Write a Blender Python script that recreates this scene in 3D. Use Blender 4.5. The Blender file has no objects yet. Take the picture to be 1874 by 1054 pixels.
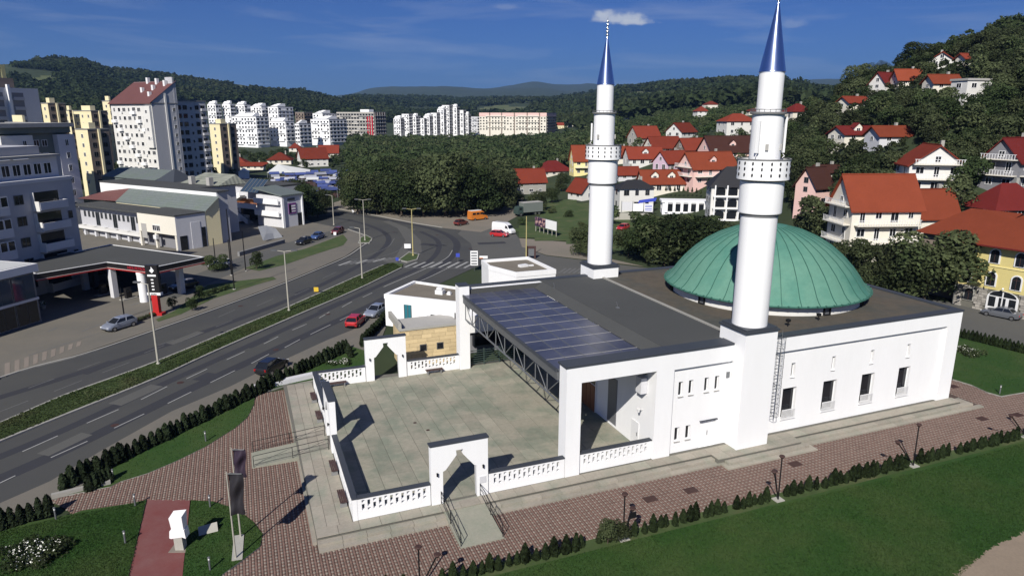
import bpy, math, random
import numpy as np
from mathutils import Vector, Matrix
random.seed(7); RNG = np.random.default_rng(7)
SC = bpy.context.scene
COL = SC.collection
# ------------------------------------------------------------------ camera
CAM = np.array([-5.0501, -41.3578, 26.7807]); YAW, PITCH, ROLL, FOC = 0.376479, 0.24861, 0.001971, 1254.72
IW, IH = 1874, 1054
def _rot():
    cy, sy = math.cos(YAW), math.sin(YAW)
    f = np.array([sy*math.cos(PITCH), cy*math.cos(PITCH), -math.sin(PITCH)])
    r = np.array([cy, -sy, 0.]); u = np.cross(r, f)
    return r*math.cos(ROLL)+u*math.sin(ROLL), -r*math.sin(ROLL)+u*math.cos(ROLL), f
CR, CU, CF = _rot()
cd = bpy.data.cameras.new('camera'); cam = bpy.data.objects.new('camera', cd); COL.objects.link(cam)
cd.sensor_width = 36; cd.lens = 36*FOC/IW; cd.clip_start = .5; cd.clip_end = 40000
cam.matrix_world = Matrix(((CR[0], CU[0], -CF[0], CAM[0]), (CR[1], CU[1], -CF[1], CAM[1]), (CR[2], CU[2], -CF[2], CAM[2]), (0, 0, 0, 1)))
SC.camera = cam
# ------------------------------------------------------------------ sky, sun, exposure
SUN_EL = math.radians(38); SUN_AZ = math.atan2(-.638, -.770)
world = bpy.data.worlds.new('World'); SC.world = world; world.use_nodes = True
wn = world.node_tree; wn.nodes.clear()
def wnode(t, **k):
    n = wn.nodes.new(t)
    for a, b in k.items(): setattr(n, a, b)
    return n
sky = wnode('ShaderNodeTexSky', sky_type='NISHITA', sun_disc=False, sun_elevation=SUN_EL, sun_rotation=SUN_AZ % (2*math.pi),
            altitude=300, air_density=1.0, dust_density=0.15, ozone_density=3.0)
bg = wnode('ShaderNodeBackground'); bg.inputs['Strength'].default_value = .05
out = wnode('ShaderNodeOutputWorld')
def wmath(op, a, b=None, c=None):
    n = wnode('ShaderNodeMath', operation=op)
    for i, x in enumerate((a, b, c)):
        if x is None: continue
        if isinstance(x, (int, float)): n.inputs[i].default_value = x
        else: wn.links.new(x, n.inputs[i])
    return n.outputs[0]
tc = wnode('ShaderNodeTexCoord'); sep = wnode('ShaderNodeSeparateXYZ'); wn.links.new(tc.outputs['Generated'], sep.inputs[0])
az = wmath('ARCTAN2', sep.outputs[0], sep.outputs[1]); el = wmath('ARCSINE', sep.outputs[2])
# thin cirrus everywhere, stretched along the horizon
cmb = wnode('ShaderNodeCombineXYZ')
wn.links.new(wmath('ADD', wmath('MULTIPLY', az, 3.2), wmath('MULTIPLY', el, 4.0)), cmb.inputs[0])
wn.links.new(wmath('MULTIPLY', el, 26.0), cmb.inputs[1])
nz = wnode('ShaderNodeTexNoise'); nz.inputs['Scale'].default_value = 1.35; nz.inputs['Detail'].default_value = 7; nz.inputs['Roughness'].default_value = .56
nz.inputs['Distortion'].default_value = .5
wn.links.new(cmb.outputs[0], nz.inputs['Vector'])
ci = wnode('ShaderNodeMapRange'); ci.inputs[1].default_value = .49; ci.inputs[2].default_value = .80; ci.inputs[3].default_value = 0; ci.inputs[4].default_value = .26
wn.links.new(nz.outputs['Fac'], ci.inputs[0])
# one small cumulus: a noisy ellipse at a fixed bearing
def puff(az0, el0, ra, re, amp, sc=26.0, off=0.):
    u = wmath('DIVIDE', wmath('SUBTRACT', az, az0), ra); v = wmath('DIVIDE', wmath('SUBTRACT', el, el0), re)
    v = wmath('MULTIPLY', v, wmath('ADD', 1.0, wmath('MULTIPLY', wmath('LESS_THAN', v, 0.), 1.2)))
    d = wmath('SQRT', wmath('ADD', wmath('MULTIPLY', u, u), wmath('MULTIPLY', v, v)))
    cm = wnode('ShaderNodeCombineXYZ'); wn.links.new(az, cm.inputs[0]); wn.links.new(wmath('MULTIPLY', el, 1.4), cm.inputs[1]); cm.inputs[2].default_value = off
    n2 = wnode('ShaderNodeTexNoise'); n2.inputs['Scale'].default_value = sc; n2.inputs['Detail'].default_value = 6; n2.inputs['Roughness'].default_value = .6
    wn.links.new(cm.outputs[0], n2.inputs['Vector'])
    e = wmath('ADD', wmath('SUBTRACT', 1.0, d), wmath('MULTIPLY', wmath('SUBTRACT', n2.outputs['Fac'], .5), 2.6))
    m = wnode('ShaderNodeMapRange', interpolation_type='SMOOTHSTEP'); m.inputs[1].default_value = .0; m.inputs[2].default_value = .75; m.inputs[3].default_value = 0; m.inputs[4].default_value = amp
    wn.links.new(e, m.inputs[0]); return m.outputs[0]
def pix_azel(px, py):
    d = CR*(px-IW/2)/FOC-CU*(py-IH/2)/FOC+CF; d /= np.linalg.norm(d); return math.atan2(d[0], d[1]), math.asin(d[2])
a1, e1 = pix_azel(1118, 36); a2, e2 = pix_azel(1158, 42); a3, e3 = pix_azel(1283, 158); a4, e4 = pix_azel(1455, 46); a5, e5 = pix_azel(925, 14)
c1 = puff(a1, e1, .040, .014, .80); c2 = puff(a2, e2, .034, .010, .85, 30, 3.); c3 = puff(a3, e3, .020, .006, .40, 30, 7.); c4 = puff(a4, e4, .022, .008, .16, 30, 5.); c5 = puff(a5, e5, .03, .007, .14, 30, 9.)
cl = wmath('MINIMUM', wmath('ADD', wmath('MAXIMUM', wmath('MAXIMUM', wmath('MAXIMUM', c1, c2), wmath('MAXIMUM', c3, c4)), c5), ci.outputs[0]), .95)
mixc = wnode('ShaderNodeMix', data_type='RGBA'); wn.links.new(cl, mixc.inputs[0])
tint = wnode('ShaderNodeMix', data_type='RGBA', blend_type='MULTIPLY'); tint.inputs[0].default_value = 1; tint.inputs[7].default_value = (.22, .415, .93, 1); wn.links.new(sky.outputs[0], tint.inputs[6])
wn.links.new(tint.outputs[2], mixc.inputs[6]); mixc.inputs[7].default_value = (10.5, 11.2, 12.2, 1)
wn.links.new(mixc.outputs[2], bg.inputs[0]); wn.links.new(bg.outputs[0], out.inputs[0])
sl = bpy.data.lights.new('sun', 'SUN'); sl.energy = 5.0; sl.angle = math.radians(.55); sl.color = (1, .955, .88)
sun = bpy.data.objects.new('sun', sl); COL.objects.link(sun)
ld = Vector((.638*math.cos(SUN_EL), .770*math.cos(SUN_EL), -math.sin(SUN_EL)))
sun.rotation_euler = ld.to_track_quat('-Z', 'Y').to_euler(); sun.location = (-30, -60, 80)
SC.view_settings.view_transform = 'Standard'; SC.view_settings.look = 'None'; SC.view_settings.gamma = 1; SC.view_settings.use_curve_mapping = False
SC.view_settings.exposure = 0.27
SC.render.engine = 'CYCLES'; SC.cycles.max_bounces = 6; SC.cycles.diffuse_bounces = 3; SC.cycles.glossy_bounces = 3; SC.cycles.transparent_max_bounces = 6
SC.cycles.use_denoising = True
# ------------------------------------------------------------------ geometry of the view (points on the ground seen at a pixel of the photograph)
def ray(px, py): return CR*(px-IW/2)/FOC-CU*(py-IH/2)/FOC+CF
def gp(px, py, z=0.):
    d = ray(px, py); t = (z-CAM[2])/d[2]; p = CAM+t*d; return Vector((p[0], p[1], z))
def on_y(px, py, y):
    d = ray(px, py); t = (y-CAM[1])/d[1]; return Vector(CAM+t*d)
def depth(p): return float((np.array(p)-CAM)@CF)
def proj(p):
    d = np.array(p, float)-CAM; z = d@CF; return IW/2+FOC*(d@CR)/z, IH/2-FOC*(d@CU)/z
def z_at(x, y, py):
    lo, hi = -30., 200.
    for _ in range(50):
        m = (lo+hi)/2
        if proj((x, y, m))[1] > py: lo = m
        else: hi = m
    return lo
FH = np.array([math.sin(YAW), math.cos(YAW)]); RH = np.array([math.cos(YAW), -math.sin(YAW)])
def azdir(deg):
    a = math.radians(deg); d = FH*math.cos(a)+RH*math.sin(a); return Vector((d[0], d[1], 0))
def azrot(deg):
    d = azdir(deg); return math.atan2(d.y, d.x)
# terrain height table: rows = ground distance from the camera, columns = bearing given as photo x
TR = np.array([0, 100, 130, 160, 200, 250, 300, 400, 600, 1000, 1600, 2600, 4000, 7500, 12000.])
TX = np.array([-900, -200, 0, 170, 260, 430, 560, 640, 730, 800, 900, 985, 1060, 1130, 1250, 1330, 1400, 1480, 1550, 1610, 1700, 1780, 1874, 2300, 3200.])
TZ = {
 -900: [0,0,0,0,0,0,0,0,0,30,91,98,60,50,0], -200: [0,0,0,0,0,0,0,0,0,34,103,108,60,50,0], 0: [0,0,0,0,0,0,0,0,2,36,110,108,60,50,0],
 170: [0,0,0,0,0,0,0,0,2,40,117,118,70,50,0], 260: [0,0,0,0,0,0,0,0,2,34,95,128,90,60,0], 430: [0,0,0,0,0,0,0,0,2,30,83,114,80,60,0],
 560: [0,0,0,0,0,0,0,0,2,22,67,80,70,60,0], 640: [0,0,0,0,0,0,0,0,2,16,52,82,80,200,0], 730: [0,0,0,0,0,0,0,0,1,8,34,84,100,292,0],
 800: [0,0,0,0,0,0,0,0,1,8,34,84,100,330,0], 900: [0,0,0,0,0,0,0,0,1,8,40,80,100,296,0], 985: [0,0,0,0,0,0,0,0,2,10,46,80,100,372,0],
 1060: [0,0,0,0,1,2,3,4,6,16,52,96,110,318,0], 1130: [0,0,0,0,1,7,11,14,18,34,74,112,120,260,0], 1250: [0,0,0,0,3.5,12,17,21,27,46,84,112,110,260,0],
 1330: [0,0,0,1,7,15,20,23,29,52,84,100,110,310,0], 1400: [0,0,0,2,9,17,21,25,33,55,84,98,110,345,0], 1480: [0,0,1,5,14,24,28,29,30,46,70,86,100,345,0],
 1550: [0,0,0,9,20,30,36,36,30,40,60,80,100,330,0], 1610: [0,0,0,12,24,35,40,40,30,36,56,76,100,290,0], 1700: [0,0,0,14,27,40,47,46,34,40,60,76,90,200,0],
 1780: [0,0,0,14,29,44,53,52,40,44,60,76,90,200,0], 1874: [0,0,0,13,28,44,55,56,50,50,60,76,90,200,0], 2300: [0,0,0,12,28,44,56,60,56,54,60,76,90,200,0], 3200: [0,0,0,2,12,24,34,40,40,44,60,76,90,100,0]}
TG = np.array([TZ[int(x)] for x in TX], float)
TA = np.degrees(np.arctan((TX-IW/2)/FOC))
def terr(x, y):
    x = np.asarray(x, float); y = np.asarray(y, float)
    dx, dy = x-CAM[0], y-CAM[1]; r = np.hypot(dx, dy)
    a = np.degrees(np.arctan2(dx*RH[0]+dy*RH[1], dx*FH[0]+dy*FH[1])); a = np.clip(a, TA[0]+.01, TA[-1]-.01); rr = np.clip(r, 0, 11999)
    i = np.clip(np.searchsorted(TA, a)-1, 0, len(TA)-2); j = np.clip(np.searchsorted(TR, rr, side='right')-1, 0, len(TR)-2)
    u = (a-TA[i])/(TA[i+1]-TA[i]); u = u*u*(3-2*u); v = (rr-TR[j])/(TR[j+1]-TR[j])
    z = (TG[i, j]*(1-u)+TG[i+1, j]*u)*(1-v)+(TG[i, j+1]*(1-u)+TG[i+1, j+1]*u)*v
    w = np.clip((r-500)/900, 0, 1)
    z = z+w*(np.sin(x*.011+y*.004)*np.cos(y*.009-x*.003)*5+np.sin(x*.027+1)*np.sin(y*.023)*2.5+np.sin(x*.0031-y*.0017)*6*w)*np.clip(z/30, 0, 1)
    w2 = np.clip((r-4000)/3000, 0, 1); z = z+w2*(np.sin(x*.0021+y*.0009)*26+np.sin(x*.0052-y*.002+2)*14+np.sin(x*.011+y*.003)*7)
    return z
def hit(px, py, rmax=11000):
    d = ray(px, py); hl = math.hypot(d[0], d[1]); s = 60.; ps = s
    while s < rmax:
        t = s/hl; p = CAM+t*d
        if p[2] <= terr(p[0], p[1]):
            lo, hi = ps, s
            for _ in range(24):
                m = (lo+hi)/2; q = CAM+m/hl*d
                if q[2] <= terr(q[0], q[1]): hi = m
                else: lo = m
            q = CAM+hi/hl*d; return Vector((q[0], q[1], float(terr(q[0], q[1]))))
        ps = s; s += max(1.5, s*.01)
    q = CAM+rmax/hl*d; return Vector((q[0], q[1], float(terr(q[0], q[1]))))
def at_dist(px, r):
    """a ground point at horizontal distance r on the bearing of photo column px"""
    d = ray(px, 208); h = np.array([d[0], d[1]]); h = h/np.linalg.norm(h)*r; return Vector((CAM[0]+h[0], CAM[1]+h[1], 0.))
# ------------------------------------------------------------------ materials
MATS = {}
def mk(name, col, rough=.85, var=.18, scale=.6, scale2=9., metal=0., bump=0., bscale=20., island=0., objrand=0., spec=.3, col2=None, mix_lo=.35, mix_hi=.65, coat=0., stretch=None, wpos=False):
    m = bpy.data.materials.new(name); m.use_nodes = True; nt = m.node_tree; N = nt.nodes; L = nt.links
    b = N['Principled BSDF']; b.inputs['Roughness'].default_value = rough; b.inputs['Metallic'].default_value = metal
    b.inputs['Specular IOR Level'].default_value = spec
    if coat: b.inputs['Coat Weight'].default_value = coat
    t = N.new('ShaderNodeTexCoord'); vec = t.outputs['Object']
    if wpos: vec = N.new('ShaderNodeNewGeometry').outputs['Position']
    if stretch:
        mp = N.new('ShaderNodeMapping'); mp.inputs['Scale'].default_value = stretch; L.new(vec, mp.inputs[0]); vec = mp.outputs[0]
    c = tuple(col)
    def noise(s, det=5, ro=.6):
        n = N.new('ShaderNodeTexNoise'); n.inputs['Scale'].default_value = s; n.inputs['Detail'].default_value = det; n.inputs['Roughness'].default_value = ro
        L.new(vec, n.inputs['Vector']); return n.outputs['Fac']
    def val(x): return N.new('ShaderNodeMath'), x
    n1 = noise(scale); n2 = noise(scale2)
    src = N.new('ShaderNodeRGB'); src.outputs[0].default_value = (*c, 1); cur = src.outputs[0]
    if col2:
        mr = N.new('ShaderNodeMapRange'); mr.inputs[1].default_value = mix_lo; mr.inputs[2].default_value = mix_hi; L.new(n1, mr.inputs[0])
        mx = N.new('ShaderNodeMix'); mx.data_type = 'RGBA'; L.new(mr.outputs[0], mx.inputs[0]); L.new(cur, mx.inputs[6]); mx.inputs[7].default_value = (*col2, 1); cur = mx.outputs[2]
    # brightness factor = 1 + var*(n1-.5)*2 + var*(n2-.5)*1.6 + island/object randomness
    def madd(a, k, b0):
        n = N.new('ShaderNodeMath'); n.operation = 'MULTIPLY_ADD'; L.new(a, n.inputs[0]); n.inputs[1].default_value = k
        if isinstance(b0, float): n.inputs[2].default_value = b0
        else: L.new(b0, n.inputs[2])
        return n.outputs[0]
    f = madd(n1, 2*var, 1-var*1.0); f = madd(n2, 1.6*var, madd(f, 1., -.8*var))
    if island:
        g = N.new('ShaderNodeNewGeometry'); f = madd(g.outputs['Random Per Island'], 2*island, madd(f, 1., -island))
    if objrand:
        o = N.new('ShaderNodeObjectInfo'); f = madd(o.outputs['Random'], 2*objrand, madd(f, 1., -objrand))
    vm = N.new('ShaderNodeVectorMath'); vm.operation = 'SCALE'; L.new(cur, vm.inputs[0]); L.new(f, vm.inputs['Scale'])
    L.new(vm.outputs[0], b.inputs['Base Color'])
    if bump:
        bn = N.new('ShaderNodeBump'); bn.inputs['Strength'].default_value = bump; bn.inputs['Distance'].default_value = .05; L.new(noise(bscale, 4), bn.inputs['Height']); L.new(bn.outputs[0], b.inputs['Normal'])
    MATS[name] = m; return m
def wave_bump(m, scale, direction='X', strength=.4, dist=.04, tint=0.):
    nt = m.node_tree; N = nt.nodes; L = nt.links; t = N.new('ShaderNodeTexCoord'); w = N.new('ShaderNodeTexWave'); w.bands_direction = direction; w.inputs['Scale'].default_value = scale
    w.inputs['Distortion'].default_value = .2; L.new(t.outputs['Object'], w.inputs[0]); b = N.new('ShaderNodeBump'); b.inputs['Strength'].default_value = strength; b.inputs['Distance'].default_value = dist
    L.new(w.outputs['Fac'], b.inputs['Height']); L.new(b.outputs[0], N['Principled BSDF'].inputs['Normal'])
M = MATS
mk('white_plaster', (.80, .80, .80), .8, .045, .5, 3., bump=.05, bscale=30, stretch=(1., 1., .18), wpos=True)
mk('white_plaster_worn', (.64, .63, .60), .85, .08, .3, 2.5, bump=.08)
mk('cream_plaster', (.74, .66, .42), .85, .08, .2, 2.)
mk('warm_white', (.70, .66, .57), .85, .06, .3, 2.)
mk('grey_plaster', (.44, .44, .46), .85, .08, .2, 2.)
mk('grey_plaster_light', (.58, .58, .60), .85, .08, .2, 2.)
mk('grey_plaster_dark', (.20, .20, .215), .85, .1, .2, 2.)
mk('yellow_plaster', (.60, .51, .21), .85, .06, .3, 2.)
mk('pale_yellow', (.78, .68, .32), .85, .06, .3, 2.)
mk('pink_plaster', (.74, .50, .45), .85, .06, .3, 2.)
mk('lilac_plaster', (.62, .46, .55), .85, .06, .3, 2.)
mk('brown_render', (.21, .17, .14), .85, .15, .3, 2.)
mk('concrete', (.36, .35, .33), .9, .14, .5, 6., bump=.15)
mk('concrete_dark', (.20, .20, .20), .9, .16, .5, 6.)
mk('raw_block', (.33, .32, .29), .9, .12, .6, 5.)
mk('stone_slab', (.315, .295, .235), .82, .26, .38, 3.2, bump=.12, bscale=14, objrand=.09, col2=(.185, .20, .155), mix_lo=.40, mix_hi=.62, wpos=True)
mk('stone_slab_walk', (.32, .29, .24), .85, .24, .6, 5., bump=.12, bscale=14, objrand=.10, col2=(.22, .225, .18), mix_lo=.45, mix_hi=.7, wpos=True)
mk('mortar', (.14, .135, .115), .95, .2, 2., 10.)
mk('paver_red', (0.14, 0.088, 0.072), .9, .16, .35, 6., island=.16)
mk('paver_pale', (.208, .178, .150), .9, .14, .35, 6., island=.12)
mk('paver_bed', (0.085, 0.06, 0.05), .95, .2, .5, 6.)
mk('red_surface', (0.17, 0.052, 0.048), .9, .14, .5, 8., col2=(.17, .075, .07), bump=.1)
mk('asphalt', (.073, .073, .068), .88, .20, .07, 9., bump=.2, bscale=40, col2=(.050, .051, .052), wpos=True)
mk('asphalt_old', (.105, .103, .095), .9, .16, .08, 9., bump=.2, bscale=40, col2=(.085, .085, .08))
mk('asphalt_patch', (.036, .037, .043), .88, .14, .2, 12.)
mk('pavement', (.165, .150, .125), .9, .16, .25, 7., bump=.15, col2=(.13, .122, .105))
mk('gravel', (.22, .19, .155), .95, .22, .12, 5., bump=.4, bscale=12, col2=(.165, .15, .122))
mk('kerb', (.30, .29, .265), .9, .16, .8, 6.)
mk('road_paint', (.30, .30, .29), .8, .2, 1.5, 14.)
mk('road_paint_worn', (.13, .13, .128), .85, .3, 1., 14.)
mk('grass', (.023, .064, .010), .95, .28, .16, 5., bump=.6, bscale=9, col2=(.040, .066, .016), mix_lo=.40, mix_hi=.68, wpos=True)
mk('grass_blade', (.028, .078, .012), .9, .28, .16, 5., island=.22, col2=(.046, .078, .019), mix_lo=.40, mix_hi=.68, wpos=True)
mk('verge_blade', (.042, .064, .020), .95, .3, .25, 5., island=.35, col2=(.06, .062, .028), mix_lo=.5, mix_hi=.8)
mk('verge', (.050, .078, .024), .95, .35, .3, 3., bump=.6, bscale=6, col2=(.085, .085, .040), mix_lo=.5, mix_hi=.75)
mk('meadow', (.075, .098, .036), .95, .2, .02, .2, col2=(.10, .105, .05))
mk('terrain', (.030, .044, .018), .98, .3, .012, .10, bump=.5, bscale=.4, col2=(.058, .070, .027), mix_lo=.56, mix_hi=.72)
mk('soil', (.24, .19, .14), .95, .2, .4, 6., bump=.4, bscale=10)
mk('leaf', (.040, .060, .023), .85, .20, .07, 1.2, island=.42, objrand=.42, spec=.15, wpos=True, col2=(.074, .088, .040), mix_lo=.46, mix_hi=.64)
mk('leaf_light', (.072, .088, .040), .85, .20, .07, 1.2, island=.42, objrand=.4, spec=.15, wpos=True, col2=(.032, .045, .019), mix_lo=.5, mix_hi=.7)
mk('leaf_far', (.036, .052, .022), .9, .30, .004, .05, island=.45, spec=.1, wpos=True, col2=(.050, .060, .026), mix_lo=.5, mix_hi=.68)
mk('thuja', (.016, .024, .011), .9, .25, 1.2, 6., island=.5, objrand=.35, spec=.1, wpos=True)
mk('thuja_green', (.022, .033, .013), .9, .25, 1.2, 6., island=.5, objrand=.4, spec=.1, wpos=True)
def translucent(name, k=.35):
    m = M[name]; nt = m.node_tree; b = nt.nodes['Principled BSDF']; t = nt.nodes.new('ShaderNodeBsdfTranslucent'); x = nt.nodes.new('ShaderNodeMixShader'); x.inputs[0].default_value = k
    s = b.inputs['Base Color'].links[0].from_socket; g = nt.nodes.new('ShaderNodeVectorMath'); g.operation = 'SCALE'; g.inputs['Scale'].default_value = 1.5; nt.links.new(s, g.inputs[0]); nt.links.new(g.outputs[0], t.inputs[0])
    nt.links.new(b.outputs[0], x.inputs[1]); nt.links.new(t.outputs[0], x.inputs[2]); nt.links.new(x.outputs[0], nt.nodes['Material Output'].inputs['Surface'])
for n_ in ('leaf', 'leaf_light', 'leaf_far', 'grass_blade', 'verge_blade', 'thuja_green'): translucent(n_)
mk('blossom', (.80, .80, .72), .8, .1, 1., 5.)
mk('bark', (.075, .058, .042), .95, .3, 2., 9.)
mk('copper', (.108, .242, .182), .75, .18, .22, 2.2, bump=.12, bscale=3, col2=(.055, .175, .135), mix_lo=.45, mix_hi=.66, spec=.25, wpos=True); wave_bump(M['copper'], .55, 'Z', .25, .03)
mk('copper_dark', (.035, .115, .09), .75, .25, .5, 4., bump=.1)
mk('slate_metal', (.055, .062, .075), .55, .12, .4, 4., metal=.2)
mk('roof_felt', (0.062, 0.064, 0.063), .92, .14, .15, 3., bump=.1)
mk('roof_brown', (.098, .082, .062), .95, .36, .16, 1.6, bump=.2, col2=(.058, .060, .053), mix_lo=.42, mix_hi=.62)
mk('roof_gravel', (.17, .15, .12), .95, .2, .5, 12., bump=.4, bscale=18)
mk('steel_sheet', (.48, .55, .72), .22, .05, .5, 3., metal=1., spec=.5)
mk('brass', (.75, .72, .66), .25, .05, 1., 5., metal=1.)
mk('tile_red', (.170, .034, .020), .85, .16, .35, 3., spec=.08, objrand=.24); wave_bump(M['tile_red'], 1.6, 'X', .5)
mk('tile_orange', (.190, .044, .022), .85, .16, .35, 3., spec=.08, objrand=.24); wave_bump(M['tile_orange'], 1.6, 'X', .5)
mk('tile_dark_red', (0.13, 0.019, 0.017), .8, .16, .35, 3., spec=.08); wave_bump(M['tile_dark_red'], 1.6, 'X', .5)
mk('tile_brown', (0.055, 0.024, 0.019), .85, .16, .35, 3., spec=.08); wave_bump(M['tile_brown'], 1.6, 'X', .5)
mk('tile_black', (.022, .022, .025), .7, .2, .35, 3.)
mk('maroon_sheet', (.125, .052, .048), .7, .14, .3, 3.); wave_bump(M['maroon_sheet'], .7, 'Y', .5)
mk('mall_roof', (.145, .165, .165), .6, .25, .25, 1.4, col2=(.12, .145, .125)); wave_bump(M['mall_roof'], .55, 'X', .6, .08)
mk('mall_roof_mossy', (.30, .31, .26), .7, .35, .3, 1.2, col2=(.16, .17, .14)); wave_bump(M['mall_roof_mossy'], .3, 'X', .6, .08)
mk('glass_dark', (.012, .014, .018), .08, .1, .3, 2., spec=.5)
mk('glass_blue', (.035, .055, .085), .08, .1, .3, 2., spec=.6)
mk('glass_teal', (.03, .16, .20), .15, .1, .3, 2., spec=.5)
mk('canopy_glass', (.050, .055, .086), .34, .22, .25, 2., spec=.35, objrand=.16, col2=(.070, .074, .105), wpos=True)
mk('frame_white', (.72, .72, .72), .5, .03, 1., 5.)
mk('frame_grey', (.10, .105, .11), .5, .05, 1., 5.)
mk('frame_steel', (.20, .21, .22), .45, .1, 1., 5., metal=.5)
mk('railing_green', (.055, .085, .078), .5, .1, 1., 5., metal=.3)
mk('black_metal', (.014, .014, .016), .45, .15, 1., 5., metal=.3)
mk('rust_cover', (.062, .034, .030), .8, .25, 1., 7., metal=.2)
mk('wood_door', (.19, .075, .035), .5, .18, 1., 5., stretch=(8, 8, 1))
mk('bench_wood', (.060, .032, .030), .6, .2, 1., 9.)
mk('pole_pale', (.42, .40, .34), .6, .12, 1., 5., metal=.2)
mk('pole_yellow', (.44, .38, .17), .6, .12, 1., 5.)
mk('lamp_glass', (.70, .70, .68), .3, .04, 1., 5.)
mk('flag_black', (.020, .018, .022), .55, .3, .8, 3., spec=.4)
mk('flag_purple', (.030, .020, .034), .6, .3, .8, 3.)
mk('marble_white', (.80, .78, .78), .55, .05, 1.2, 6.)
mk('pale_stone', (.36, .35, .31), .85, .12, 1., 6., bump=.1)
mk('ramp_stone', (.30, .29, .235), .88, .2, .7, 5., col2=(.22, .23, .18))
mk('cladding_stone', (.60, .47, .27), .85, .15, .7, 5., objrand=.14, bump=.1, wpos=True)
mk('rubble_stone', (.30, .28, .25), .9, .2, 1., 3., island=.3)
mk('petrol_black', (.016, .015, .016), .35, .1, 1., 5.)
mk('petrol_red', (.42, .022, .022), .4, .1, 1., 5.)
mk('petrol_stripe', (.50, .38, .36), .5, .1, 1., 5.)
mk('sign_red', (.40, .02, .035), .5, .05, 1., 5.)
mk('sign_white', (.78, .78, .78), .5, .03, 1., 5.)
mk('sign_blue', (.045, .07, .42), .5, .05, 1., 5.)
mk('sign_purple', (.16, .05, .20), .5, .05, 1., 5.)
mk('sign_yellow', (.62, .42, .04), .5, .05, 1., 5.)
mk('tarp_blue', (.05, .07, .20), .6, .2, .4, 3., objrand=.25)
mk('tarp_white', (.46, .47, .47), .6, .1, .4, 3., objrand=.15)
mk('tarp_grey', (.30, .31, .36), .6, .2, .4, 3., objrand=.2)
mk('rubber', (.012, .012, .012), .8, .1, 1., 5.)
mk('alloy', (.5, .5, .52), .3, .05, 1., 5., metal=.9)
mk('headlamp', (.75, .78, .8), .1, .03, 1., 5.)
mk('taillamp', (.35, .01, .01), .2, .03, 1., 5.)
for n, c in dict(silver=(.30, .33, .40), red=(.42, .022, .026), black=(.012, .012, .014), white=(.74, .74, .74), orange=(.55, .17, .022), blue=(.05, .09, .22), grey=(.16, .17, .19), maroon=(.13, .03, .025)).items():
    mk('paint_'+n, c, .28, .03, 1., 5., coat=.6, metal=.35 if n in ('silver', 'grey') else 0., spec=.5)
mk('cloth_olive', (.15, .17, .155), .8, .1, .5, 3.)
mk('poster_dark', (.05, .025, .06), .5, .6, 1.1, 3., col2=(.45, .28, .25), mix_lo=.52, mix_hi=.6)
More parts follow.
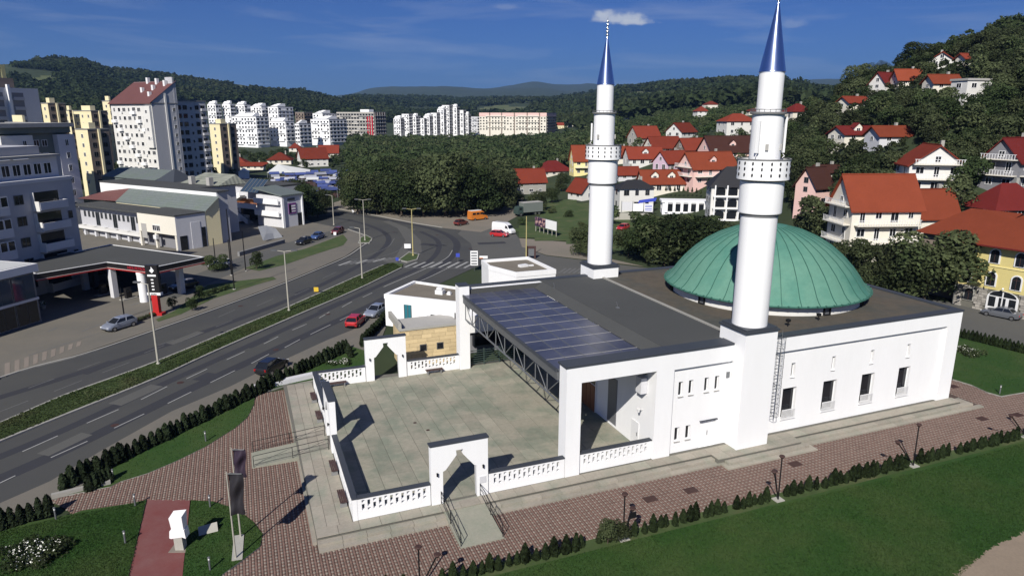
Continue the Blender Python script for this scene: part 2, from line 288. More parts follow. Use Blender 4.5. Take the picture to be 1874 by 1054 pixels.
# ------------------------------------------------------------------ mesh helpers
class MB:
    def __init__(s): s.v = []; s.f = []; s.m = []; s.sm = []
    def add(s, pts, faces, mi=0, smooth=False):
        o = len(s.v); s.v += [tuple(p) for p in pts]
        for f in faces: s.f.append([o+i for i in f]); s.m.append(mi); s.sm.append(smooth)
        return s
    def quad(s, a, b, c, d, mi=0): return s.add([a, b, c, d], [(0, 1, 2, 3)], mi)
    def poly(s, pts, mi=0): return s.add(pts, [tuple(range(len(pts)))], mi)
    def box(s, x0, y0, z0, x1, y1, z1, mi=0):
        return s.add([(x0, y0, z0), (x1, y0, z0), (x1, y1, z0), (x0, y1, z0), (x0, y0, z1), (x1, y0, z1), (x1, y1, z1), (x0, y1, z1)],
                     [(3, 2, 1, 0), (4, 5, 6, 7), (0, 1, 5, 4), (1, 2, 6, 5), (2, 3, 7, 6), (3, 0, 4, 7)], mi)
    def obox(s, c, lx, ly, z0, z1, rot=0, mi=0):
        ca, sa = math.cos(rot), math.sin(rot); q = [(-lx/2, -ly/2), (lx/2, -ly/2), (lx/2, ly/2), (-lx/2, ly/2)]
        q = [(c[0]+x*ca-y*sa, c[1]+x*sa+y*ca) for x, y in q]
        return s.add([(x, y, z0) for x, y in q]+[(x, y, z1) for x, y in q], [(3, 2, 1, 0), (4, 5, 6, 7), (0, 1, 5, 4), (1, 2, 6, 5), (2, 3, 7, 6), (3, 0, 4, 7)], mi)
    def prism(s, poly, z0, z1, mi=0, mt=None):
        n = len(poly); a = sum(poly[i][0]*poly[(i+1) % n][1]-poly[(i+1) % n][0]*poly[i][1] for i in range(n))
        if a < 0: poly = list(poly)[::-1]
        o = len(s.v); s.add([(p[0], p[1], z0) for p in poly]+[(p[0], p[1], z1) for p in poly], [(i, (i+1) % n, n+(i+1) % n, n+i) for i in range(n)]+[tuple(range(n))[::-1]], mi)
        s.f.append([o+n+i for i in range(n)]); s.m.append(mi if mt is None else mt); s.sm.append(False); return s
    def xprism(s, poly, y0, y1, mi=0):
        """polygon in (x, z) extruded along y"""
        n = len(poly); a = sum(poly[i][0]*poly[(i+1) % n][1]-poly[(i+1) % n][0]*poly[i][1] for i in range(n))
        if a < 0: poly = list(poly)[::-1]
        return s.add([(p[0], y0, p[1]) for p in poly]+[(p[0], y1, p[1]) for p in poly], [((i+1) % n, i, n+i, n+(i+1) % n) for i in range(n)]+[tuple(range(n)), tuple(range(n, 2*n))[::-1]], mi)
    def tube(s, p, q, r1, r2=None, n=8, mi=0, smooth=True):
        r2 = r1 if r2 is None else r2; p = Vector(p); q = Vector(q); d = (q-p).normalized(); a = d.orthogonal().normalized(); b = d.cross(a)
        pts = [p+(a*math.cos(2*math.pi*i/n)+b*math.sin(2*math.pi*i/n))*r1 for i in range(n)]+[q+(a*math.cos(2*math.pi*i/n)+b*math.sin(2*math.pi*i/n))*r2 for i in range(n)]
        s.add(pts, [(i, (i+1) % n, n+(i+1) % n, n+i) for i in range(n)], mi, smooth); s.add(pts[:n], [tuple(range(n))[::-1]], mi); s.add(pts[n:], [tuple(range(n))], mi); return s
    def lathe(s, prof, cx=0, cy=0, n=32, mi=0, smooth=True, cap=True):
        """surface of revolution; each profile segment has its own rings so that its edges stay crisp"""
        ring = lambda r, z: [(cx+r*math.cos(2*math.pi*i/n), cy+r*math.sin(2*math.pi*i/n), z) for i in range(n)]
        for (r0, z0), (r1, z1) in zip(prof, prof[1:]):
            if abs(r0-r1)+abs(z0-z1) < 1e-6: continue
            s.add(ring(r0, z0)+ring(r1, z1), [(i, (i+1) % n, n+(i+1) % n, n+i) for i in range(n)], mi, smooth)
        if cap:
            if prof[0][0] > 1e-4: s.add(ring(*prof[0]), [tuple(range(n))[::-1]], mi)
            if prof[-1][0] > 1e-4: s.add(ring(*prof[-1]), [tuple(range(n))], mi)
        return s
    def holes(s, x0, x1, z0, z1, hs, y0, y1, mi=0, mr=None):
        """wall slab in the xz plane between y0 (front) and y1 with rectangular through holes (hx0,hx1,hz0,hz1)"""
        mr = mi if mr is None else mr
        xs = sorted({x0, x1, *[h[0] for h in hs], *[h[1] for h in hs]}); zs = sorted({z0, z1, *[h[2] for h in hs], *[h[3] for h in hs]})
        ins = lambda x, z: any(h[0] < x < h[1] and h[2] < z < h[3] for h in hs)
        for i in range(len(xs)-1):
            a, b = xs[i], xs[i+1]; j = 0
            while j < len(zs)-1:
                if ins((a+b)/2, (zs[j]+zs[j+1])/2): j += 1; continue
                k = j
                while k+1 < len(zs)-1 and not ins((a+b)/2, (zs[k+1]+zs[k+2])/2): k += 1
                c, d = zs[j], zs[k+1]; s.quad((a, y0, c), (b, y0, c), (b, y0, d), (a, y0, d), mi); s.quad((b, y1, c), (a, y1, c), (a, y1, d), (b, y1, d), mi); j = k+1
        for h in hs:
            a, b, c, d = h; s.quad((a, y0, c), (a, y0, d), (a, y1, d), (a, y1, c), mr); s.quad((b, y0, d), (b, y0, c), (b, y1, c), (b, y1, d), mr)
            s.quad((a, y0, c), (a, y1, c), (b, y1, c), (b, y0, c), mr); s.quad((a, y1, d), (a, y0, d), (b, y0, d), (b, y1, d), mr)
        s.quad((x0, y0, z1), (x1, y0, z1), (x1, y1, z1), (x0, y1, z1), mi); s.quad((x0, y1, z0), (x1, y1, z0), (x1, y0, z0), (x0, y0, z0), mi)
        s.quad((x0, y1, z0), (x0, y0, z0), (x0, y0, z1), (x0, y1, z1), mi); s.quad((x1, y0, z0), (x1, y1, z0), (x1, y1, z1), (x1, y0, z1), mi); return s
    def mesh(s, name, mats):
        me = bpy.data.meshes.new(name); me.from_pydata([tuple(map(float, p)) for p in s.v], [], s.f)
        for m in (mats if isinstance(mats, (list, tuple)) else [mats]): me.materials.append(M[m] if isinstance(m, str) else m)
        me.polygons.foreach_set('material_index', s.m); me.polygons.foreach_set('use_smooth', s.sm); me.update(); return me
    def build(s, name, mats, parent=None, loc=None, rot=None):
        return link(name, s.mesh(name, mats), parent, loc, rot)
def link(name, me, parent=None, loc=None, rot=None, scale=None):
    o = bpy.data.objects.new(name, me); COL.objects.link(o)
    if parent is not None: o.parent = parent
    if loc is not None: o.location = loc
    if rot is not None: o.rotation_euler = (0, 0, rot)
    if scale is not None: o.scale = scale
    return o
def tag(o, label, cat, group=None):
    o['label'] = label; o['category'] = cat
    if group: o['group'] = group
    return o
def thing(name, label, cat, loc=(0, 0, 0), rot=0., group=None):
    o = bpy.data.objects.new(name, None); COL.objects.link(o); o.location = loc; o.rotation_euler = (0, 0, rot); o.empty_display_size = .5
    return tag(o, label, cat, group)
def struct(o): o['kind'] = 'structure'; return o
def stuff(o): o['kind'] = 'stuff'; return o
def np_mesh(name, V, F, mats, smooth=False):
    """V (n,3), F (m,4) numpy quads"""
    me = bpy.data.meshes.new(name); me.vertices.add(len(V)); me.vertices.foreach_set('co', V.astype(np.float32).ravel())
    k = F.shape[1]; me.loops.add(F.size); me.loops.foreach_set('vertex_index', F.astype(np.int32).ravel()); me.polygons.add(len(F))
    me.polygons.foreach_set('loop_start', np.arange(0, F.size, k, dtype=np.int32)); me.polygons.foreach_set('loop_total', np.full(len(F), k, np.int32))
    if smooth: me.polygons.foreach_set('use_smooth', np.ones(len(F), bool))
    for m in (mats if isinstance(mats, (list, tuple)) else [mats]): me.materials.append(M[m])
    me.update(calc_edges=True); return me
def pxpoly(pts, z): return [tuple(gp(x, y, 0.))[:2]+(z,) for x, y in pts]
def sheet(name, pts_px, z, mat, parent=None, world=False):
    b = MB(); pts = [(x, y, z) for x, y in pts_px] if world else pxpoly(pts_px, z)
    n = len(pts); a = sum(pts[i][0]*pts[(i+1) % n][1]-pts[(i+1) % n][0]*pts[i][1] for i in range(n))
    if a < 0: pts = pts[::-1]
    b.poly(pts); o = b.build(name, mat, parent)
    if parent is None: struct(o)
    return o
def smooth_line(pts, k=6):
    """Catmull-Rom through points (open)"""
    P = [np.array(p, float) for p in pts]; P = [2*P[0]-P[1]]+P+[2*P[-1]-P[-2]]; o = []
    for i in range(1, len(P)-2):
        for t in np.linspace(0, 1, k, endpoint=False):
            a, b, c, d = P[i-1], P[i], P[i+1], P[i+2]
            o.append(.5*((2*b)+(-a+c)*t+(2*a-5*b+4*c-d)*t*t+(-a+3*b-3*c+d)*t**3))
    o.append(P[-2]); return [tuple(p) for p in o]
def in_poly(x, y, poly):
    c = False; n = len(poly); j = n-1
    for i in range(n):
        if ((poly[i][1] > y) != (poly[j][1] > y)) and x < (poly[j][0]-poly[i][0])*(y-poly[i][1])/(poly[j][1]-poly[i][1])+poly[i][0]: c = not c
        j = i
    return c
# ================================================================== ground, hills
def terrain_mesh():
    rs = np.concatenate([np.linspace(0, 110, 12), np.linspace(120, 420, 51), np.geomspace(430, 12000, 105)])
    an = np.concatenate([np.linspace(-180, -52, 28)[:-1], np.linspace(-52, 52, 261), np.linspace(52, 180, 28)[1:-1]])
    R, A = np.meshgrid(rs, np.radians(an), indexing='ij')
    X = CAM[0]+R*(FH[0]*np.cos(A)+RH[0]*np.sin(A)); Y = CAM[1]+R*(FH[1]*np.cos(A)+RH[1]*np.sin(A))
    Z = terr(X.ravel(), Y.ravel()).reshape(X.shape)-.06
    nr, na = X.shape; idx = np.arange(nr*na).reshape(nr, na); nx = np.roll(idx, -1, 1)
    F = np.stack([idx[:-1], idx[1:], nx[1:], nx[:-1]], -1).reshape(-1, 4)
    return np_mesh('terrain', np.stack([X, Y, Z], -1).reshape(-1, 3), F, 'terrain', True)
struct(link('terrain', terrain_mesh()))
# ================================================================== roads and paved areas (far and left)
side_ground = sheet('station_pavement', [(-420, 900), (0, 690), (159, 645), (284, 603), (420, 555), (513, 520), (574, 495), (632, 470), (661, 450), (677, 437), (636, 421), (568, 407), (552, 389), (400, 395), (150, 420), (-250, 500), (-700, 640)], .10, 'pavement')
asphalt_px = [(-420, 1120), (0, 921), (93, 880), (187, 824), (314, 753), (420, 708), (500, 668), (600, 622), (645, 604), (700, 568), (770, 535), (870, 489), (930, 478), (1000, 505), (1020, 490), (1000, 468), (955, 452),
    (950, 436), (938, 420), (925, 408), (880, 412), (850, 414), (810, 417), (755, 408), (694, 396), (620, 383), (579, 378), (560, 374), (545, 385), (552, 389),
    (568, 407), (636, 421), (677, 437), (661, 450), (632, 470), (574, 495), (513, 520), (420, 555), (284, 603), (159, 645), (0, 690), (-420, 850)]
road = sheet('road', asphalt_px, .0, 'asphalt')
sheet('side_street', [(955, 452), (1000, 468), (1180, 490), (1420, 512), (1760, 556), (1874, 583), (2100, 640), (2100, 690), (1874, 632), (1750, 604), (1500, 565), (1200, 530), (1000, 508), (900, 490)], .006, 'asphalt_old')
sheet('gravel_lot', [(590, 377), (625, 367), (700, 377), (800, 383), (920, 381), (940, 362), (958, 362), (950, 394), (925, 408), (880, 425), (815, 418), (755, 409), (694, 397), (620, 384)], .012, 'gravel')
sheet('sandy_verge', [(950, 436), (1060, 445), (1100, 470), (1180, 488), (1000, 467), (955, 452)], .012, 'gravel')
def drape(name, poly, nx, ny, mat, dz):
    xs = [p[0] for p in poly]; ys = [p[1] for p in poly]; P = {}; b = MB(); X = np.linspace(min(xs), max(xs), nx+1); Y = np.linspace(min(ys), max(ys), ny+1)
    for j in range(ny):
        for i in range(nx):
            if not in_poly((X[i]+X[i+1])/2, (Y[j]+Y[j+1])/2, poly): continue
            q = []
            for a, c in ((i, j+1), (i+1, j+1), (i+1, j), (i, j)):
                if (a, c) not in P: P[(a, c)] = len(b.v); h = hit(X[a], Y[c]); b.v.append((h.x, h.y, h.z+dz))
                q.append(P[(a, c)])
            b.f.append(q); b.m.append(0); b.sm.append(True)
    return struct(b.build(name, mat))
drape('grass_slope', [(962, 366), (1085, 370), (1130, 378), (1190, 400), (1190, 470), (1075, 448), (952, 436), (940, 420), (988, 398)], 26, 18, 'verge', .04)
FIELDS = [[(1135, 172), (1160, 168), (1240, 170), (1248, 177), (1205, 181), (1150, 179)], [(878, 200), (905, 194), (960, 197), (985, 206), (930, 207)], [(50, 148), (80, 140), (118, 146), (100, 156), (60, 158)], [(420, 158), (455, 154), (475, 162), (440, 168)], [(1440, 300), (1462, 262), (1500, 262), (1500, 300), (1482, 332), (1448, 336)]]
for f in FIELDS[:4]: drape('field', f, 14, 5, 'meadow', 1.0)
drape('meadow', FIELDS[4], 10, 12, 'verge', .1)
sheet('service_road', [(280, 535), (420, 478), (540, 441), (625, 418), (634, 427), (545, 456), (455, 488), (320, 548)], .105, 'asphalt_old', None)
def strip(name, line, w, z0, z1, mat, parent=None):
    """a kerb along world points"""
    b = MB(); L = [Vector((p[0], p[1], 0)) for p in line]; nrm = []
    for i in range(len(L)):
        d = (L[min(i+1, len(L)-1)]-L[max(i-1, 0)]).normalized(); nrm.append(Vector((-d.y, d.x, 0)))
    P = [(L[i]-nrm[i]*w/2, L[i]+nrm[i]*w/2) for i in range(len(L))]
    for i in range(len(L)-1):
        (a, c), (e, g) = P[i], P[i+1]; q = lambda p, z: (p.x, p.y, z)
        b.quad(q(a, z1), q(e, z1), q(g, z1), q(c, z1)); b.quad(q(a, z0), q(e, z0), q(e, z1), q(a, z1)); b.quad(q(g, z0), q(c, z0), q(c, z1), q(g, z1))
    (a, c), (e, g) = P[0], P[-1]; b.quad((a.x, a.y, z1), (c.x, c.y, z1), (c.x, c.y, z0), (a.x, a.y, z0)); b.quad((g.x, g.y, z1), (e.x, e.y, z1), (e.x, e.y, z0), (g.x, g.y, z0))
    o = b.build(name, mat, parent); return o
pl = lambda pts: [tuple(gp(*p))[:2] for p in pts]
far_edge = smooth_line(pl([(-420, 855), (0, 692), (159, 647), (284, 605), (420, 557), (513, 522), (574, 497), (632, 472), (662, 452), (679, 437), (637, 420)]))
struct(strip('kerb', far_edge, .3, -.02, .13, 'kerb')); struct(strip('kerb', smooth_line(pl([(579, 378), (620, 383), (694, 396), (755, 408), (810, 417)])), .35, -.02, .13, 'kerb'))
med_lo = pl([(-420, 985), (0, 809), (123, 759), (284, 694), (380, 650), (532, 583), (653, 531), (735, 491)]); med_up = pl([(-420, 950), (0, 776), (123, 723), (284, 664), (456, 592), (532, 561), (653, 507), (702, 486)])
mtip = pl([(718, 482), (738, 484)])
b = MB(); b.prism(med_up+mtip+med_lo[::-1], -.02, .16); struct(b.build('grass_median', 'verge'))
struct(strip('median_kerb', smooth_line(med_lo, 4), .28, -.02, .17, 'kerb')); struct(strip('median_kerb', smooth_line(med_up, 4), .28, -.02, .17, 'kerb'))
for pts in ([(655, 446), (660, 435), (670, 431), (682, 437), (676, 446)], [(728, 477), (748, 462), (768, 466), (764, 476), (745, 481)]):
    q = pl(pts); b = MB(); b.prism(q, -.02, .14, 0); struct(b.build('traffic_island', 'kerb')); c = [sum(p[i] for p in q)/len(q) for i in (0, 1)]; b = MB(); b.poly([(c[0]+(x-c[0])*.86, c[1]+(y-c[1])*.86, .145) for x, y in (q if True else 0)][::1]); struct(b.build('island_grass', 'verge'))
sheet('grass_verge', [(448, 492), (505, 470), (560, 456), (628, 430), (636, 440), (628, 450), (575, 467), (520, 486), (474, 497)], .13, 'verge')
sheet('grass_bank', [(380, 523), (440, 515), (500, 508), (506, 512), (470, 522), (390, 548), (330, 577), (290, 590), (285, 586), (320, 570)], .125, 'verge')
# near side: concrete verge between road and hedge, lay-by
sheet('roadside_pavement', [(-420, 1160), (-420, 1120), (0, 921), (93, 880), (187, 824), (314, 753), (420, 708), (500, 668), (600, 622), (645, 604), (700, 568), (706, 600), (690, 640), (672, 668), (640, 652), (618, 652), (480, 720), (330, 800), (200, 870), (90, 925), (0, 975)], .035, 'pavement')
0 and sheet('lane_wear', [(-60, 905), (130, 820), (330, 722), (520, 634), (640, 578), (652, 586), (540, 644), (345, 738), (150, 832), (-40, 925)], .005, 'asphalt_patch', road)
sheet('junction_apron', [(850, 416), (925, 409), (938, 421), (950, 437), (955, 452), (975, 462), (940, 474), (900, 478), (868, 470), (862, 446), (838, 428)], .005, 'asphalt_old', road)
sheet('road_shoulder', [(700, 478), (724, 470), (742, 440), (728, 418), (700, 405), (712, 404), (745, 416), (770, 440), (772, 462), (762, 476), (738, 487)], .005, 'asphalt_old', road)
for w_, pts in ((1.5, [(-60, 902), (130, 818), (330, 720), (520, 632), (700, 548), (790, 500), (826, 470), (836, 446), (815, 428), (770, 414), (690, 400), (600, 384)]), (1.1, [(-60, 860), (120, 785), (300, 702), (500, 612), (700, 520), (770, 488), (800, 462), (800, 440), (770, 424)]), (1.2, [(-60, 745), (120, 690), (330, 622), (520, 552), (650, 490), (705, 452), (706, 428), (660, 408), (590, 395)])):
    strip('wheel_track', smooth_line(pl(pts), 6), w_, .001, .0045, 'asphalt_patch', road)
for k, (x, y, l, w) in enumerate([(250, 722, 5, 1.6), (470, 628, 3.5, 1.2), (380, 690, 2.2, 2.0), (120, 812, 4, 1.3), (610, 560, 6, 1.4), (180, 672, 4, 1.5), (340, 618, 5, 1.2), (560, 532, 4, 1.6), (790, 448, 5, 2), (745, 420, 4, 1.5), (900, 445, 6, 2.2), (660, 420, 4, 1.4)]):
    c = gp(x, y); b = MB(); b.obox((c.x, c.y), l, w, -.01, .0062+.0001*k, .86 if x < 640 else .3*k); b.build('asphalt_repair', 'asphalt_patch' if k % 3 else 'asphalt_old', road)
for x, y in [(330, 700), (505, 640), (210, 778), (600, 575), (440, 560), (800, 430), (720, 425), (860, 455)]:
    c = gp(x, y); MB().lathe([(.34, .008), (.34, .013)], c.x, c.y, 14).build('manhole_cover', 'rust_cover', road)
# lane markings and crossings: children of the road
def mark(p, q, w, z=.010, mat='road_paint', name='lane_marking'):
    a, c = gp(*p), gp(*q); d = (c-a).normalized(); n = Vector((-d.y, d.x, 0))*w/2; bb = MB(); bb.quad(*[(v.x, v.y, z) for v in (a-n, c-n, c+n, a+n)]); return bb.build(name, mat, road)
for p, q in [((41, 826), (106, 797)), ((159, 774), (217, 749)), ((258, 731), (306, 707)), ((341, 693), (379, 675)), ((415, 658), (448, 643)), ((483, 629), (509, 616)), ((535, 604), (561, 593)), ((584, 582), (603, 571)), ((626, 562), (644, 552)), ((664, 544), (681, 536)),
             ((-60, 912), (28, 870)), ((93, 837), (160, 807)), ((209, 783), (264, 757)), ((307, 738), (350, 717)), ((385, 700), (430, 678)), ((460, 665), (492, 648)), ((521, 636), (549, 621)), ((568, 612), (605, 594)), ((622, 586), (648, 574))]:
    mark(p, q, .13)
for p, q in [((52, 710), (99, 693)), ((99, 716), (150, 696)), ((0, 753), (52, 733)), ((142, 677), (183, 662)), ((187, 682), (237, 663)), ((264, 646), (300, 632)), ((330, 625), (365, 611)), ((395, 598), (425, 586)), ((290, 632), (318, 622)), ((400, 580), (430, 567)), ((470, 560), (500, 547)), ((540, 540), (566, 528)), ((590, 510), (615, 498))]:
    mark(p, q, .12, .010, 'road_paint_worn')
def curve_mark(pts, w=.16, mat='road_paint', z=.010):
    o = strip('lane_marking', smooth_line(pl(pts), 5), w, z-.003, z, mat, road)
curve_mark([(702, 525), (760, 500), (800, 482), (820, 470), (828, 458)]); curve_mark([(735, 530), (790, 505), (840, 481)]); curve_mark([(640, 478), (680, 465), (710, 452), (722, 436)], .14, 'road_paint_worn'); curve_mark([(690, 472), (722, 462), (745, 448)], .14, 'road_paint_worn')
for i in range(8): mark((741+i*15.5, 489+.2*i), (763+i*15.5, 480-.1*i), .50, .011, 'road_paint', 'crossing_stripe')
mark((738, 490.5), (862, 491.5), .35, .0135, 'road_paint_worn', 'stop_line')
for i in range(9): mark((620+i*10.5, 486-1.1*i), (642+i*10.5, 478-.9*i), .5, .011, 'road_paint_worn' if i % 3 else 'road_paint', 'crossing_stripe')
mark((633, 474), (735, 478), .25, .0135, 'road_paint_worn', 'stop_line')
for i in range(5): mark((1022+i*9, 500), (1036+i*9, 491), .4, .014, 'road_paint_worn', 'crossing_stripe')
# pale concrete blocks in the pavement beside the forecourt
for i in range(10):
    q = []
    for t, lo in (((i+.1)/10, 1), ((i+.62)/10, 1), ((i+.70)/10, 0), ((i+.18)/10, 0)):
        t = t**.9; q.append((-14+167*t, 700-69*t) if lo else (-16+170*t, 674-50*t))
    b = MB(); b.prism([tuple(gp(*v))[:2] for v in q], .08, .116); b.build('paving_block', 'paver_pale', side_ground)
mark_f = lambda p, q, w: mark(p, q, w, .112, 'road_paint_worn', 'forecourt_marking')
for p, q, w in [((88, 608), (104, 601), .3), ((150, 608), (185, 594), .22), ((52, 652), (185, 610), .15), ((240, 560), (258, 554), .3)]:
    o = mark_f(p, q, w); o.parent = side_ground
# ================================================================== plaza in red pavers
plaza_px = [(93, 916), (202, 890), (220, 882), (269, 867), (321, 845), (374, 819), (430, 784), (454, 764), (466, 740), (469, 723), (524, 713), (572, 706), (800, 800), (1400, 790), (1730, 730), (1740, 700), (1742, 696), (1779, 707), (1807, 720), (1832, 727), (1874, 720), (2050, 685)]
plaza_w = [tuple(gp(*p))[:2] for p in plaza_px]+[(72, -6.9), (-14, -6.9)]+[tuple(gp(*p))[:2] for p in [(407, 1110), (407, 1054), (447, 1026), (477, 1002), (482, 979), (464, 955), (440, 937), (417, 927), (389, 918), (349, 916), (269, 915), (239, 922), (149, 935), (135, 941)]]
plaza = struct(MB().poly([(x, y, .03) for x, y in plaza_w][::-1]).build('plaza', 'paver_bed'))
def pavers():
    p = .17; xs = np.arange(-20, 70, p); ys = np.arange(-6.9, 27, p); V = []; kinds = []
    X, Y = np.meshgrid(xs, ys, indexing='ij'); I, J = np.meshgrid(np.arange(len(xs)), np.arange(len(ys)), indexing='ij')
    ins = np.zeros(X.shape, bool); n = len(plaza_w); j = n-1; cx, cy = X+p/2, Y+p/2
    for i in range(n):
        xi, yi = plaza_w[i]; xj, yj = plaza_w[j]
        if yi != yj: ins ^= ((yi > cy) != (yj > cy)) & (cx < (xj-xi)*(cy-yi)/(yj-yi)+xi)
        j = i
    terrace = (cx > -2.45) & (cx < 58.5) & (cy > -1.95) & (cy < 27); ins &= ~terrace & ~((cx > 57) & (cy > 8))
    x, y = X[ins], Y[ins]; pale = ((I[ins] % 2 == 0) & (J[ins] % 2 == 0)); z = .055+RNG.uniform(-.004, .004, len(x)); g = .010
    c = np.stack([np.stack([x+g, y+g, z], -1), np.stack([x+p-g, y+g, z], -1), np.stack([x+p-g, y+p-g, z], -1), np.stack([x+g, y+p-g, z], -1)], 1)
    lo = c.copy(); lo[:, :, 2] = .028
    V = np.concatenate([c, lo], 1).reshape(-1, 3); o = np.arange(len(x))[:, None]*8
    F = np.concatenate([o+np.array([f]) for f in ([0, 1, 2, 3], [4, 5, 1, 0], [5, 6, 2, 1], [7, 4, 0, 3])], 0)
    me = np_mesh('paver', V, F, ['paver_red', 'paver_pale']); me.polygons.foreach_set('material_index', np.tile(pale.astype(np.int32), 4)); return me
stuff(link('paver', pavers(), plaza))
def lawn(name, px, z=.10, mat='grass', world=None):
    q = world or [tuple(gp(*p))[:2] for p in px]; b = MB(); b.prism(q, -.05, z, 1, 0); o = struct(b.build(name, [mat, 'kerb'])); return q
LAWNS = []
LAWNS.append(lawn('lawn', [(202, 892), (220, 883), (269, 868), (321, 846), (374, 820), (430, 785), (453, 765), (465, 741), (467, 724), (520, 707), (572, 697), (668, 668), (690, 650), (640, 634), (600, 650), (480, 712), (330, 790), (200, 862), (120, 908)]))
LAWNS.append(lawn('lawn', [(-420, 1180), (-420, 1090), (0, 968), (134, 942), (149, 936), (239, 923), (268, 916), (235, 1054), (222, 1130), (-420, 1200)]))
red_path = sheet('red_path', [(270, 915), (348, 915), (334, 1054), (326, 1130), (223, 1130), (236, 1054)], .05, 'red_surface')
LAWNS.append(lawn('lawn', [(350, 917), (389, 919), (417, 928), (440, 938), (463, 956), (481, 979), (476, 1002), (446, 1025), (406, 1054), (406, 1130), (327, 1130), (335, 1054)]))
LAWNS.append(lawn('lawn', None, .10, 'grass', [(-14, -8.0), (140, -8.0), (140, -70), (-40, -70), (-14, -20)]))
LAWNS.append(lawn('lawn', [(1743, 695), (1779, 706), (1807, 719), (1832, 726), (1874, 719), (2050, 684), (2050, 660), (1874, 634), (1752, 610), (1745, 650)]))
sheet('hedge_soil', [(-14, -8.0), (76, -8.0), (76, -6.9), (-14, -6.9)], .07, 'verge', None, True)
dp = [(1890, 968), (1852, 985), (1815, 1004), (1790, 1024), (1764, 1038), (1742, 1058), (1700, 1110), (2200, 1110), (2200, 900)]
dq = smooth_line([tuple(gp(*p))[:2] for p in dp[:7]], 14); dq = [(x+random.uniform(-.16, .16), y+random.uniform(-.16, .16)) for x, y in dq]+[tuple(gp(*p))[:2] for p in dp[7:]]
sheet('dirt_path', dq, .104, 'soil', None, True)
def blades(n, poly, hgt, seed, dens_mask=None):
    r = np.random.default_rng(seed); P = np.array(poly); lo, hi = P.min(0), P.max(0); x = r.uniform(lo[0], hi[0], n); y = r.uniform(lo[1], hi[1], n); ins = np.zeros(n, bool); j = len(P)-1
    for i in range(len(P)):
        xi, yi = P[i]; xj, yj = P[j]
        if yi != yj: ins ^= ((yi > y) != (yj > y)) & (x < (xj-xi)*(y-yi)/(yj-yi)+xi)
        j = i
    x, y = x[ins], y[ins]; k = len(x); a = r.uniform(0, 6.28, k); w = r.uniform(.02, .045, k); h = hgt*r.uniform(.5, 1.3, k); t = r.uniform(-.07, .07, (k, 2)); z = np.full(k, .095)
    V = np.stack([np.stack([x-w*np.cos(a), y-w*np.sin(a), z], -1), np.stack([x+w*np.cos(a), y+w*np.sin(a), z], -1), np.stack([x+t[:, 0]+w*.3, y+t[:, 1], z+h], -1), np.stack([x+t[:, 0]-w*.3, y+t[:, 1], z+h], -1)], 1).reshape(-1, 3)
    return V, np.arange(4*k).reshape(-1, 4)
vs, fs, o = [], [], 0
front = [tuple(gp(*p))[:2] for p in [(840, 1075), (1150, 992), (1430, 925), (1690, 862), (1890, 808), (1890, 965), (1810, 1008), (1740, 1070)]]
for n, pg, h, sd in [(150000, front, .055, 1), (26000, LAWNS[0], .055, 2), (36000, [tuple(gp(*p))[:2] for p in [(-20, 980), (134, 944), (268, 918), (234, 1070), (-20, 1070)]], .055, 3), (14000, LAWNS[2], .055, 4), (14000, LAWNS[4], .055, 5)]:
    V, F = blades(n, pg, h, sd); vs.append(V); fs.append(F+o); o += len(V)
stuff(link('grass', np_mesh('grass', np.concatenate(vs), np.concatenate(fs), 'grass_blade')))['label'] = 'short green lawn grass'
# tall weeds along the central reservation
def weeds(line_a, line_b, n, h, seed):
    r = np.random.default_rng(seed); A = np.array(smooth_line(line_a, 8)); B = np.array(smooth_line(line_b, 8)); out = []
    for _ in range(n):
        u = r.uniform(0, 1); ia = u*(len(A)-1.01); ib = u*(len(B)-1.01); pa = A[int(ia)]*(1-ia % 1)+A[int(ia)+1]*(ia % 1); pb = B[int(ib)]*(1-ib % 1)+B[int(ib)+1]*(ib % 1); t = r.uniform(.04, .96); out.append(pa*(1-t)+pb*t)
    P = np.array(out); k = len(P); a = r.uniform(0, 6.28, k); w = r.uniform(.05, .14, k); hh = h*r.uniform(.4, 1.4, k)*(.6+.8*(np.sin(P[:, 0]*.9)*np.sin(P[:, 1]*.7)*.5+.5)); t = r.uniform(-.15, .15, (k, 2)); z = np.full(k, .15)
    x, y = P[:, 0], P[:, 1]
    V = np.stack([np.stack([x-w*np.cos(a), y-w*np.sin(a), z], -1), np.stack([x+w*np.cos(a), y+w*np.sin(a), z], -1), np.stack([x+t[:, 0]+w*np.cos(a)*.7, y+t[:, 1]+w*np.sin(a)*.7, z+hh], -1), np.stack([x+t[:, 0]-w*np.cos(a)*.7, y+t[:, 1]-w*np.sin(a)*.7, z+hh], -1)], 1).reshape(-1, 3)
    return np_mesh('weeds', V, np.arange(4*k).reshape(-1, 4), 'verge_blade')
stuff(link('weeds', weeds(med_lo[1:], med_up[1:]+[mtip[0]], 26000, .06, 6)))['label'] = 'rough uncut grass on the central reservation'
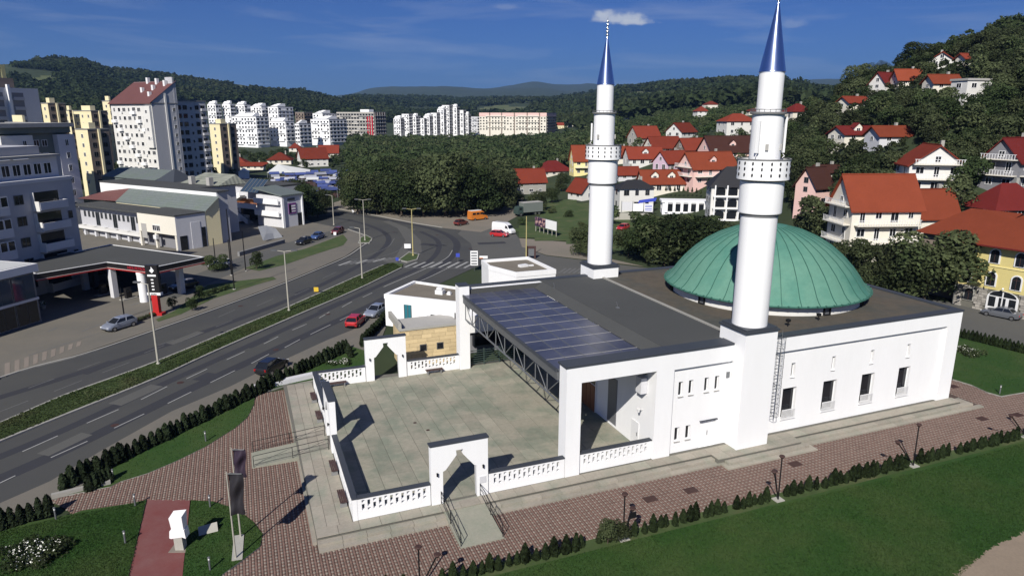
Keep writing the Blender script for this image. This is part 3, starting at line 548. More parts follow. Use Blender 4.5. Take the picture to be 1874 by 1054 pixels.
# ================================================================== terrace, steps, courtyard floor
ZT = .55
b = MB(); tpoly = [(-2.45, -2.0), (28.3, -2.0), (28.7, -2.85), (35.7, -2.85), (35.9, -2.0), (58.4, -2.0), (58.4, -1.2), (56.4, -1.2), (56.4, 26), (-2.9, 26.6)]
b.prism([(-2.45, -.9), (28.0, -.9), (28.0, -1.85), (36.4, -1.85), (36.4, -.9), (56.6, -.9), (56.6, 25.6), (15.5, 25.6), (15.5, 24.9), (-2.75, 26.6)], -.1, ZT-.035)
terrace = struct(b.build('terrace', 'mortar'))
def slab(x0, y0, x1, y1, z0, z1, parent, name='slab', mat='stone_slab_walk', g=.012, gy=None):
    b = MB(); w, h = x1-x0-2*g, y1-y0-2*(g if gy is None else gy); dz = random.uniform(-.004, .004); b.box(-w/2, -h/2, z0, w/2, h/2, z1+dz); return b.build(name, mat, parent, ((x0+x1)/2, (y0+y1)/2, 0))
def course(x0, x1, y0, y1, z0, z1, n, parent, name='slab', mat='stone_slab_walk'):
    e = [x0+(x1-x0)*i/n for i in range(n+1)]
    for i in range(n): slab(e[i], y0, e[i+1], y1, z0, z1, parent, name, mat)
course(-2.45, 28.0, -1.0, -.0, ZT-.06, ZT, 22, terrace); course(36.4, 56.6, -1.0, 0, ZT-.06, ZT, 14, terrace)
course(-2.45, 28.6, -1.5, -1.0, .0, ZT-.185, 20, terrace, 'step'); course(-2.45, 28.2, -2.0, -1.5, .0, ZT-.37, 20, terrace, 'step')
course(36.3, 57.6, -1.5, -1.0, .0, ZT-.185, 14, terrace, 'step'); course(36.0, 58.4, -2.0, -1.5, .0, ZT-.37, 14, terrace, 'step')
course(28.0, 36.4, -1.9, -.9, ZT-.06, ZT, 7, terrace); course(28.0, 36.4, -.9, 0, ZT-.06, ZT, 7, terrace)
course(28.6, 36.3, -2.4, -1.9, 0, ZT-.185, 6, terrace, 'step'); course(28.2, 36.0, -2.9, -2.4, 0, ZT-.37, 6, terrace, 'step')
slab(28.2, -2.4, 28.6, -1.5, 0, ZT-.37, terrace, 'step'); slab(28.6, -1.9, 29.0, -1.0, 0, ZT-.185, terrace, 'step') if False else None
slab(36.3, -2.4, 36.75, -1.5, 0, ZT-.185, terrace, 'step'); slab(36.0, -2.9, 37.2, -2.0, 0, ZT-.374, terrace, 'step')
course(56.6, 57.6, -1.0, .0, 0, ZT-.185, 1, terrace, 'step')
for i, (xa, xb) in enumerate([(-2.45, -1.7), (-1.7, -.9), (-.9, -.05)]):
    e = [0+26.2*k/19 for k in range(20)]
    for k in range(19): slab(xa, e[k], xb, e[k+1], ZT-.06, ZT, terrace)
slab(-2.75, -1.0, -2.45, 26.4, 0, ZT-.28, terrace, 'edge_stone')
court = struct(MB().box(.3, .3, .40, 23.2, 24.9, ZT-.03).build('courtyard_floor', 'mortar'))
nx, ny = 12, 15
for i in range(nx):
    for j in range(ny):
        x0, x1 = .3+14.9*i/nx, .3+14.9*(i+1)/nx; y0, y1 = .3+24.4*j/ny, .3+24.4*(j+1)/ny; slab(x0, y0, x1, y1, ZT-.05, ZT+.004, court, 'slab', 'stone_slab', .016, .005)
for i in range(4):
    for j in range(12): slab(15.2+2*i, .3+24.4*j/12, 15.2+2*(i+1), .3+24.4*(j+1)/12, ZT-.05, ZT+.004, court, 'slab', 'stone_slab', .016, .005)
for x, y in [(7.4, 13.2), (8.1, 11.4)]: MB().lathe([(.16, ZT+.005), (.16, ZT+.012)], x, y, 14).build('floor_drain', 'rust_cover', court)
# sloping ramps with steel handrails: front and west
def ramp(name, label, loc, rot, L, W, H):
    t = thing(name, label, 'ramp', loc, rot); b = MB(); b.add([(-W/2, 0, 0), (W/2, 0, 0), (W/2, L, 0), (-W/2, L, 0), (-W/2, 0, .05), (W/2, 0, .05), (W/2, L, H), (-W/2, L, H)], [(3, 2, 1, 0), (4, 5, 6, 7), (0, 1, 5, 4), (1, 2, 6, 5), (2, 3, 7, 6), (3, 0, 4, 7)]); b.build('ramp_slab', 'ramp_stone', t)
    for s in (-1, 1):
        r = MB(); x = s*(W/2-.05); z = lambda y: .05+(H-.05)*max(0, min(1, y/L)); ys = [.15, L*.52, L-.05]
        for y in ys: r.tube((x, y, z(y)), (x, y, z(y)+.95), .026, n=6)
        for dz in (.95, .55, .2): r.tube((x, ys[0], z(ys[0])+dz), (x, ys[-1], z(ys[-1])+dz), .024 if dz > .9 else .016, n=6)
        for a, c in ((0, 1), (1, 2)): r.tube((x, ys[a], z(ys[a])+.2), (x, ys[c], z(ys[c])+.9), .012, n=5)
        r.build('handrail', 'black_metal', t)
    return t
ramp('ramp', 'stone ramp with black handrails leading up to the front courtyard gate', (7.45, -4.75, .05), 0, 4.72, 2.95, .51)
ramp('ramp', 'pale stone ramp with thin handrails leading up to the side courtyard gate', (-6.1, 12.2, .05), -math.pi/2, 5.9, 2.7, .51)
for p in [(1190, 914), (1264, 898), (1455, 850), (1797, 767), (1744, 708), (1862, 760)]:
    c = gp(*p); b = MB(); b.box(-.5, -.35, .05, .5, .35, .075)
    for k in range(4): b.box(-.42+.23*k, -.3, .075, -.30+.23*k, .3, .082, 0)
    o = b.build('drain_cover', 'rust_cover', None, (c.x, c.y, 0)); tag(o, {1190: 'rusty drain cover in the paving, first beyond the first lamp', 1264: 'rusty drain cover in the paving below the arch opening', 1455: 'rusty drain cover in the paving by the minaret steps', 1797: 'rusty drain cover in the paving below the hall end', 1744: 'rusty drain cover beside the far hall corner', 1862: 'rusty drain cover at the far end of the paving'}[p[0]], 'drain cover', 'drain covers in the red paving')
# ================================================================== the mosque
mq = thing('mosque', 'white modern mosque with a green copper dome and a glazed canopy', 'mosque')
H1, H2 = 9.15, 9.30
MB().xprism([(15.55, ZT), (16.75, ZT), (16.75, 7.9), (23.15, 7.9), (23.15, ZT), (24.72, ZT), (24.72, H1), (15.55, H1)], .0, 1.2).build('portal_frame', 'white_plaster', mq)
hs = [(25.4, 25.82, 5.35, 6.58), (26.36, 26.78, 5.35, 6.58), (27.84, 28.26, 5.35, 6.58), (28.84, 29.26, 5.35, 6.58), (25.3, 25.76, 1.52, 2.73), (26.34, 26.8, 1.52, 2.73), (27.7, 29.25, ZT+.002, 2.85)]
MB().holes(24.72, 30.3, ZT, 7.78, hs, .3, .75).build('entrance_wall', 'white_plaster', mq)
MB().box(24.72, .02, 7.78, 30.3, .9, H1).build('fascia', 'white_plaster', mq)
wx = [(35.95, 37.45), (40.4, 41.95), (44.85, 46.4), (49.35, 50.82)]; sx = [(36.62, 37.05), (41.08, 41.5), (45.56, 45.98), (50.0, 50.42)]
hh = [(a, c, 1.65, 4.42) for a, c in wx]+[(a, c, 5.3, 6.62) for a, c in sx]
MB().holes(33.35, 54.5, ZT, 7.9, hh, .3, .78).build('hall_wall', 'white_plaster', mq)
MB().xprism([(33.35, 7.9), (54.5, 7.9), (54.5, ZT), (56.2, ZT), (56.2, H1), (33.35, H1)], .0, .9).build('hall_frame', 'white_plaster', mq)
MB().box(55.75, .9, ZT, 56.2, 25.2, H1).build('side_wall', 'white_plaster', mq); MB().box(31.5, 25.2, ZT, 56.2, 25.65, H1).build('rear_wall', 'white_plaster', mq)
def hole_window(x0, x1, z0, z1, y, parent, rail=False):
    w, h = x1-x0, z1-z0; b = MB(); t = .06
    b.box(-w/2, -.03, 0, -w/2+t, .05, h).box(w/2-t, -.03, 0, w/2, .05, h).box(-w/2+t, -.03, h-t, w/2-t, .05, h).box(-w/2+t, -.03, 0, w/2-t, .05, t)
    f = b.build('window', 'frame_white', parent, ((x0+x1)/2, y, z0)); MB().box(-w/2+t, .0, t, w/2-t, .02, h-t).build('pane', 'glass_dark', f)
    MB().box(-w/2-.04, -.30 if not rail else -.42, -.06, w/2+.04, -.03, -.003).build('sill', 'concrete' if not rail else 'white_plaster', f); return f
for a, c, d, e in hs[:6]: hole_window(a, c, d, e, .52, mq)
for a, c in sx: hole_window(a, c, 5.3, 6.62, .6, mq)
for a, c in wx:
    f = hole_window(a, c, 1.65, 4.42, .6, mq, True); w = c-a; r = MB()
    r.box(-w/2+.02, -.42, .80, w/2-.02, -.38, .86).box(-w/2+.02, -.42, .02, w/2-.02, -.38, .07)
    n = 12
    for k in range(n): x = -w/2+.06+(w-.12)*k/(n-1); r.box(x-.028, -.415, .07, x+.028, -.385, .80)
    r.build('railing', 'frame_white', f)
d = MB().box(-.775, -.02, 0, .775, .04, 2.3).build('door', 'frame_white', mq, (28.475, .5, ZT))
for s in (-1, 1): MB().box(min(s*.03, s*.74), -.05, .06, max(s*.03, s*.74), -.021, 2.24).build('door_leaf', 'white_plaster', d)
MB().box(.06, -.10, .95, .10, -.051, 1.35).build('handle', 'frame_steel', d)
MB().box(27.62, .14, 2.88, 29.33, .299, 2.92).build('door_canopy', 'slate_metal', mq)
# inner walls below the canopy
MB().box(23.2, 1.2, ZT, 23.6, 24.9, 8.5).build('porch_wall', 'white_plaster', mq)
lv = MB()
for k in range(20): lv.box(-.05, -.7, .12+.2*k, .0, .7, .26+.2*k)
lv.box(-.03, -.75, .0, .0, .75, 4.2, 1); lv.build('louvre_panel', ['frame_steel', 'grey_plaster_dark'], mq, (23.195, 6.5, .8))
d = MB().box(-.06, -.55, 0, -.0, .55, 2.1).build('door', 'frame_white', mq, (23.195, 2.7, ZT)); MB().box(-.11, -.4, .95, -.061, -.34, 1.25).build('handle', 'frame_steel', d)
d = MB().box(-.10, -1.7, 0, -.0, 1.7, 3.3).build('door', 'frame_white', mq, (23.195, 11.0, ZT))
for y in (-1.2, -.4, .4, 1.2): MB().box(-.15, y-.36, .04, -.101, y+.36, 2.5).build('door_leaf', 'wood_door', d)
for y in (-1.2, -.4, .4, 1.2): MB().box(-.13, y-.36, 2.6, -.101, y+.36, 3.2).build('pane', 'glass_dark', d)
for y in (15.5, 19.0, 22.0):
    d = MB().box(-.06, -1.2, 0, -.0, 1.2, 3.0).build('window', 'frame_grey', mq, (23.195, y, ZT+.3)); MB().box(-.08, -1.1, .1, -.061, 1.1, 2.9).build('pane', 'glass_dark', d)
MB().tube((23.19, 1.75, 4.0), (22.8, 1.75, 4.1), .03, n=6).tube((22.8, 1.75, 4.15), (22.8, 1.75, 3.85), .16, .08, 8).build('wall_lamp', 'frame_white', mq)
MB().box(22.6, 1.25, 5.6, 23.19, 2.0, 6.9).build('air_unit', 'grey_plaster_light', mq)
for p in [(30.0, 1, 6.6)]: MB().box(29.9, .22, 6.3, 30.2, .299, 6.8).build('wall_vent', 'frame_steel', mq)
# roofs and copings
MB().box(15.45, -.06, H1, 30.2, 1.35, H2).build('coping', 'slate_metal', mq); MB().box(33.4, -.06, H1, 56.3, .75, H2).build('coping', 'slate_metal', mq)
MB().box(55.65, .75, H1, 56.3, 25.0, H2).build('coping', 'slate_metal', mq); MB().box(15.2, 25.0, H1, 56.3, 25.7, H2).build('coping', 'slate_metal', mq)
MB().box(24.5, 1.35, 8.9, 31.4, 25.0, 9.17).build('flat_roof', 'roof_felt', mq)
b = MB(); b.add([(23.5, 1.36, 8.62), (24.5, 1.36, 9.2), (24.5, 24.99, 9.2), (23.5, 24.99, 8.62), (24.5, 1.36, 8.5), (24.5, 24.99, 8.5)], [(0, 1, 2, 3), (0, 4, 1), (3, 2, 5)], 0); b.box(24.5, 1.36, 9.171, 25.2, 24.99, 9.25); b.build('roof_upstand', 'roof_felt', mq); MB().box(15.45, 24.33, 8.5, 24.5, 24.39, 9.149).build('rear_flashing', 'roof_felt', mq); MB().box(15.56, 1.205, 8.5, 24.5, 1.26, 9.149).build('front_flashing', 'roof_felt', mq)
MB().box(31.4, 1.9, 9.0, 31.62, 25.0, 9.30).build('roof_kerb', 'kerb', mq)
MB().box(31.62, .75, 8.9, 55.65, 25.0, 9.16).build('hall_roof', 'roof_brown', mq)
MB().xprism([(15.2, 7.6), (30.4, 7.6), (30.4, H1), (15.2, H1)], 24.4, 25.3).build('rear_beam', 'white_plaster', mq)
MB().box(14.95, 24.0, ZT, 16.05, 25.3, 9.6).build('rear_pier', 'white_plaster', mq); MB().box(14.9, 23.95, 9.6, 16.1, 25.35, 9.68).build('coping', 'slate_metal', mq)
# canopy: trusses, beams and glass panes
def truss(x, z0, z1, y0, y1, n, m='frame_steel'):
    t = MB(); dy = (y1-y0)/n
    t.tube((x, y0, z1), (x, y1, z1), .09, n=8); t.tube((x, y0, z0), (x, y1, z0), .08, n=8)
    for i in range(n+1): t.tube((x, y0+i*dy, z0), (x, y0+i*dy, z1), .05, n=6)
    for i in range(n): t.tube((x, y0+i*dy, z0 if i % 2 else z1), (x, y0+(i+1)*dy, z1 if i % 2 else z0), .045, n=6)
    return t.build('truss', m, mq)
truss(15.6, 6.05, 7.85, 1.2, 24.0, 10); MB().box(15.34, 1.25, 7.86, 15.62, 24.0, 8.44).build('edge_beam', 'frame_grey', mq); truss(23.0, 7.2, 8.4, 1.2, 24.4, 14)
for j in range(1, 11): MB().tube((15.6, 1.2+22.9*j/11, 8.46), (23.2, 1.2+22.9*j/11, 8.52), .06, n=6).build('cross_beam', 'frame_steel', mq)
nx, ny = 5, 11; pane_me = {}
for i in range(nx):
    for j in range(ny):
        x0, x1 = 15.45+8.0*i/nx, 15.45+8.0*(i+1)/nx; y0, y1 = 1.4+23.4*j/ny, 1.4+23.4*(j+1)/ny; w, h = x1-x0, y1-y0
        if 'p' not in pane_me: pane_me['p'] = MB().box(-w/2+.03, -h/2+.05, 0, w/2-.03, h/2-.05, .035).mesh('roof_pane', 'canopy_glass'); pane_me['q'] = MB().box(-w/2+.03, -h/2+.05, 0, w/2-.03, h/2-.05, .035).mesh('roof_pane', 'roof_felt')
        o = link('roof_pane', pane_me['p'], mq, ((x0+x1)/2, (y0+y1)/2, 8.60))
for j in range(ny+1): y = 1.4+23.4*j/ny; MB().box(15.45, y-.016, 8.57, 23.5, y+.016, 8.645).build('glazing_bar', 'concrete' if 0 < j < ny-1 else 'frame_steel', mq)
for i in range(1, nx): x = 15.45+8.0*i/nx; MB().box(x-.05, 1.36, 8.55, x+.05, 24.9, 8.64).build('rafter', 'frame_grey', mq)
MB().box(15.3, 1.36, 8.45, 15.45, 24.9, 8.70).build('gutter', 'slate_metal', mq)
# dome
DX, DY, DR = 44.2, 12.85, 9.8
MB().lathe([(9.25, 9.16), (9.25, 10.05)], DX, DY, 72, 0, True, False).build('drum', 'white_plaster_worn', mq)
prof = [(9.72, 10.02), (9.86, 10.10), (9.80, 10.22), (9.45, 10.50), (9.10, 10.90), (8.68, 11.52), (8.05, 12.35), (7.2, 13.25), (6.1, 14.15), (4.8, 14.95), (3.3, 15.58), (1.7, 15.98), (.0, 16.1)]
NG = 36; ga = math.pi/NG
def gore_mesh():
    pts, fs = [], []; ks = [-1, -.5, 0, .5, 1]
    for r, z in prof: pts += [((r+(.0 if abs(k) == 1 else .015))*math.cos(k*ga*.995), (r)*math.sin(k*ga*.995), z) for k in ks]
    for j in range(len(prof)-1):
        for i in range(4): fs.append((j*5+i, j*5+i+1, (j+1)*5+i+1, (j+1)*5+i))
    return MB().add(pts, fs, 0, True).mesh('dome_panel', 'copper')
def rib_mesh():
    b = MB(); w = .026
    for j in range(len(prof)-2):
        (r0, z0), (r1, z1) = prof[j], prof[j+1]; d = .055
        b.add([(r0, -w, z0), (r0, w, z0), (r0+d, w, z0+d*.6), (r0+d, -w, z0+d*.6), (r1, -w, z1), (r1, w, z1), (r1+d, w, z1+d*.6), (r1+d, -w, z1+d*.6)], [(3, 2, 6, 7), (0, 3, 7, 4), (2, 1, 5, 6), (0, 1, 2, 3)], 0)
    return b.mesh('rib', 'copper_dark')
def lap_mesh():
    b = MB()
    for r, z in [(8.9, 11.2), (8.35, 11.95), (7.6, 12.86), (6.65, 13.72), (5.4, 14.6), (4.0, 15.3)]:
        for k in range(2):
            a0, a1 = (-1+k)*ga*.97, k*ga*.97; zz = z+.05*k
            b.add([(r*math.cos(a0)+.03, r*math.sin(a0), zz), (r*math.cos(a1)+.03, r*math.sin(a1), zz), (r*math.cos(a1)-.02, r*math.sin(a1)*.995, zz+.05), (r*math.cos(a0)-.02, r*math.sin(a0)*.995, zz+.05)], [(0, 1, 2, 3)], 0)
    return b.mesh('seam', 'copper_dark')
gm, rm = gore_mesh(), rib_mesh()
for k in range(NG):
    link('dome_panel', gm, mq, (DX, DY, 0), 2*ga*k+.05); link('rib', rm, mq, (DX, DY, 0), 2*ga*k+ga+.05)
MB().lathe([(9.9, 10.03), (9.97, 10.08), (9.97, 10.14), (9.8, 10.2)], DX, DY, 72, 0, True, False).build('eave_rim', 'copper_dark', mq)
eb = MB()
for k in range(72):
    a = 2*math.pi*k/72+.02; c, s = math.cos(a), math.sin(a); eb.obox((DX+9.9*c, DY+9.9*s), .28, .14, 10.12, 10.24, a)
stuff(eb.build('eave_clip', 'copper_dark', mq))
MB().lathe([(.5, 16.05), (.35, 16.35), (.12, 16.5), (.02, 17.0)], DX, DY, 16).build('dome_cap', 'copper_dark', mq)
for k in range(10):
    a = 2*math.pi*(k+.35)/10; c, s = math.cos(a), math.sin(a); b = MB(); t = .07
    b.box(.0, -.35, .0, .25, -.35+t, .75).box(.0, .35-t, 0, .25, .35, .75).box(0, -.35+t, .75-t, .25, .35-t, .75).box(0, -.35+t, 0, .25, .35-t, t)
    v = b.build('drum_vent', 'black_metal', mq, (DX+9.2*c, DY+9.2*s, 9.2), a); MB().box(.03, -.28, .07, .08, .28, .68).build('vent_panel', 'frame_steel' if k % 2 else 'glass_dark', v)
for x, y in [(37.6, 2.2), (41.4, 2.6)]: MB().tube((x, y, 9.16), (x, y, 9.55), .05, n=6).lathe([(.0, 9.55), (.2, 9.6), (.22, 9.8), (.05, 9.86)], x, y, 10).build('roof_light', 'black_metal', mq)
for x, y in [(26.9, 12.5), (24.6, 21.5)]: MB().box(x-.15, y-.15, 9.17, x+.15, y+.15, 9.24).tube((x, y, 9.24), (x-.15, y, 9.75), .035, n=6).build('roof_vent', 'frame_steel', mq)
# cage ladder beside the near minaret
l = MB()
for x in (34.2, 34.75): l.tube((x, -.25, 2.2), (x, -.25, 9.9), .03, n=5)
for k in range(25): l.tube((34.2, -.25, 2.4+.3*k), (34.75, -.25, 2.4+.3*k), .016, n=4)
for k in range(9):
    z = 2.6+.85*k; q = [(34.475+.42*math.cos(a), -.3-.55*math.sin(a), z) for a in np.linspace(0, math.pi, 8)]
    for a, c in zip(q, q[1:]): l.tube(a, c, .018, n=4)
for a in np.linspace(.5, math.pi-.5, 4): l.tube((34.475+.42*math.cos(a), -.3-.55*math.sin(a), 2.6), (34.475+.42*math.cos(a), -.3-.55*math.sin(a), 9.4), .014, n=4)
for z in (2.6, 5.1, 7.6, 9.2): l.tube((34.2, -.25, z), (34.2, .3, z), .02, n=4).tube((34.75, -.25, z), (34.75, .3, z), .02, n=4)
l.build('cage_ladder', 'frame_steel', mq)
MB().box(24.95, -.035, 1.1, 25.05, -.0, 1.6) and None
# ------------------------------------------------------------------ minarets
def minaret(x, y, label, full, panels):
    t = thing('minaret', label, 'minaret', (x, y, 0), 0, 'twin minarets of the mosque'); zb = .1 if full else 9.0
    MB().box(-1.55, -1.55, zb, 1.55, 1.55, 10.30).build('pedestal', 'white_plaster', t)
    MB().box(-1.66, -1.66, 10.30, 1.66, 1.66, 10.46).box(-1.5, -1.5, 10.46, 1.5, 1.5, 10.62).build('pedestal_cap', 'slate_metal', t)
    MB().lathe([(1.36, 10.62), (1.36, 19.28)], n=48).build('shaft', 'white_plaster', t)
    MB().lathe([(1.42, 19.28), (1.42, 19.5)], n=48).build('shadow_joint', 'concrete_dark', t)
    MB().lathe([(1.58, 19.5), (1.60, 19.56), (1.60, 21.9)], n=48).build('collar', 'white_plaster', t)
    MB().lathe([(1.5, 21.9), (1.80, 22.05)], n=48).build('balcony_floor', 'concrete', t)
    MB().lathe([(1.90, 22.05), (1.90, 23.5), (1.80, 23.5), (1.80, 22.1)], n=48, cap=False).build('balcony_wall', 'white_plaster', t)
    MB().lathe([(1.79, 22.9), (1.1, 22.95)], n=48, cap=False).build('balcony_deck', 'concrete', t)
    MB().lathe([(1.93, 23.48), (1.95, 23.58), (1.8, 23.58)], n=48, cap=False).build('balcony_rail', 'concrete_dark', t)
    st = MB().xprism([(-.055, -.07), (0, -.12), (.055, -.07), (.055, .07), (0, .12), (-.055, .07)], -.05, .05).mesh('balcony_hole', 'black_metal')
    ro = MB().tube((0, -.03, 0), (0, -.06, 0), .09, n=8).mesh('balcony_boss', 'concrete_dark')
    for row, z in enumerate((22.42, 22.86, 23.26)):
        for k in range(18):
            a = 2*math.pi*(k+.5*(0))/18+.1; o = link('balcony_hole', st, t, (1.90*math.cos(a), 1.90*math.sin(a), z), a+math.pi/2)
    MB().lathe([(1.12, 22.9), (1.12, 26.75)], n=40).build('upper_shaft', 'white_plaster', t)
    MB().lathe([(1.12, 26.75), (1.3, 26.80), (1.32, 26.90), (1.0, 26.95)], n=40).build('upper_ring', 'concrete_dark', t)
    rg = MB(); q = [(1.26*math.cos(a), 1.26*math.sin(a), 27.12) for a in np.linspace(0, 2*math.pi, 21)]
    for a, c in zip(q, q[1:]): rg.tube(a, c, .028, n=5)
    for a in q[:-1]: rg.tube((a[0], a[1], 26.9), a, .02, n=4)
    rg.build('ring_rail', 'frame_steel', t)
    MB().lathe([(.885, 26.95), (.885, 29.72)], n=40).build('top_shaft', 'white_plaster', t)
    MB().lathe([(.89, 29.72), (.95, 29.76), (.93, 29.84), (.10, 34.4), (.06, 34.55)], n=40).build('spire', 'steel_sheet', t)
    f = [(.05, 34.5)]
    for k, r in enumerate((.15, .135, .12, .105, .09)):
        z = 34.72+.33*k; f += [(.04, z-.15), (r*.8, z-.08), (r, z), (r*.8, z+.08), (.04, z+.15)]
    f += [(.03, 36.3), (.0, 36.6)]
    MB().lathe(f, n=12, cap=False).build('finial', 'brass', t)
    for a, w, h in panels:
        ca, sa = math.cos(a), math.sin(a); MB().obox((1.32*ca, 1.32*sa), .16, w, 24.0, 24.0+h, a).build('antenna_panel', 'frame_white', t)
        q = [(1.25*ca, 1.25*sa, 24.0), (1.45*ca, 1.45*sa, 23.75), (1.3*ca, 1.3*sa, 23.6)]; MB().tube(q[0], q[1], .03, n=5).tube(q[1], q[2], .03, n=5).build('cable', 'frame_white', t)
    for a in ((-2.2, -1.1, .4, 1.9) if full else (-2.6, -.6, 1.5)): ca, sa = math.cos(a), math.sin(a); MB().obox((1.2*ca, 1.2*sa), .12, .22, 24.2, 24.65, a).build('loudspeaker', 'concrete', t)
    return t
minaret(31.85, .4, 'taller looking minaret on the tall white base beside the cage ladder', True, [(-.45, .3, 2.6), (-2.75, .28, 2.3), (-.05, .3, 2.6), (1.6, .3, 2.4)])
minaret(31.85, 25.2, 'minaret rising from the low white block at the rear roof edge', False, [(2.6, .24, 1.8)])
# ------------------------------------------------------------------ courtyard walls and gates
def pierced(name, label, loc, rot, L, coping_ext=0.):
    t = thing(name, label, 'balustrade wall', loc, rot, 'pierced white walls round the courtyard'); hs = []; n = int((L-.4)/.38); p0 = (L-n*.38)/2
    for k in range(n):
        x = p0+.38*k+.09
        hs += [(x, x+.20, .66, 1.12), (x, x+.20, 1.22, 1.42)] if k % 2 == 0 else [(x, x+.20, .62, .80), (x, x+.20, .90, 1.38)]
    MB().holes(0, L, 0, 1.58, hs, -.14, .14).build('wall_panel', 'white_plaster', t)
    MB().box(-.0-coping_ext, -.21, 1.58, L+coping_ext, .21, 1.66).build('coping', 'slate_metal', t); return t
pierced('pierced_wall', 'pierced white wall left of the front gate, at the near courtyard corner', (.32, .16, ZT), 0, 4.98)
pierced('pierced_wall', 'pierced white wall between the front gate and the tall portal pier', (9.53, .16, ZT), 0, 5.98)
pierced('pierced_wall', 'pierced white wall closing the opening below the portal lintel', (16.8, .3, ZT), 0, 6.3)
pierced('pierced_wall', 'pierced white wall at the back between the far gate and the stone block', (9.35, 24.5, ZT), 0, 5.55)
pierced('pierced_wall', 'pierced white wall at the back beside the hedge lawn, left of the far gate', (.32, 24.5, ZT), 0, 4.75)
pierced('pierced_wall', 'pierced white side wall with two benches, nearer the camera than the side gate', (.16, 10.0, ZT), -math.pi/2, 9.7)
pierced('pierced_wall', 'pierced white side wall beyond the side gate, ending at the far corner', (.16, 24.35, ZT), -math.pi/2, 9.85)
for x, y, nm in [(.16, .16, 'white corner pier at the near courtyard corner'), (.16, 24.5, 'white corner pier at the far courtyard corner')]:
    t = thing('corner_pier', nm, 'pier', (x, y, ZT)); MB().box(-.16, -.16, 0, .155, .155, 1.60).build('shaft', 'white_plaster', t); MB().box(-.20, -.22, 1.60, .16, .16, 1.69).build('coping', 'slate_metal', t)
def gate(label, loc, rot, lamp_side=1, plaque=False):
    """local x along the wall, centred; z from the terrace"""
    t = thing('gateway', label, 'gate', loc, rot, 'white gateways of the courtyard'); W = 2.06; h = 4.42
    MB().xprism([(-W, 0), (-1.25, 0), (-1.22, 2.42), (-1.02, 2.52), (-.23, 3.50), (-.26, 3.86), (.26, 3.86), (.23, 3.50), (1.02, 2.52), (1.22, 2.42), (1.25, 0), (W, 0), (W, h), (-W, h)], -.24, .24).build('arch_wall', 'white_plaster', t)
    MB().box(-W-.07, -.31, h, W+.07, .31, h+.09).build('coping', 'slate_metal', t)
    for s in (-1, 1):
        x = s*1.66; y = -.24*lamp_side; MB().box(x-.03, min(y, y-.1*lamp_side), 2.30, x+.03, max(y, y-.1*lamp_side)-.0005, 2.38).tube((x, y-.13*lamp_side, 2.22), (x, y-.13*lamp_side, 2.46), .06, .06, 8).build('wall_lamp', 'black_metal', t)
    if plaque: MB().box(1.42, -.27, 1.0, 1.9, -.241, 1.5).build('plaque', 'grey_plaster_light', t)
    for s in (-1, 1): MB().box(s*1.245-.03, .0, .02, s*1.245+.03, .05, 2.3).build('gate_post', 'frame_grey', t)
    return t
gate('white gateway at the head of the front ramp', (7.42, .16, ZT), 0, 1, True)
gate('white gateway in the side wall, seen almost edge on', (.16, 12.2, ZT), -math.pi/2, 1)
gate('white gateway at the back of the courtyard beside the stone block', (7.2, 24.5, ZT), 0, 1)
def bench(label, loc, rot):
    t = thing('bench', label, 'bench', loc, rot, 'dark benches along the courtyard walls')
    for k in range(4): MB().box(-.9, -.24+.125*k, .42, .9, -.24+.125*k+.105, .47).build('slat', 'bench_wood', t)
    for x in (-.7, .7): MB().box(x-.05, -.22, 0, x+.05, .24, .419).build('leg', 'concrete_dark', t)
lb = ['dark wooden bench on the outer side wall, nearest the near corner', 'dark wooden bench on the outer side wall, just short of the side ramp', 'dark wooden bench on the outer side wall, just beyond the side gate', 'dark wooden bench on the outer side wall, nearest the far corner']
for y, l in zip((2.7, 7.3, 17.0, 21.5), lb): bench(l, (-.33, y, ZT), math.pi/2)
bench('dark bench inside the back wall, right of the far gate', (12.1, 24.0, ZT), 0); bench('dark bench inside the back wall, left of the far gate', (2.2, 24.0, ZT), 0)
# metal fence closing the back of the canopy
t = thing('metal_fence', 'dark green metal rail fence under the back of the canopy', 'fence', (16.1, 24.75, ZT))
for k in range(7): MB().box(0, -.02, .18+.24*k, 7.0, .02, .25+.24*k).build('rail', 'railing_green', t)
for x in (.04, 1.75, 3.5, 5.25, 6.96): MB().box(x-.04, -.04, 0, x+.04, .04, 1.85).build('post', 'railing_green', t)
# low wall at the end of the side walk
p, q = gp(462, 716), gp(574, 691); b = MB(); d = (q-p).normalized(); n = Vector((-d.y, d.x, 0))*.35; b.prism([(v.x, v.y) for v in (p-n, q-n, q+n, p+n)], .0, .55); tag(b.build('low_wall', 'grey_plaster_light'), 'low pale wall between the hedge lawn and the paving', 'wall')
p, q = gp(95, 912), gp(203, 886); d = (q-p).normalized(); n = Vector((-d.y, d.x, 0))*.16; b = MB(); b.prism([(v.x, v.y) for v in (p-n, q-n, q+n, p+n)], .0, .35); tag(b.build('low_wall', 'kerb'), 'low pale kerb wall at the pointed end of the paving', 'wall')
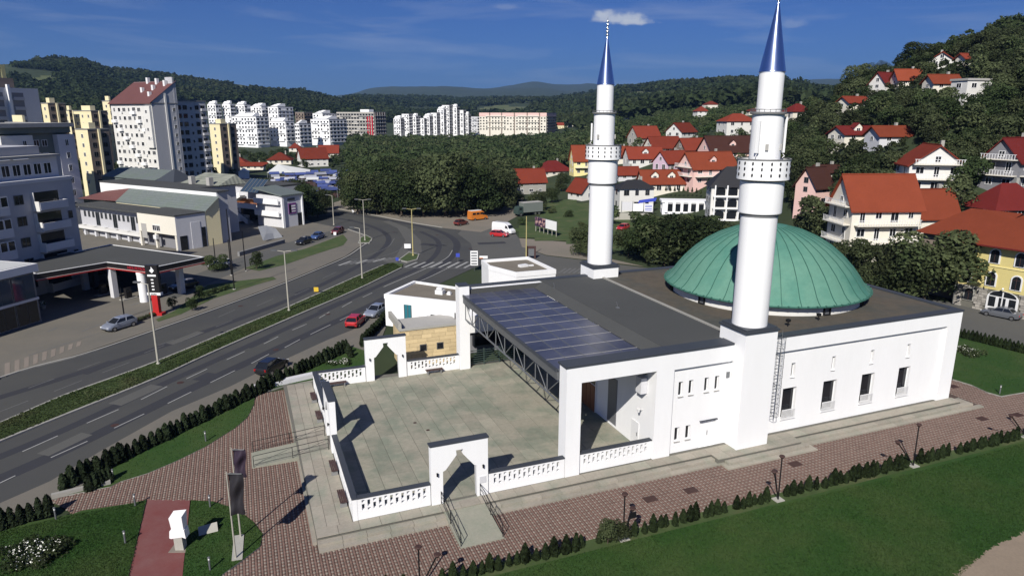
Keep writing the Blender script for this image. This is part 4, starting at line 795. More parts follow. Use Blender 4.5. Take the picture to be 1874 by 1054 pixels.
# ================================================================== annexes beside the mosque
def flat_annex(label, poly, z0, z1, roofz, loc=(0, 0, 0)):
    t = thing('annex', label, 'building', loc); a = sum(poly[i][0]*poly[(i+1) % len(poly)][1]-poly[(i+1) % len(poly)][0]*poly[i][1] for i in range(len(poly))); poly = poly if a > 0 else poly[::-1]
    MB().prism(poly, z0, roofz).build('wall', 'white_plaster', t); c = [sum(p[i] for p in poly)/len(poly) for i in (0, 1)]; n = len(poly); b = MB()
    inn = [(c[0]+(x-c[0])*.93, c[1]+(y-c[1])*.93) for x, y in poly]; o2 = [(c[0]+(x-c[0])*1.012, c[1]+(y-c[1])*1.012) for x, y in poly]
    for i in range(n):
        a0, a1, i0, i1 = o2[i], o2[(i+1) % n], inn[i], inn[(i+1) % n]
        b.add([(*a0, z1), (*a1, z1), (*i1, z1), (*i0, z1), (*a0, roofz-.25), (*a1, roofz-.25), (*i1, roofz+.02), (*i0, roofz+.02)], [(0, 1, 2, 3), (4, 5, 1, 0), (3, 2, 6, 7)], 0)
    b.build('parapet', 'white_plaster', t); b = MB(); b.poly([(x, y, roofz+.03) for x, y in inn]); b.build('roof', 'roof_gravel', t); return t
A1 = flat_annex('white annex with an air conditioner, beside the rear canopy pier', [(9.84, 37.5), (16.9, 30.9), (22.5, 34.5), (18.9, 37.6), (14.7, 42.8)], 2.1, 6.0, 5.7)
fd = Vector((16.9-9.84, 30.9-37.5, 0)); fl = fd.length; fd.normalize(); fr = math.atan2(fd.y, fd.x)
def on_front(px, z, y=0):  # local coordinates along the annex front
    return Vector((9.84, 37.5, z))+fd*px
def fbox(name, mat, x0, x1, z0, z1, proud, parent, depth=.06):
    b = MB(); b.box(0, -proud, 0, x1-x0, depth-.0, z1-z0); p = on_front(x0, z0); return b.build(name, mat, parent, p, fr)
f = fbox('window', 'glass_teal', 2.6, 3.6, 2.75, 5.0, .05, A1)
for x in (0, .47, .92): MB().box(x, -.09, 0, x+.08, -.051, 2.25).build('frame', 'frame_grey', f)
f = fbox('window', 'glass_dark', 6.1, 8.4, 3.3, 4.15, .03, A1); MB().box(-.06, -.10, -.08, 2.36, -.031, 0).build('sill', 'white_plaster', f)
ac = fbox('air_conditioner', 'frame_white', 4.75, 5.75, 3.0, 4.0, .42, A1); MB().tube((.4, -.43, .5), (.4, -.45, .5), .36, n=16).build('fan_grille', 'frame_grey', ac)
fbox('window', 'glass_dark', 9.2, 9.35, 3.9, 4.7, .03, A1)
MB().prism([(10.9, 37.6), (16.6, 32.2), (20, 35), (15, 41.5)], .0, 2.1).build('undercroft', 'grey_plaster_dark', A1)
for p, s in [((16.3, 36.2), 1.), ((17.2, 35.4), .5)]:
    v = MB(); v.obox(p, 1.0*s, .8*s, 5.73, 5.73+.5*s, fr); v.obox(p, .7*s, .55*s, 5.73+.55*s, 5.73+.8*s, fr); v.obox(p, .2, .2, 5.73+.4*s, 5.73+.6*s, fr); v.build('roof_vent', 'frame_white', A1)
A2 = flat_annex('low white annex with a gravel roof behind the canopy', [(28.7, 42.4), (34.5, 42.3), (34.3, 51.7), (27.0, 51.9), (26.7, 48)], .0, 6.0, 5.6)
MB().obox((31.6, 47), 1.3, .8, 5.64, 5.95, .2).box(32.3, 46.9, 5.64, 33.2, 47.3, 5.8).build('roof_hatch', 'frame_white', A2)
# block faced with pale stone courses
sb = thing('stone_block', 'low block faced with pale yellow stone courses', 'building', (0, 0, 0))
MB().box(9.6, 28.05, .0, 16.3, 31.5, 4.1).build('wall', 'mortar', sb)
z = .1; r = 0
while z < 4.1:
    h = min(.44, 4.25-z); x = 9.55; 
    while x < 16.3:
        w = min(random.uniform(.9, 1.9), 16.35-x); w = w if 16.35-x-w > .3 else 16.35-x
        MB().box(x+.012, 28.0-random.uniform(0, .03), z+.012, x+w-.012, 28.06, z+h-.012).build('stone', 'cladding_stone', sb); x += w
    z += h; r += 1
for i in range(6): MB().box(9.5, 28.06+.58*i+.01, .1, 9.6, 28.06+.58*(i+1)-.01, 4.2).build('stone', 'cladding_stone', sb)
for x in (11.6, 13.5): f = MB().box(x, 27.93, 1.75, x+.75, 28.02, 2.5).build('window', 'frame_grey', sb); MB().box(x+.07, 27.91, 1.82, x+.68, 27.929, 2.43).build('pane', 'glass_dark', f)
MB().box(9.4, 27.9, 4.25, 16.4, 28.3, 4.4).box(9.4, 28.3, 4.25, 9.75, 33.5, 5.0).build('parapet', 'pale_stone', sb); MB().box(9.75, 28.3, 4.1, 16.3, 32.5, 4.26).build('terrace_floor', 'concrete', sb)
# long white structure seen under the canopy
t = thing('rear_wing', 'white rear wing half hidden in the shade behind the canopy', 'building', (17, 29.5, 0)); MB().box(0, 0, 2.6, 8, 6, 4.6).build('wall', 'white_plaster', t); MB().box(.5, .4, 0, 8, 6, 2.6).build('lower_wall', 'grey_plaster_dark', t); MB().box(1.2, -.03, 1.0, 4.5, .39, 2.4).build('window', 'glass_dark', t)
# ================================================================== vegetation
def crown_arrays(n, seed, lobes, leaf, up=.0):
    r = np.random.default_rng(seed); L = np.array(lobes, float); w = L[:, 3]**2; idx = r.choice(len(L), n, p=w/w.sum())
    d = r.normal(size=(n, 3)); d /= np.linalg.norm(d, axis=1)[:, None]; d[:, 2] = np.where(d[:, 2] < -.55, -d[:, 2], d[:, 2])
    rad = L[idx, 3]*r.uniform(.62, 1.06, n)**.7; c = L[idx, :3]+d*rad[:, None]*np.array([1, 1, .92])
    nrm = d+r.normal(size=(n, 3))*.55; nrm /= np.linalg.norm(nrm, axis=1)[:, None]
    t = np.cross(nrm, r.normal(size=(n, 3))); t /= np.linalg.norm(t, axis=1)[:, None]+1e-9; b = np.cross(nrm, t); s = leaf*r.uniform(.55, 1.3, n)[:, None]
    V = np.stack([c-t*s, c-b*s*.6, c+t*s, c+b*s*.6], 1).reshape(-1, 3); return V, np.arange(4*n).reshape(-1, 4)
def lobes_tree(seed, k=9, spread=.26, base=.42, top=.80, rr=(.15, .24)):
    r = np.random.default_rng(seed); o = [(0, 0, .52, .30)]
    for _ in range(k):
        a = r.uniform(0, 6.28); z = r.uniform(base, top); m = spread*(1.1-abs(z-.55)*1.3); o.append((m*math.cos(a), m*math.sin(a), z, r.uniform(*rr)))
    return o
def trunk_mesh(seed, h=.5, r0=.022):
    r = random.Random(seed); b = MB(); b.tube((0, 0, -.06), (0, 0, h*.6), r0, r0*.75, 7)
    for k in range(4):
        a = 1.57*k+r.random(); b.tube((0, 0, h*(.45+.04*k)), (.18*math.cos(a), .18*math.sin(a), h*(1.05+.1*r.random())), r0*.55, r0*.22, 5)
    return b.mesh('trunk', 'bark')
CROWNS = [np_mesh('crown', *crown_arrays(1900, 11+i, lobes_tree(40+i, 10+i % 4, .23+.02*(i % 3), .20, .82), .036), 'leaf' if i % 3 else 'leaf_light') for i in range(7)]
BIGCROWNS = [np_mesh('crown', *crown_arrays(5200, 31+i, lobes_tree(60+i, 17, .30, .18, .82), .026), 'leaf' if i != 1 else 'leaf_light') for i in range(3)]
TALL = [np_mesh('crown', *crown_arrays(1100, 51+i, [(0, 0, .2+.08*k, .20*(1-.085*k)+.02) for k in range(10)], .038), 'leaf') for i in range(2)]
TRUNKS = [trunk_mesh(i) for i in range(4)]
def tree(p, h, label, group=None, crown=None, wide=1., name='tree', k=None):
    k = random.randrange(10000) if k is None else k; t = thing(name, label, 'tree' if name != 'bush' else 'bush', p, random.uniform(0, 6.28), group)
    c = crown or CROWNS[k % len(CROWNS)]; s = (h*wide, h*wide, h)
    if c in TALL or name == 'bush': link('trunk', TRUNKS[k % 4], t, scale=(h, h, h*.5))
    else: link('trunk', TRUNKS[k % 4], t, scale=(h, h, h))
    link('crown', c, t, scale=s); return t
def thuja_mesh(seed):
    r = np.random.default_rng(seed); n = 230; z = r.uniform(.03, 1, n)**.85; rad = .235*np.clip((1-z)**(.62 if seed >= 80 else .46), 0, 1)*np.minimum(1, .6+z*2.2); a = r.uniform(0, 6.28, n)
    c = np.stack([rad*np.cos(a), rad*np.sin(a), z], -1); nrm = np.stack([np.cos(a), np.sin(a), np.full(n, .35)], -1)+r.normal(size=(n, 3))*.4; nrm /= np.linalg.norm(nrm, axis=1)[:, None]
    t = np.cross(nrm, np.stack([np.zeros(n), np.zeros(n), np.ones(n)], -1)+r.normal(size=(n, 3))*.2); t /= np.linalg.norm(t, axis=1)[:, None]; b = np.cross(nrm, t); s = r.uniform(.03, .065, n)[:, None]
    V = np.stack([c-t*s, c-b*s*1.7, c+t*s, c+b*s*1.7], 1).reshape(-1, 3); F = np.arange(4*n).reshape(-1, 4)
    m = 10; core = [(.165*math.cos(6.283*i/m), .165*math.sin(6.283*i/m), .02) for i in range(m)]+[(.16*math.cos(6.283*i/m), .16*math.sin(6.283*i/m), .5) for i in range(m)]+[(.02*math.cos(6.283*i/m), .02*math.sin(6.283*i/m), .93) for i in range(m)]
    o = len(V); V = np.concatenate([V, np.array(core)]); F = np.concatenate([F, np.array([(o+j*m+i, o+j*m+(i+1) % m, o+(j+1)*m+(i+1) % m, o+(j+1)*m+i) for j in range(2) for i in range(m)])]); return V, F
TH_D = [np_mesh('thuja', *thuja_mesh(70+i), 'thuja') for i in range(5)]; TH_G = [np_mesh('thuja', *thuja_mesh(80+i), 'thuja_green') for i in range(5)]
def thuja(p, h, meshes, label, group, w=1.):
    o = link('thuja', random.choice(meshes), None, p, random.uniform(0, 6.28), (h*w*random.uniform(.85, 1.2), h*w*random.uniform(.85, 1.2), h)); return tag(o, label, 'conifer', group)
LH = 'small clipped conifer in the long hedge between red paving and front lawn'
x = -6.
while x < 74:
    if not any(abs(x-q) < .65 for q in (3.0, 16.1, 28.8, 42.2, 55.6)) and random.random() > .05:
        thuja((x+random.uniform(-.1, .1), -7.45+random.uniform(-.12, .12), .06), random.uniform(.8, 1.3) if x < 45 else random.uniform(.9, 1.15), TH_G, LH, 'conifers in the hedge along the front lawn', 1.2)
    x += random.uniform(.46, .74)
a, c = gp(118, 897), gp(628, 646); n = 50
for i in range(n):
    p = a.lerp(c, i/(n-1)); thuja((p.x+random.uniform(-.1, .1), p.y+random.uniform(-.1, .1), .08), random.uniform(1.2, 1.6), TH_D, 'dark clipped conifer in the hedge row beside the main road', 'conifers in the roadside hedge', 1.3)
for i in range(5):
    p = gp(165+i*9, 899-i*4.5); thuja((p.x, p.y, .08), random.uniform(1.0, 1.3), TH_D, 'dark clipped conifer in the hedge row beside the main road', 'conifers in the roadside hedge', 1.3)
for i, q in enumerate([(634, 640), (638, 648), (642, 655)]):
    p = gp(*q); thuja((p.x, p.y, .08), 1.2, TH_D, 'dark clipped conifer in the hedge row beside the main road', 'conifers in the roadside hedge', 1.3)
for i in range(9):
    p = gp(-45+i*17, 985-i*5.2); thuja((p.x, p.y, .08), random.uniform(1.25, 1.6), TH_D, 'dark cone conifer in the row at the corner of the flower lawn', 'conifers at the flower lawn corner', 1.15)
for i in range(11):
    p = gp(664+i*4.2, 634-i*4.6); thuja((p.x, p.y, .08), random.uniform(1.3, 1.6), TH_D, 'dark clipped conifer in the short hedge by the parked red car', 'conifers by the lay-by', 1.2)
for i in range(22):
    p = gp(1755+i*7.5, 618+i*1.9); thuja((p.x, p.y, .1), random.uniform(1.1, 1.35), TH_G, 'green clipped conifer in the hedge beyond the right lawn', 'conifers beyond the right lawn', 1.2)
p = gp(1112, 996); tree((p.x, p.y, .06), 1.9, 'loose leafy green shrub standing among the hedge conifers', None, CROWNS[3], 1.0, 'bush')
p = gp(1135, 990); tree((p.x, p.y, .06), 1.5, 'low rounded shrub beside the first lamp in the hedge', None, CROWNS[4], 1.0, 'bush')
def flower_bed(label, centre, rx, ry, h, seed, nl=1600, nb=300, name='flower_bed'):
    t = thing(name, label, 'flower bed', centre); r = np.random.default_rng(seed)
    lb = [(r.uniform(-.8, .8)*rx, r.uniform(-.8, .8)*ry, .1, r.uniform(.5, .9)*h) for _ in range(int(10+6*rx))]
    link('foliage', np_mesh('foliage', *crown_arrays(nl, seed, lb, .09), 'leaf'), t); V, F = crown_arrays(nb, seed+1, [(l[0]*.8, l[1]*.8, l[2]+.1, l[3]*1.02) for l in lb], .06); link('blossoms', np_mesh('blossoms', V, F, 'blossom'), t); return t
p = gp(60, 1020); flower_bed('large bed of white roses on the corner lawn', (p.x, p.y, .1), 2.3, 1.5, .8, 5, 4200, 420); p = gp(1772, 648); flower_bed('small bed of white flowers on the lawn beyond the hall', (p.x, p.y, .1), 1.3, 1.6, .85, 8, 2600, 170); p = gp(622, 668); flower_bed('patch of pale flowers behind the back courtyard wall', (p.x, p.y, .1), 1.6, .9, .4, 9, 900, 160)
# ================================================================== small things on the grounds
def path_lamp(x, label, A, B, sgn=None):
    y = -7.6; t = thing('path_lamp', label, 'lamp', (x, y, .07), 0, 'twin headed path lamps in the hedge')
    MB().box(-.35, -.3, -.05, .35, .3, .06).build('base', 'pale_stone', t); z = A-.07
    for nm, q in (('a', (0, .05, z)), ('b', (B[0]-x, B[1]-y, B[2]-.07))):
        r = Vector(q); MB().tube((0, 0, .05), q, .05, .045, 8).build('pole', 'black_metal', t)
        MB().lathe([(.0, r.z+.10), (.17, r.z+.09), (.21, r.z+.02), (.17, r.z), (.07, r.z-.16), (.05, r.z-.16)], r.x, r.y, 16, 0).build('lamp_head', 'rust_cover', t)
    if sgn: MB().box(-.2+B[0]-x, -.05+B[1]-y, B[2]-.75, .25+B[0]-x, .05+B[1]-y, B[2]-.35).build('flood_light', 'black_metal', t)
def Bp(px, py, z): p = gp(px, py, z); return (p.x, p.y, z)
path_lamp(16.1, 'pair of dark lamps in the hedge with a square floodlight on one pole', z_at(16.1, -7.6, 905), Bp(1158, 930, 2.7), True)
path_lamp(28.8, 'pair of dark lamps in the hedge below the minaret steps', z_at(28.8, -7.6, 836), Bp(1417, 863, 2.9))
path_lamp(42.2, 'pair of dark lamps in the hedge below the hall windows, one leaning far left', z_at(42.2, -7.6, 778), Bp(1643, 809, 3.0))
path_lamp(55.6, 'pair of dark lamps in the hedge at the far end of the paving', 3.2, Bp(1850, 760, 2.9)); path_lamp(2.6, 'pair of dark lamps nearest the camera, left of the front ramp', z_at(2.6, -7.6, 1002), Bp(800, 1015, 2.7))
for q, l in [((208, 880), 'slim bollard light at the lower edge of the hedge lawn near the kerb wall'), ((377, 809), 'slim bollard light on the curved edge of the hedge lawn'), ((248, 927), 'slim bollard light at the left corner of the red path'), ((385, 929), 'slim bollard light right of the white monument by the paving'), ((103, 952), 'slim bollard light beside the cone conifers on the flower lawn'),
             ((230, 996), 'slim bollard light on the flower lawn beside the red path'), ((385, 1045), 'slim bollard light on the monument lawn near the flagpoles, lowest in view'), ((449, 735), 'slim bollard light at the far tip of the hedge lawn'), ((1829, 722), 'slim bollard light at the rounded edge of the right lawn')]:
    p = gp(*q); t = thing('bollard_light', l, 'bollard', (p.x, p.y, .08), 0, 'bollard lights on the lawns'); MB().tube((0, 0, 0), (0, 0, .72), .06, n=8).build('post', 'frame_steel', t); MB().tube((0, 0, .72), (0, 0, .86), .058, n=8).build('lamp_glass', 'lamp_glass', t); MB().lathe([(.09, .86), (.09, .90), (.02, .95)], n=10).build('cap', 'frame_grey', t)
def banner_pole(label, base, ytop, yflag, w, mat):
    p = gp(*base); z1 = z_at(p.x, p.y, ytop); z0 = z_at(p.x, p.y, yflag); t = thing('flagpole', label, 'flagpole', (p.x, p.y, .1), 0, 'two flagpoles with long drooping flags')
    MB().tube((0, 0, 0), (0, 0, z1), .06, .035, 8).build('pole', 'pole_pale', t); MB().tube((0, 0, z1-.12), (w*.93, -w*.37, z1-.12), .02, n=6).build('cross_arm', 'frame_steel', t)
    b = MB(); nu, nv = 8, 22; pts = []
    for j in range(nv+1):
        for i in range(nu+1):
            u, v = i/nu, j/nv; z = z1-.14-(z1-z0)*v; ww = w*(1-.10*v+.05*math.sin(v*9)); o = .10*math.sin(u*7+v*5)+.07*math.sin(v*11+u*3)
            pts.append((.05+ww*u*.93+o*.37, -ww*u*.37+o*.93, z))
    b.add(pts, [(j*(nu+1)+i, j*(nu+1)+i+1, (j+1)*(nu+1)+i+1, (j+1)*(nu+1)+i) for j in range(nv) for i in range(nu)], 0, True); b.build('flag', mat, t)
banner_pole('flagpole with a dark purple flag, the further of the two on the round lawn end', (441, 985), 822, 872, .80, 'flag_purple'); banner_pole('flagpole with a long black flag, the nearer of the two on the round lawn end', (432, 1024), 866, 940, .90, 'flag_black')
p = gp(436, 1004); tag(MB().obox((p.x, p.y), .62, 2.7, .1, .16, -.05).build('flagpole_plinth', 'pale_stone'), 'flat pale concrete plinth under the two flagpoles', 'plinth')
# monument of stacked white blocks
p = gp(332, 1004); k = 1/25.; t = thing('monument', 'white stone monument of three stacked blocks at the edge of the red path', 'monument', (p.x, p.y, .05), -.35); t.scale = (.82, .82, .98)
MB().xprism([(-.33, 0), (.33, 0), (.28, .95), (-.36, 1.0)], -.3, .3).build('pedestal', 'pale_stone', t)
MB().xprism([(-.62, .95), (-.5, .90), (.35, 1.0), (.62, .9), (.56, 1.5), (-.55, 1.45)], -.36, .36).build('middle_block', 'marble_white', t)
b = MB(); b.add([(-.40, -.3, 1.46), (.5, -.3, 1.5), (.5, .35, 1.5), (-.40, .35, 1.46), (-.5, -.34, 2.35), (.48, -.34, 2.45), (.56, .42, 2.6), (-.42, .42, 2.52)], [(3, 2, 1, 0), (4, 5, 6, 7), (0, 1, 5, 4), (1, 2, 6, 5), (2, 3, 7, 6), (3, 0, 4, 7)]); b.build('upper_block', 'marble_white', t)
MB().box(-.75, -.55, 0, .75, .55, .03).build('base', 'paver_pale', t)
p = gp(382, 978); t = tag(MB().xprism([(-.58, 0), (.58, .0), (.58, .62), (-.58, .58)], -.07, .07).build('stone_tablet', 'pale_stone', None, (p.x, p.y, .08), .18), 'pale stone tablet standing on the grass right of the monument', 'tablet'); t.rotation_euler = (-.75, 0, .1)
p = gp(118, 893); tag(MB().lathe([(.22, 0), (.3, .75), (.33, .8)], n=12).build('litter_bin', 'concrete_dark', None, (p.x, p.y, .05)), 'grey litter bin at the road end of the hedge', 'bin')
# ================================================================== vehicles
def loft(sec, mi=0):
    n = len(sec[0]); b = MB(); pts = [p for s in sec for p in s]; k = len(sec)
    b.add(pts, [(j*n+i, j*n+(i+1) % n, (j+1)*n+(i+1) % n, (j+1)*n+i) for j in range(k-1) for i in range(n)]+[tuple(range(n))[::-1], tuple((k-1)*n+i for i in range(n))], mi, False); return b
def wheel(parent, x, y, r):
    w = MB().tube((0, -.11, 0), (0, .11, 0), r, n=14).build('wheel', 'rubber', parent, (x, y, r)); s = 1 if y > 0 else -1; MB().tube((0, s*.10, 0), (0, s*.125, 0), r*.62, n=10).build('rim', 'alloy', w)
def car(front, rear, paint, label, kind='hatch', L=None, z=.0, group=None):
    a, c = gp(front[0], front[1], 0), gp(rear[0], rear[1], 0); d = (a-c).normalized(); m = (a+c)/2; rot = math.atan2(d.y, d.x); t = thing('parked_car' if kind != 'van' else 'van', label, 'car' if kind != 'van' else 'van', (m.x, m.y, z), rot, group); P = 'paint_'+paint
    if kind in ('hatch', 'sedan'):
        L = L or (4.2 if kind == 'hatch' else 4.6); h = L/2; W = .88
        S = [(-h, .55, .45, .80, .72), (-h+.12, .35, .78, .95, .80), (-h+.7, .24, .86, 1.0, .84), (-.3, .22, W, .98, .85), (.95, .22, W, .95, .83), (h-.45, .26, .86, .82, .78), (h-.1, .33, .76, .68, .68), (h, .42, .6, .58, .60)]
        loft([[(x, -w*.93, zb), (x, -w, (zb+zt)/2), (x, -wt, zt), (x, wt, zt), (x, w, (zb+zt)/2), (x, w*.93, zb)] for x, zb, w, zt, wt in S]).build('body', P, t)
        rb, rf, rt, ft = (-h+.18, 1.05, -h+.62, .22) if kind == 'hatch' else (-h+.75, 1.05, -h+1.35, .25)
        z0, z1 = .94, 1.43; g = MB(); g.add([(rb, -.74, z0), (rf, -.74, z0-.02), (rf, .74, z0-.02), (rb, .74, z0), (rt, -.58, z1), (ft, -.58, z1), (ft, .58, z1), (rt, .58, z1)], [(3, 2, 1, 0), (4, 5, 6, 7), (0, 1, 5, 4), (1, 2, 6, 5), (2, 3, 7, 6), (3, 0, 4, 7)]); g.build('windows', 'glass_dark', t)
        b = MB(); b.add([(rt-.06, -.60, z1-.03), (ft+.06, -.60, z1-.03), (ft+.06, .60, z1-.03), (rt-.06, .60, z1-.03), (rt+.06, -.54, z1+.05), (ft-.08, -.54, z1+.05), (ft-.08, .54, z1+.05), (rt+.06, .54, z1+.05)], [(4, 5, 6, 7), (0, 1, 5, 4), (1, 2, 6, 5), (2, 3, 7, 6), (3, 0, 4, 7)]); b.build('roof', P, t)
        pb = MB()
        for s in (-1, 1):
            for (xa, xb) in ((rf, ft), (rb, rt), ((rf+rb)/2-.05, (ft+rt)/2-.02)): pb.tube((xa, s*.745, z0-.02), (xb, s*.59, z1), .035, n=5)
        pb.build('pillars', P, t)
        for s in (-1, 1):
            MB().obox((h-.12, s*.56), .16, .30, .55, .68, -s*.35).build('headlight', 'headlamp', t); MB().obox((-h+.05, s*.60), .10, .24, .68, .88, s*.3).build('tail_light', 'taillamp', t); MB().obox((rf-.12, s*.92), .12, .16, .93, 1.06).build('mirror', P, t)
            for x in (h-.82, -h+.80): wheel(t, x, s*.80, .31)
        MB().box(h-.06, -.45, .33, h+.02, .45, .46).box(-h-.02, -.45, .38, -h+.06, .45, .5).build('bumper_trim', 'rubber', t)
    else:
        L = L or 5.6; h = L/2; W = 1.0
        loft([[(x, -W, .35), (x, -W, 1.5), (x, -W*.9, zt-.12), (x, -W*.75, zt), (x, W*.75, zt), (x, W*.9, zt-.12), (x, W, 1.5), (x, W, .35)] for x, zt in ((-h, 2.45), (-h+.15, 2.55), (h-2.3, 2.55), (h-1.75, 2.40))]).build('body', P, t)
        loft([[(x, -w, .35), (x, -w, zm), (x, -w*.8, zt), (x, w*.8, zt), (x, w, zm), (x, w, .35)] for x, w, zm, zt in ((h-1.75, .99, 1.35, 2.38), (h-1.2, .98, 1.3, 2.05), (h-.75, .95, 1.15, 1.30), (h-.1, .88, .85, 1.0), (h, .8, .7, .8))]).build('cab', P, t)
        g = MB(); g.add([(h-1.16, -.76, 2.02), (h-1.16, .76, 2.02), (h-.74, .84, 1.34), (h-.74, -.84, 1.34)], [(0, 3, 2, 1)])
        for v in range(len(g.v)): g.v[v] = (g.v[v][0]+.03, g.v[v][1], g.v[v][2]+.03)
        g.build('windscreen', 'glass_dark', t)
        for s in (-1, 1):
            q = MB(); pts = [(h-1.7, 1.005, 1.4), (h-.85, 1.0, 1.3), (h-1.2, .93, 1.92), (h-1.7, .95, 2.0)]; q.poly([(x, s*y, z) for x, y, z in (pts if s < 0 else pts[::-1])]); q.build('side_window', 'glass_dark', t)
            MB().obox((h-.1, s*.66), .12, .25, .75, .95).build('headlight', 'headlamp', t)
            for x in (h-.95, -h+1.1): wheel(t, x, s*.9, .34)
        if paint == 'orange':
            for s in (-1, 1):
                for k in range(3): MB().box(-h+.4+1.15*k, s*W-(.012 if s > 0 else .008), 1.5, -h+1.35+1.15*k, s*W+(.008 if s > 0 else .012), 2.05).build('side_window', 'glass_dark', t)
            loft([[(x, -.8, 2.5), (x, -.7, 2.62), (x, .7, 2.62), (x, .8, 2.5)] for x in (-h+.1, h-2.0)]).build('roof', 'paint_white', t)
    return t
car((192, 610), (246, 594), 'silver', 'silver hatchback parked on the forecourt edge beside the road', z=.1)
car((662, 584), (640, 605), 'red', 'red hatchback parked in the lay-by beside the annex'); car((676, 583), (702, 569), 'silver', 'silver car parked just behind the red hatchback', 'sedan'); car((516, 668), (480, 689), 'black', 'black car standing on the road behind the conifer hedge')
car((945, 430), (900, 424), 'white', 'white delivery van parked where the lane meets the junction', 'van'); car((929, 434), (899, 432), 'red', 'red car parked right in front of the white van'); car((889, 401), (860, 404), 'orange', 'orange minibus with a white roof on the gravel lot', 'van', 5.2)
car((854, 410), (834, 414), 'maroon', 'dark brown car at the kerb of the gravel lot'); car((541, 452), (571, 443), 'black', 'black car parked at the edge of the grass verge', z=.11); car((571, 442), (592, 434), 'blue', 'dark blue car parked in the middle of the verge row', 'sedan', z=.11); car((606, 433), (630, 424), 'maroon', 'brown car parked at the far end of the grass verge', z=.11)
car((380, 493), (425, 487), 'white', 'white car parked behind the round bush at the station', z=.1); car((322, 533), (352, 527), 'black', 'dark car under the right end of the petrol canopy', z=.1); car((1129, 424), (1151, 418), 'red', 'red car half hidden by bushes behind the far minaret')
car((1800, 574), (1864, 587), 'grey', 'grey coupe parked before the stone ground floor of the yellow building', 'sedan')
# lorry with a grey box
a, c = gp(943, 396), gp(990, 392); d = (a-c).normalized(); t = thing('lorry', 'lorry with a tall grey canvas box on the lane by the grass slope', 'lorry', tuple((a+c)/2), math.atan2(d.y, d.x))
MB().box(-3.9, -1.25, 1.0, 2.2, 1.25, 3.5).build('cargo_box', 'cloth_olive', t); MB().box(-3.95, -1.3, 3.5, 2.25, 1.3, 3.6).build('cargo_roof', 'concrete', t); loft([[(x, -1.15, .6), (x, -1.15, zt), (x, 1.15, zt), (x, 1.15, .6)] for x, zt in ((2.35, 2.6), (3.6, 2.55), (3.95, 1.6), (4.05, .9))]).build('cab', 'railing_green', t); MB().box(-3.9, -.5, .65, 3.5, .5, .99).build('chassis', 'black_metal', t)
for s in (-1, 1):
    MB().box(2.7, s*1.15-.01, 1.7, 3.5, s*1.15+.01, 2.35).build('side_window', 'glass_dark', t)
    for x in (3.0, -1.6, -2.8): wheel(t, x, s*1.05, .48)
# ================================================================== street lamps, posts and signs
def street_lamp(base, ytop, heads, label, mat='pole_pale', px2=None):
    p = gp(*base); h = z_at(p.x, p.y, ytop); t = thing('street_lamp', label, 'street lamp', (p.x, p.y, .0), 0, 'street lamps along the main road'); MB().tube((0, 0, 0), (0, 0, h), .13, .07, 8).lathe([(.2, 0), (.2, .25), (.14, .3)], n=8).build('pole', mat, t)
    for k in range(heads):
        s = (-1, 1)[k]; u = azdir(90)*s if heads == 2 else azdir(-75); e = u*1.1+Vector((0, 0, h+.12)); MB().tube((0, 0, h-.05), tuple(e), .045, n=6).build('arm', mat, t)
        q = u*1.0; f = u*1.75; b = MB(); b.obox(((q.x+f.x)/2, (q.y+f.y)/2), .8, .3, h+.05, h+.2, math.atan2(u.y, u.x)); b.build('lamp_head', 'frame_grey', t)
    return t
for args in [((290, 668), 520, 1, 'tall slim street lamp in the central reservation nearest the camera'), ((529, 570), 460, 2, 'twin headed street lamp in the middle of the central reservation'), ((663, 511), 418, 1, 'slim street lamp near the far end of the central reservation'), ((668, 441), 366, 2, 'twin headed street lamp on the small grass island at the bend'),
             ((756, 469), 383, 2, 'yellowish twin headed street lamp on the junction island', 'pole_yellow'), ((692, 388), 335, 2, 'twin headed street lamp at the edge of the gravel lot'), ((611, 412), 358, 1, 'street lamp at the kerb opposite the gravel lot'), ((623, 369), 343, 1, 'short street lamp beside the market end of the road'), ((963, 474), 396, 0, 'yellow post with no lamp head behind the low annex', 'pole_yellow'), ((1195, 478), 428, 0, 'thin bare pole among bushes behind the mosque')]:
    street_lamp(*args)
for base, yt, l in [((228, 583), 528, 'dark pole by the silver hatchback on the forecourt'), ((429, 531), 384, 'tallest dark flagpole at the petrol station'), ((424, 505), 440, 'shorter dark flagpole just behind the tallest one'), ((450, 497), 424, 'dark flagpole nearest the grass verge at the station'), ((396, 494), 437, 'dark flagpole behind the round bush at the station')]:
    p = gp(*base); h = z_at(p.x, p.y, yt); t = thing('station_pole', l, 'pole', (p.x, p.y, .1), 0, 'dark poles at the petrol station'); MB().tube((0, 0, 0), (0, 0, h), .10, .07, 7).build('pole', 'black_metal', t); MB().lathe([(.25, 0), (.25, .12)], n=8).build('foot', 'concrete', t)
def sign(base, h, w, hh, mat, label, az=200, z=.0):
    p = gp(*base); t = thing('road_sign', label, 'sign', (p.x, p.y, z), azrot(az-90)); MB().tube((0, .03, 0), (0, .03, h+hh), .035, n=6).build('post', 'frame_steel', t); MB().box(-w/2, -.02, h, w/2, .02-.0, h+hh).build('plate', mat, t); return t
sign((579, 536), .2, .7, .7, 'sign_yellow', 'small yellow marker sign in the central reservation', 180); sign((727, 480), .3, .55, .6, 'sign_blue', 'blue keep right sign at the tip of the central reservation', 180); sign((838, 480), 1.0, .7, .7, 'sign_blue', 'blue crossing sign on the junction kerb', 180)
sign((746, 458), .4, 1.3, .9, 'sign_white', 'white twin marker plate on the junction island', 180); t = sign((868, 496), 1.0, 1.3, 2.6, 'sign_white', 'white direction board with stacked dark lines beside the low annex', 180)
for k in range(5): MB().box(-.5, -.035, 1.2+.48*k, .5, -.021, 1.42+.48*k).build('text_line', 'frame_steel', t)
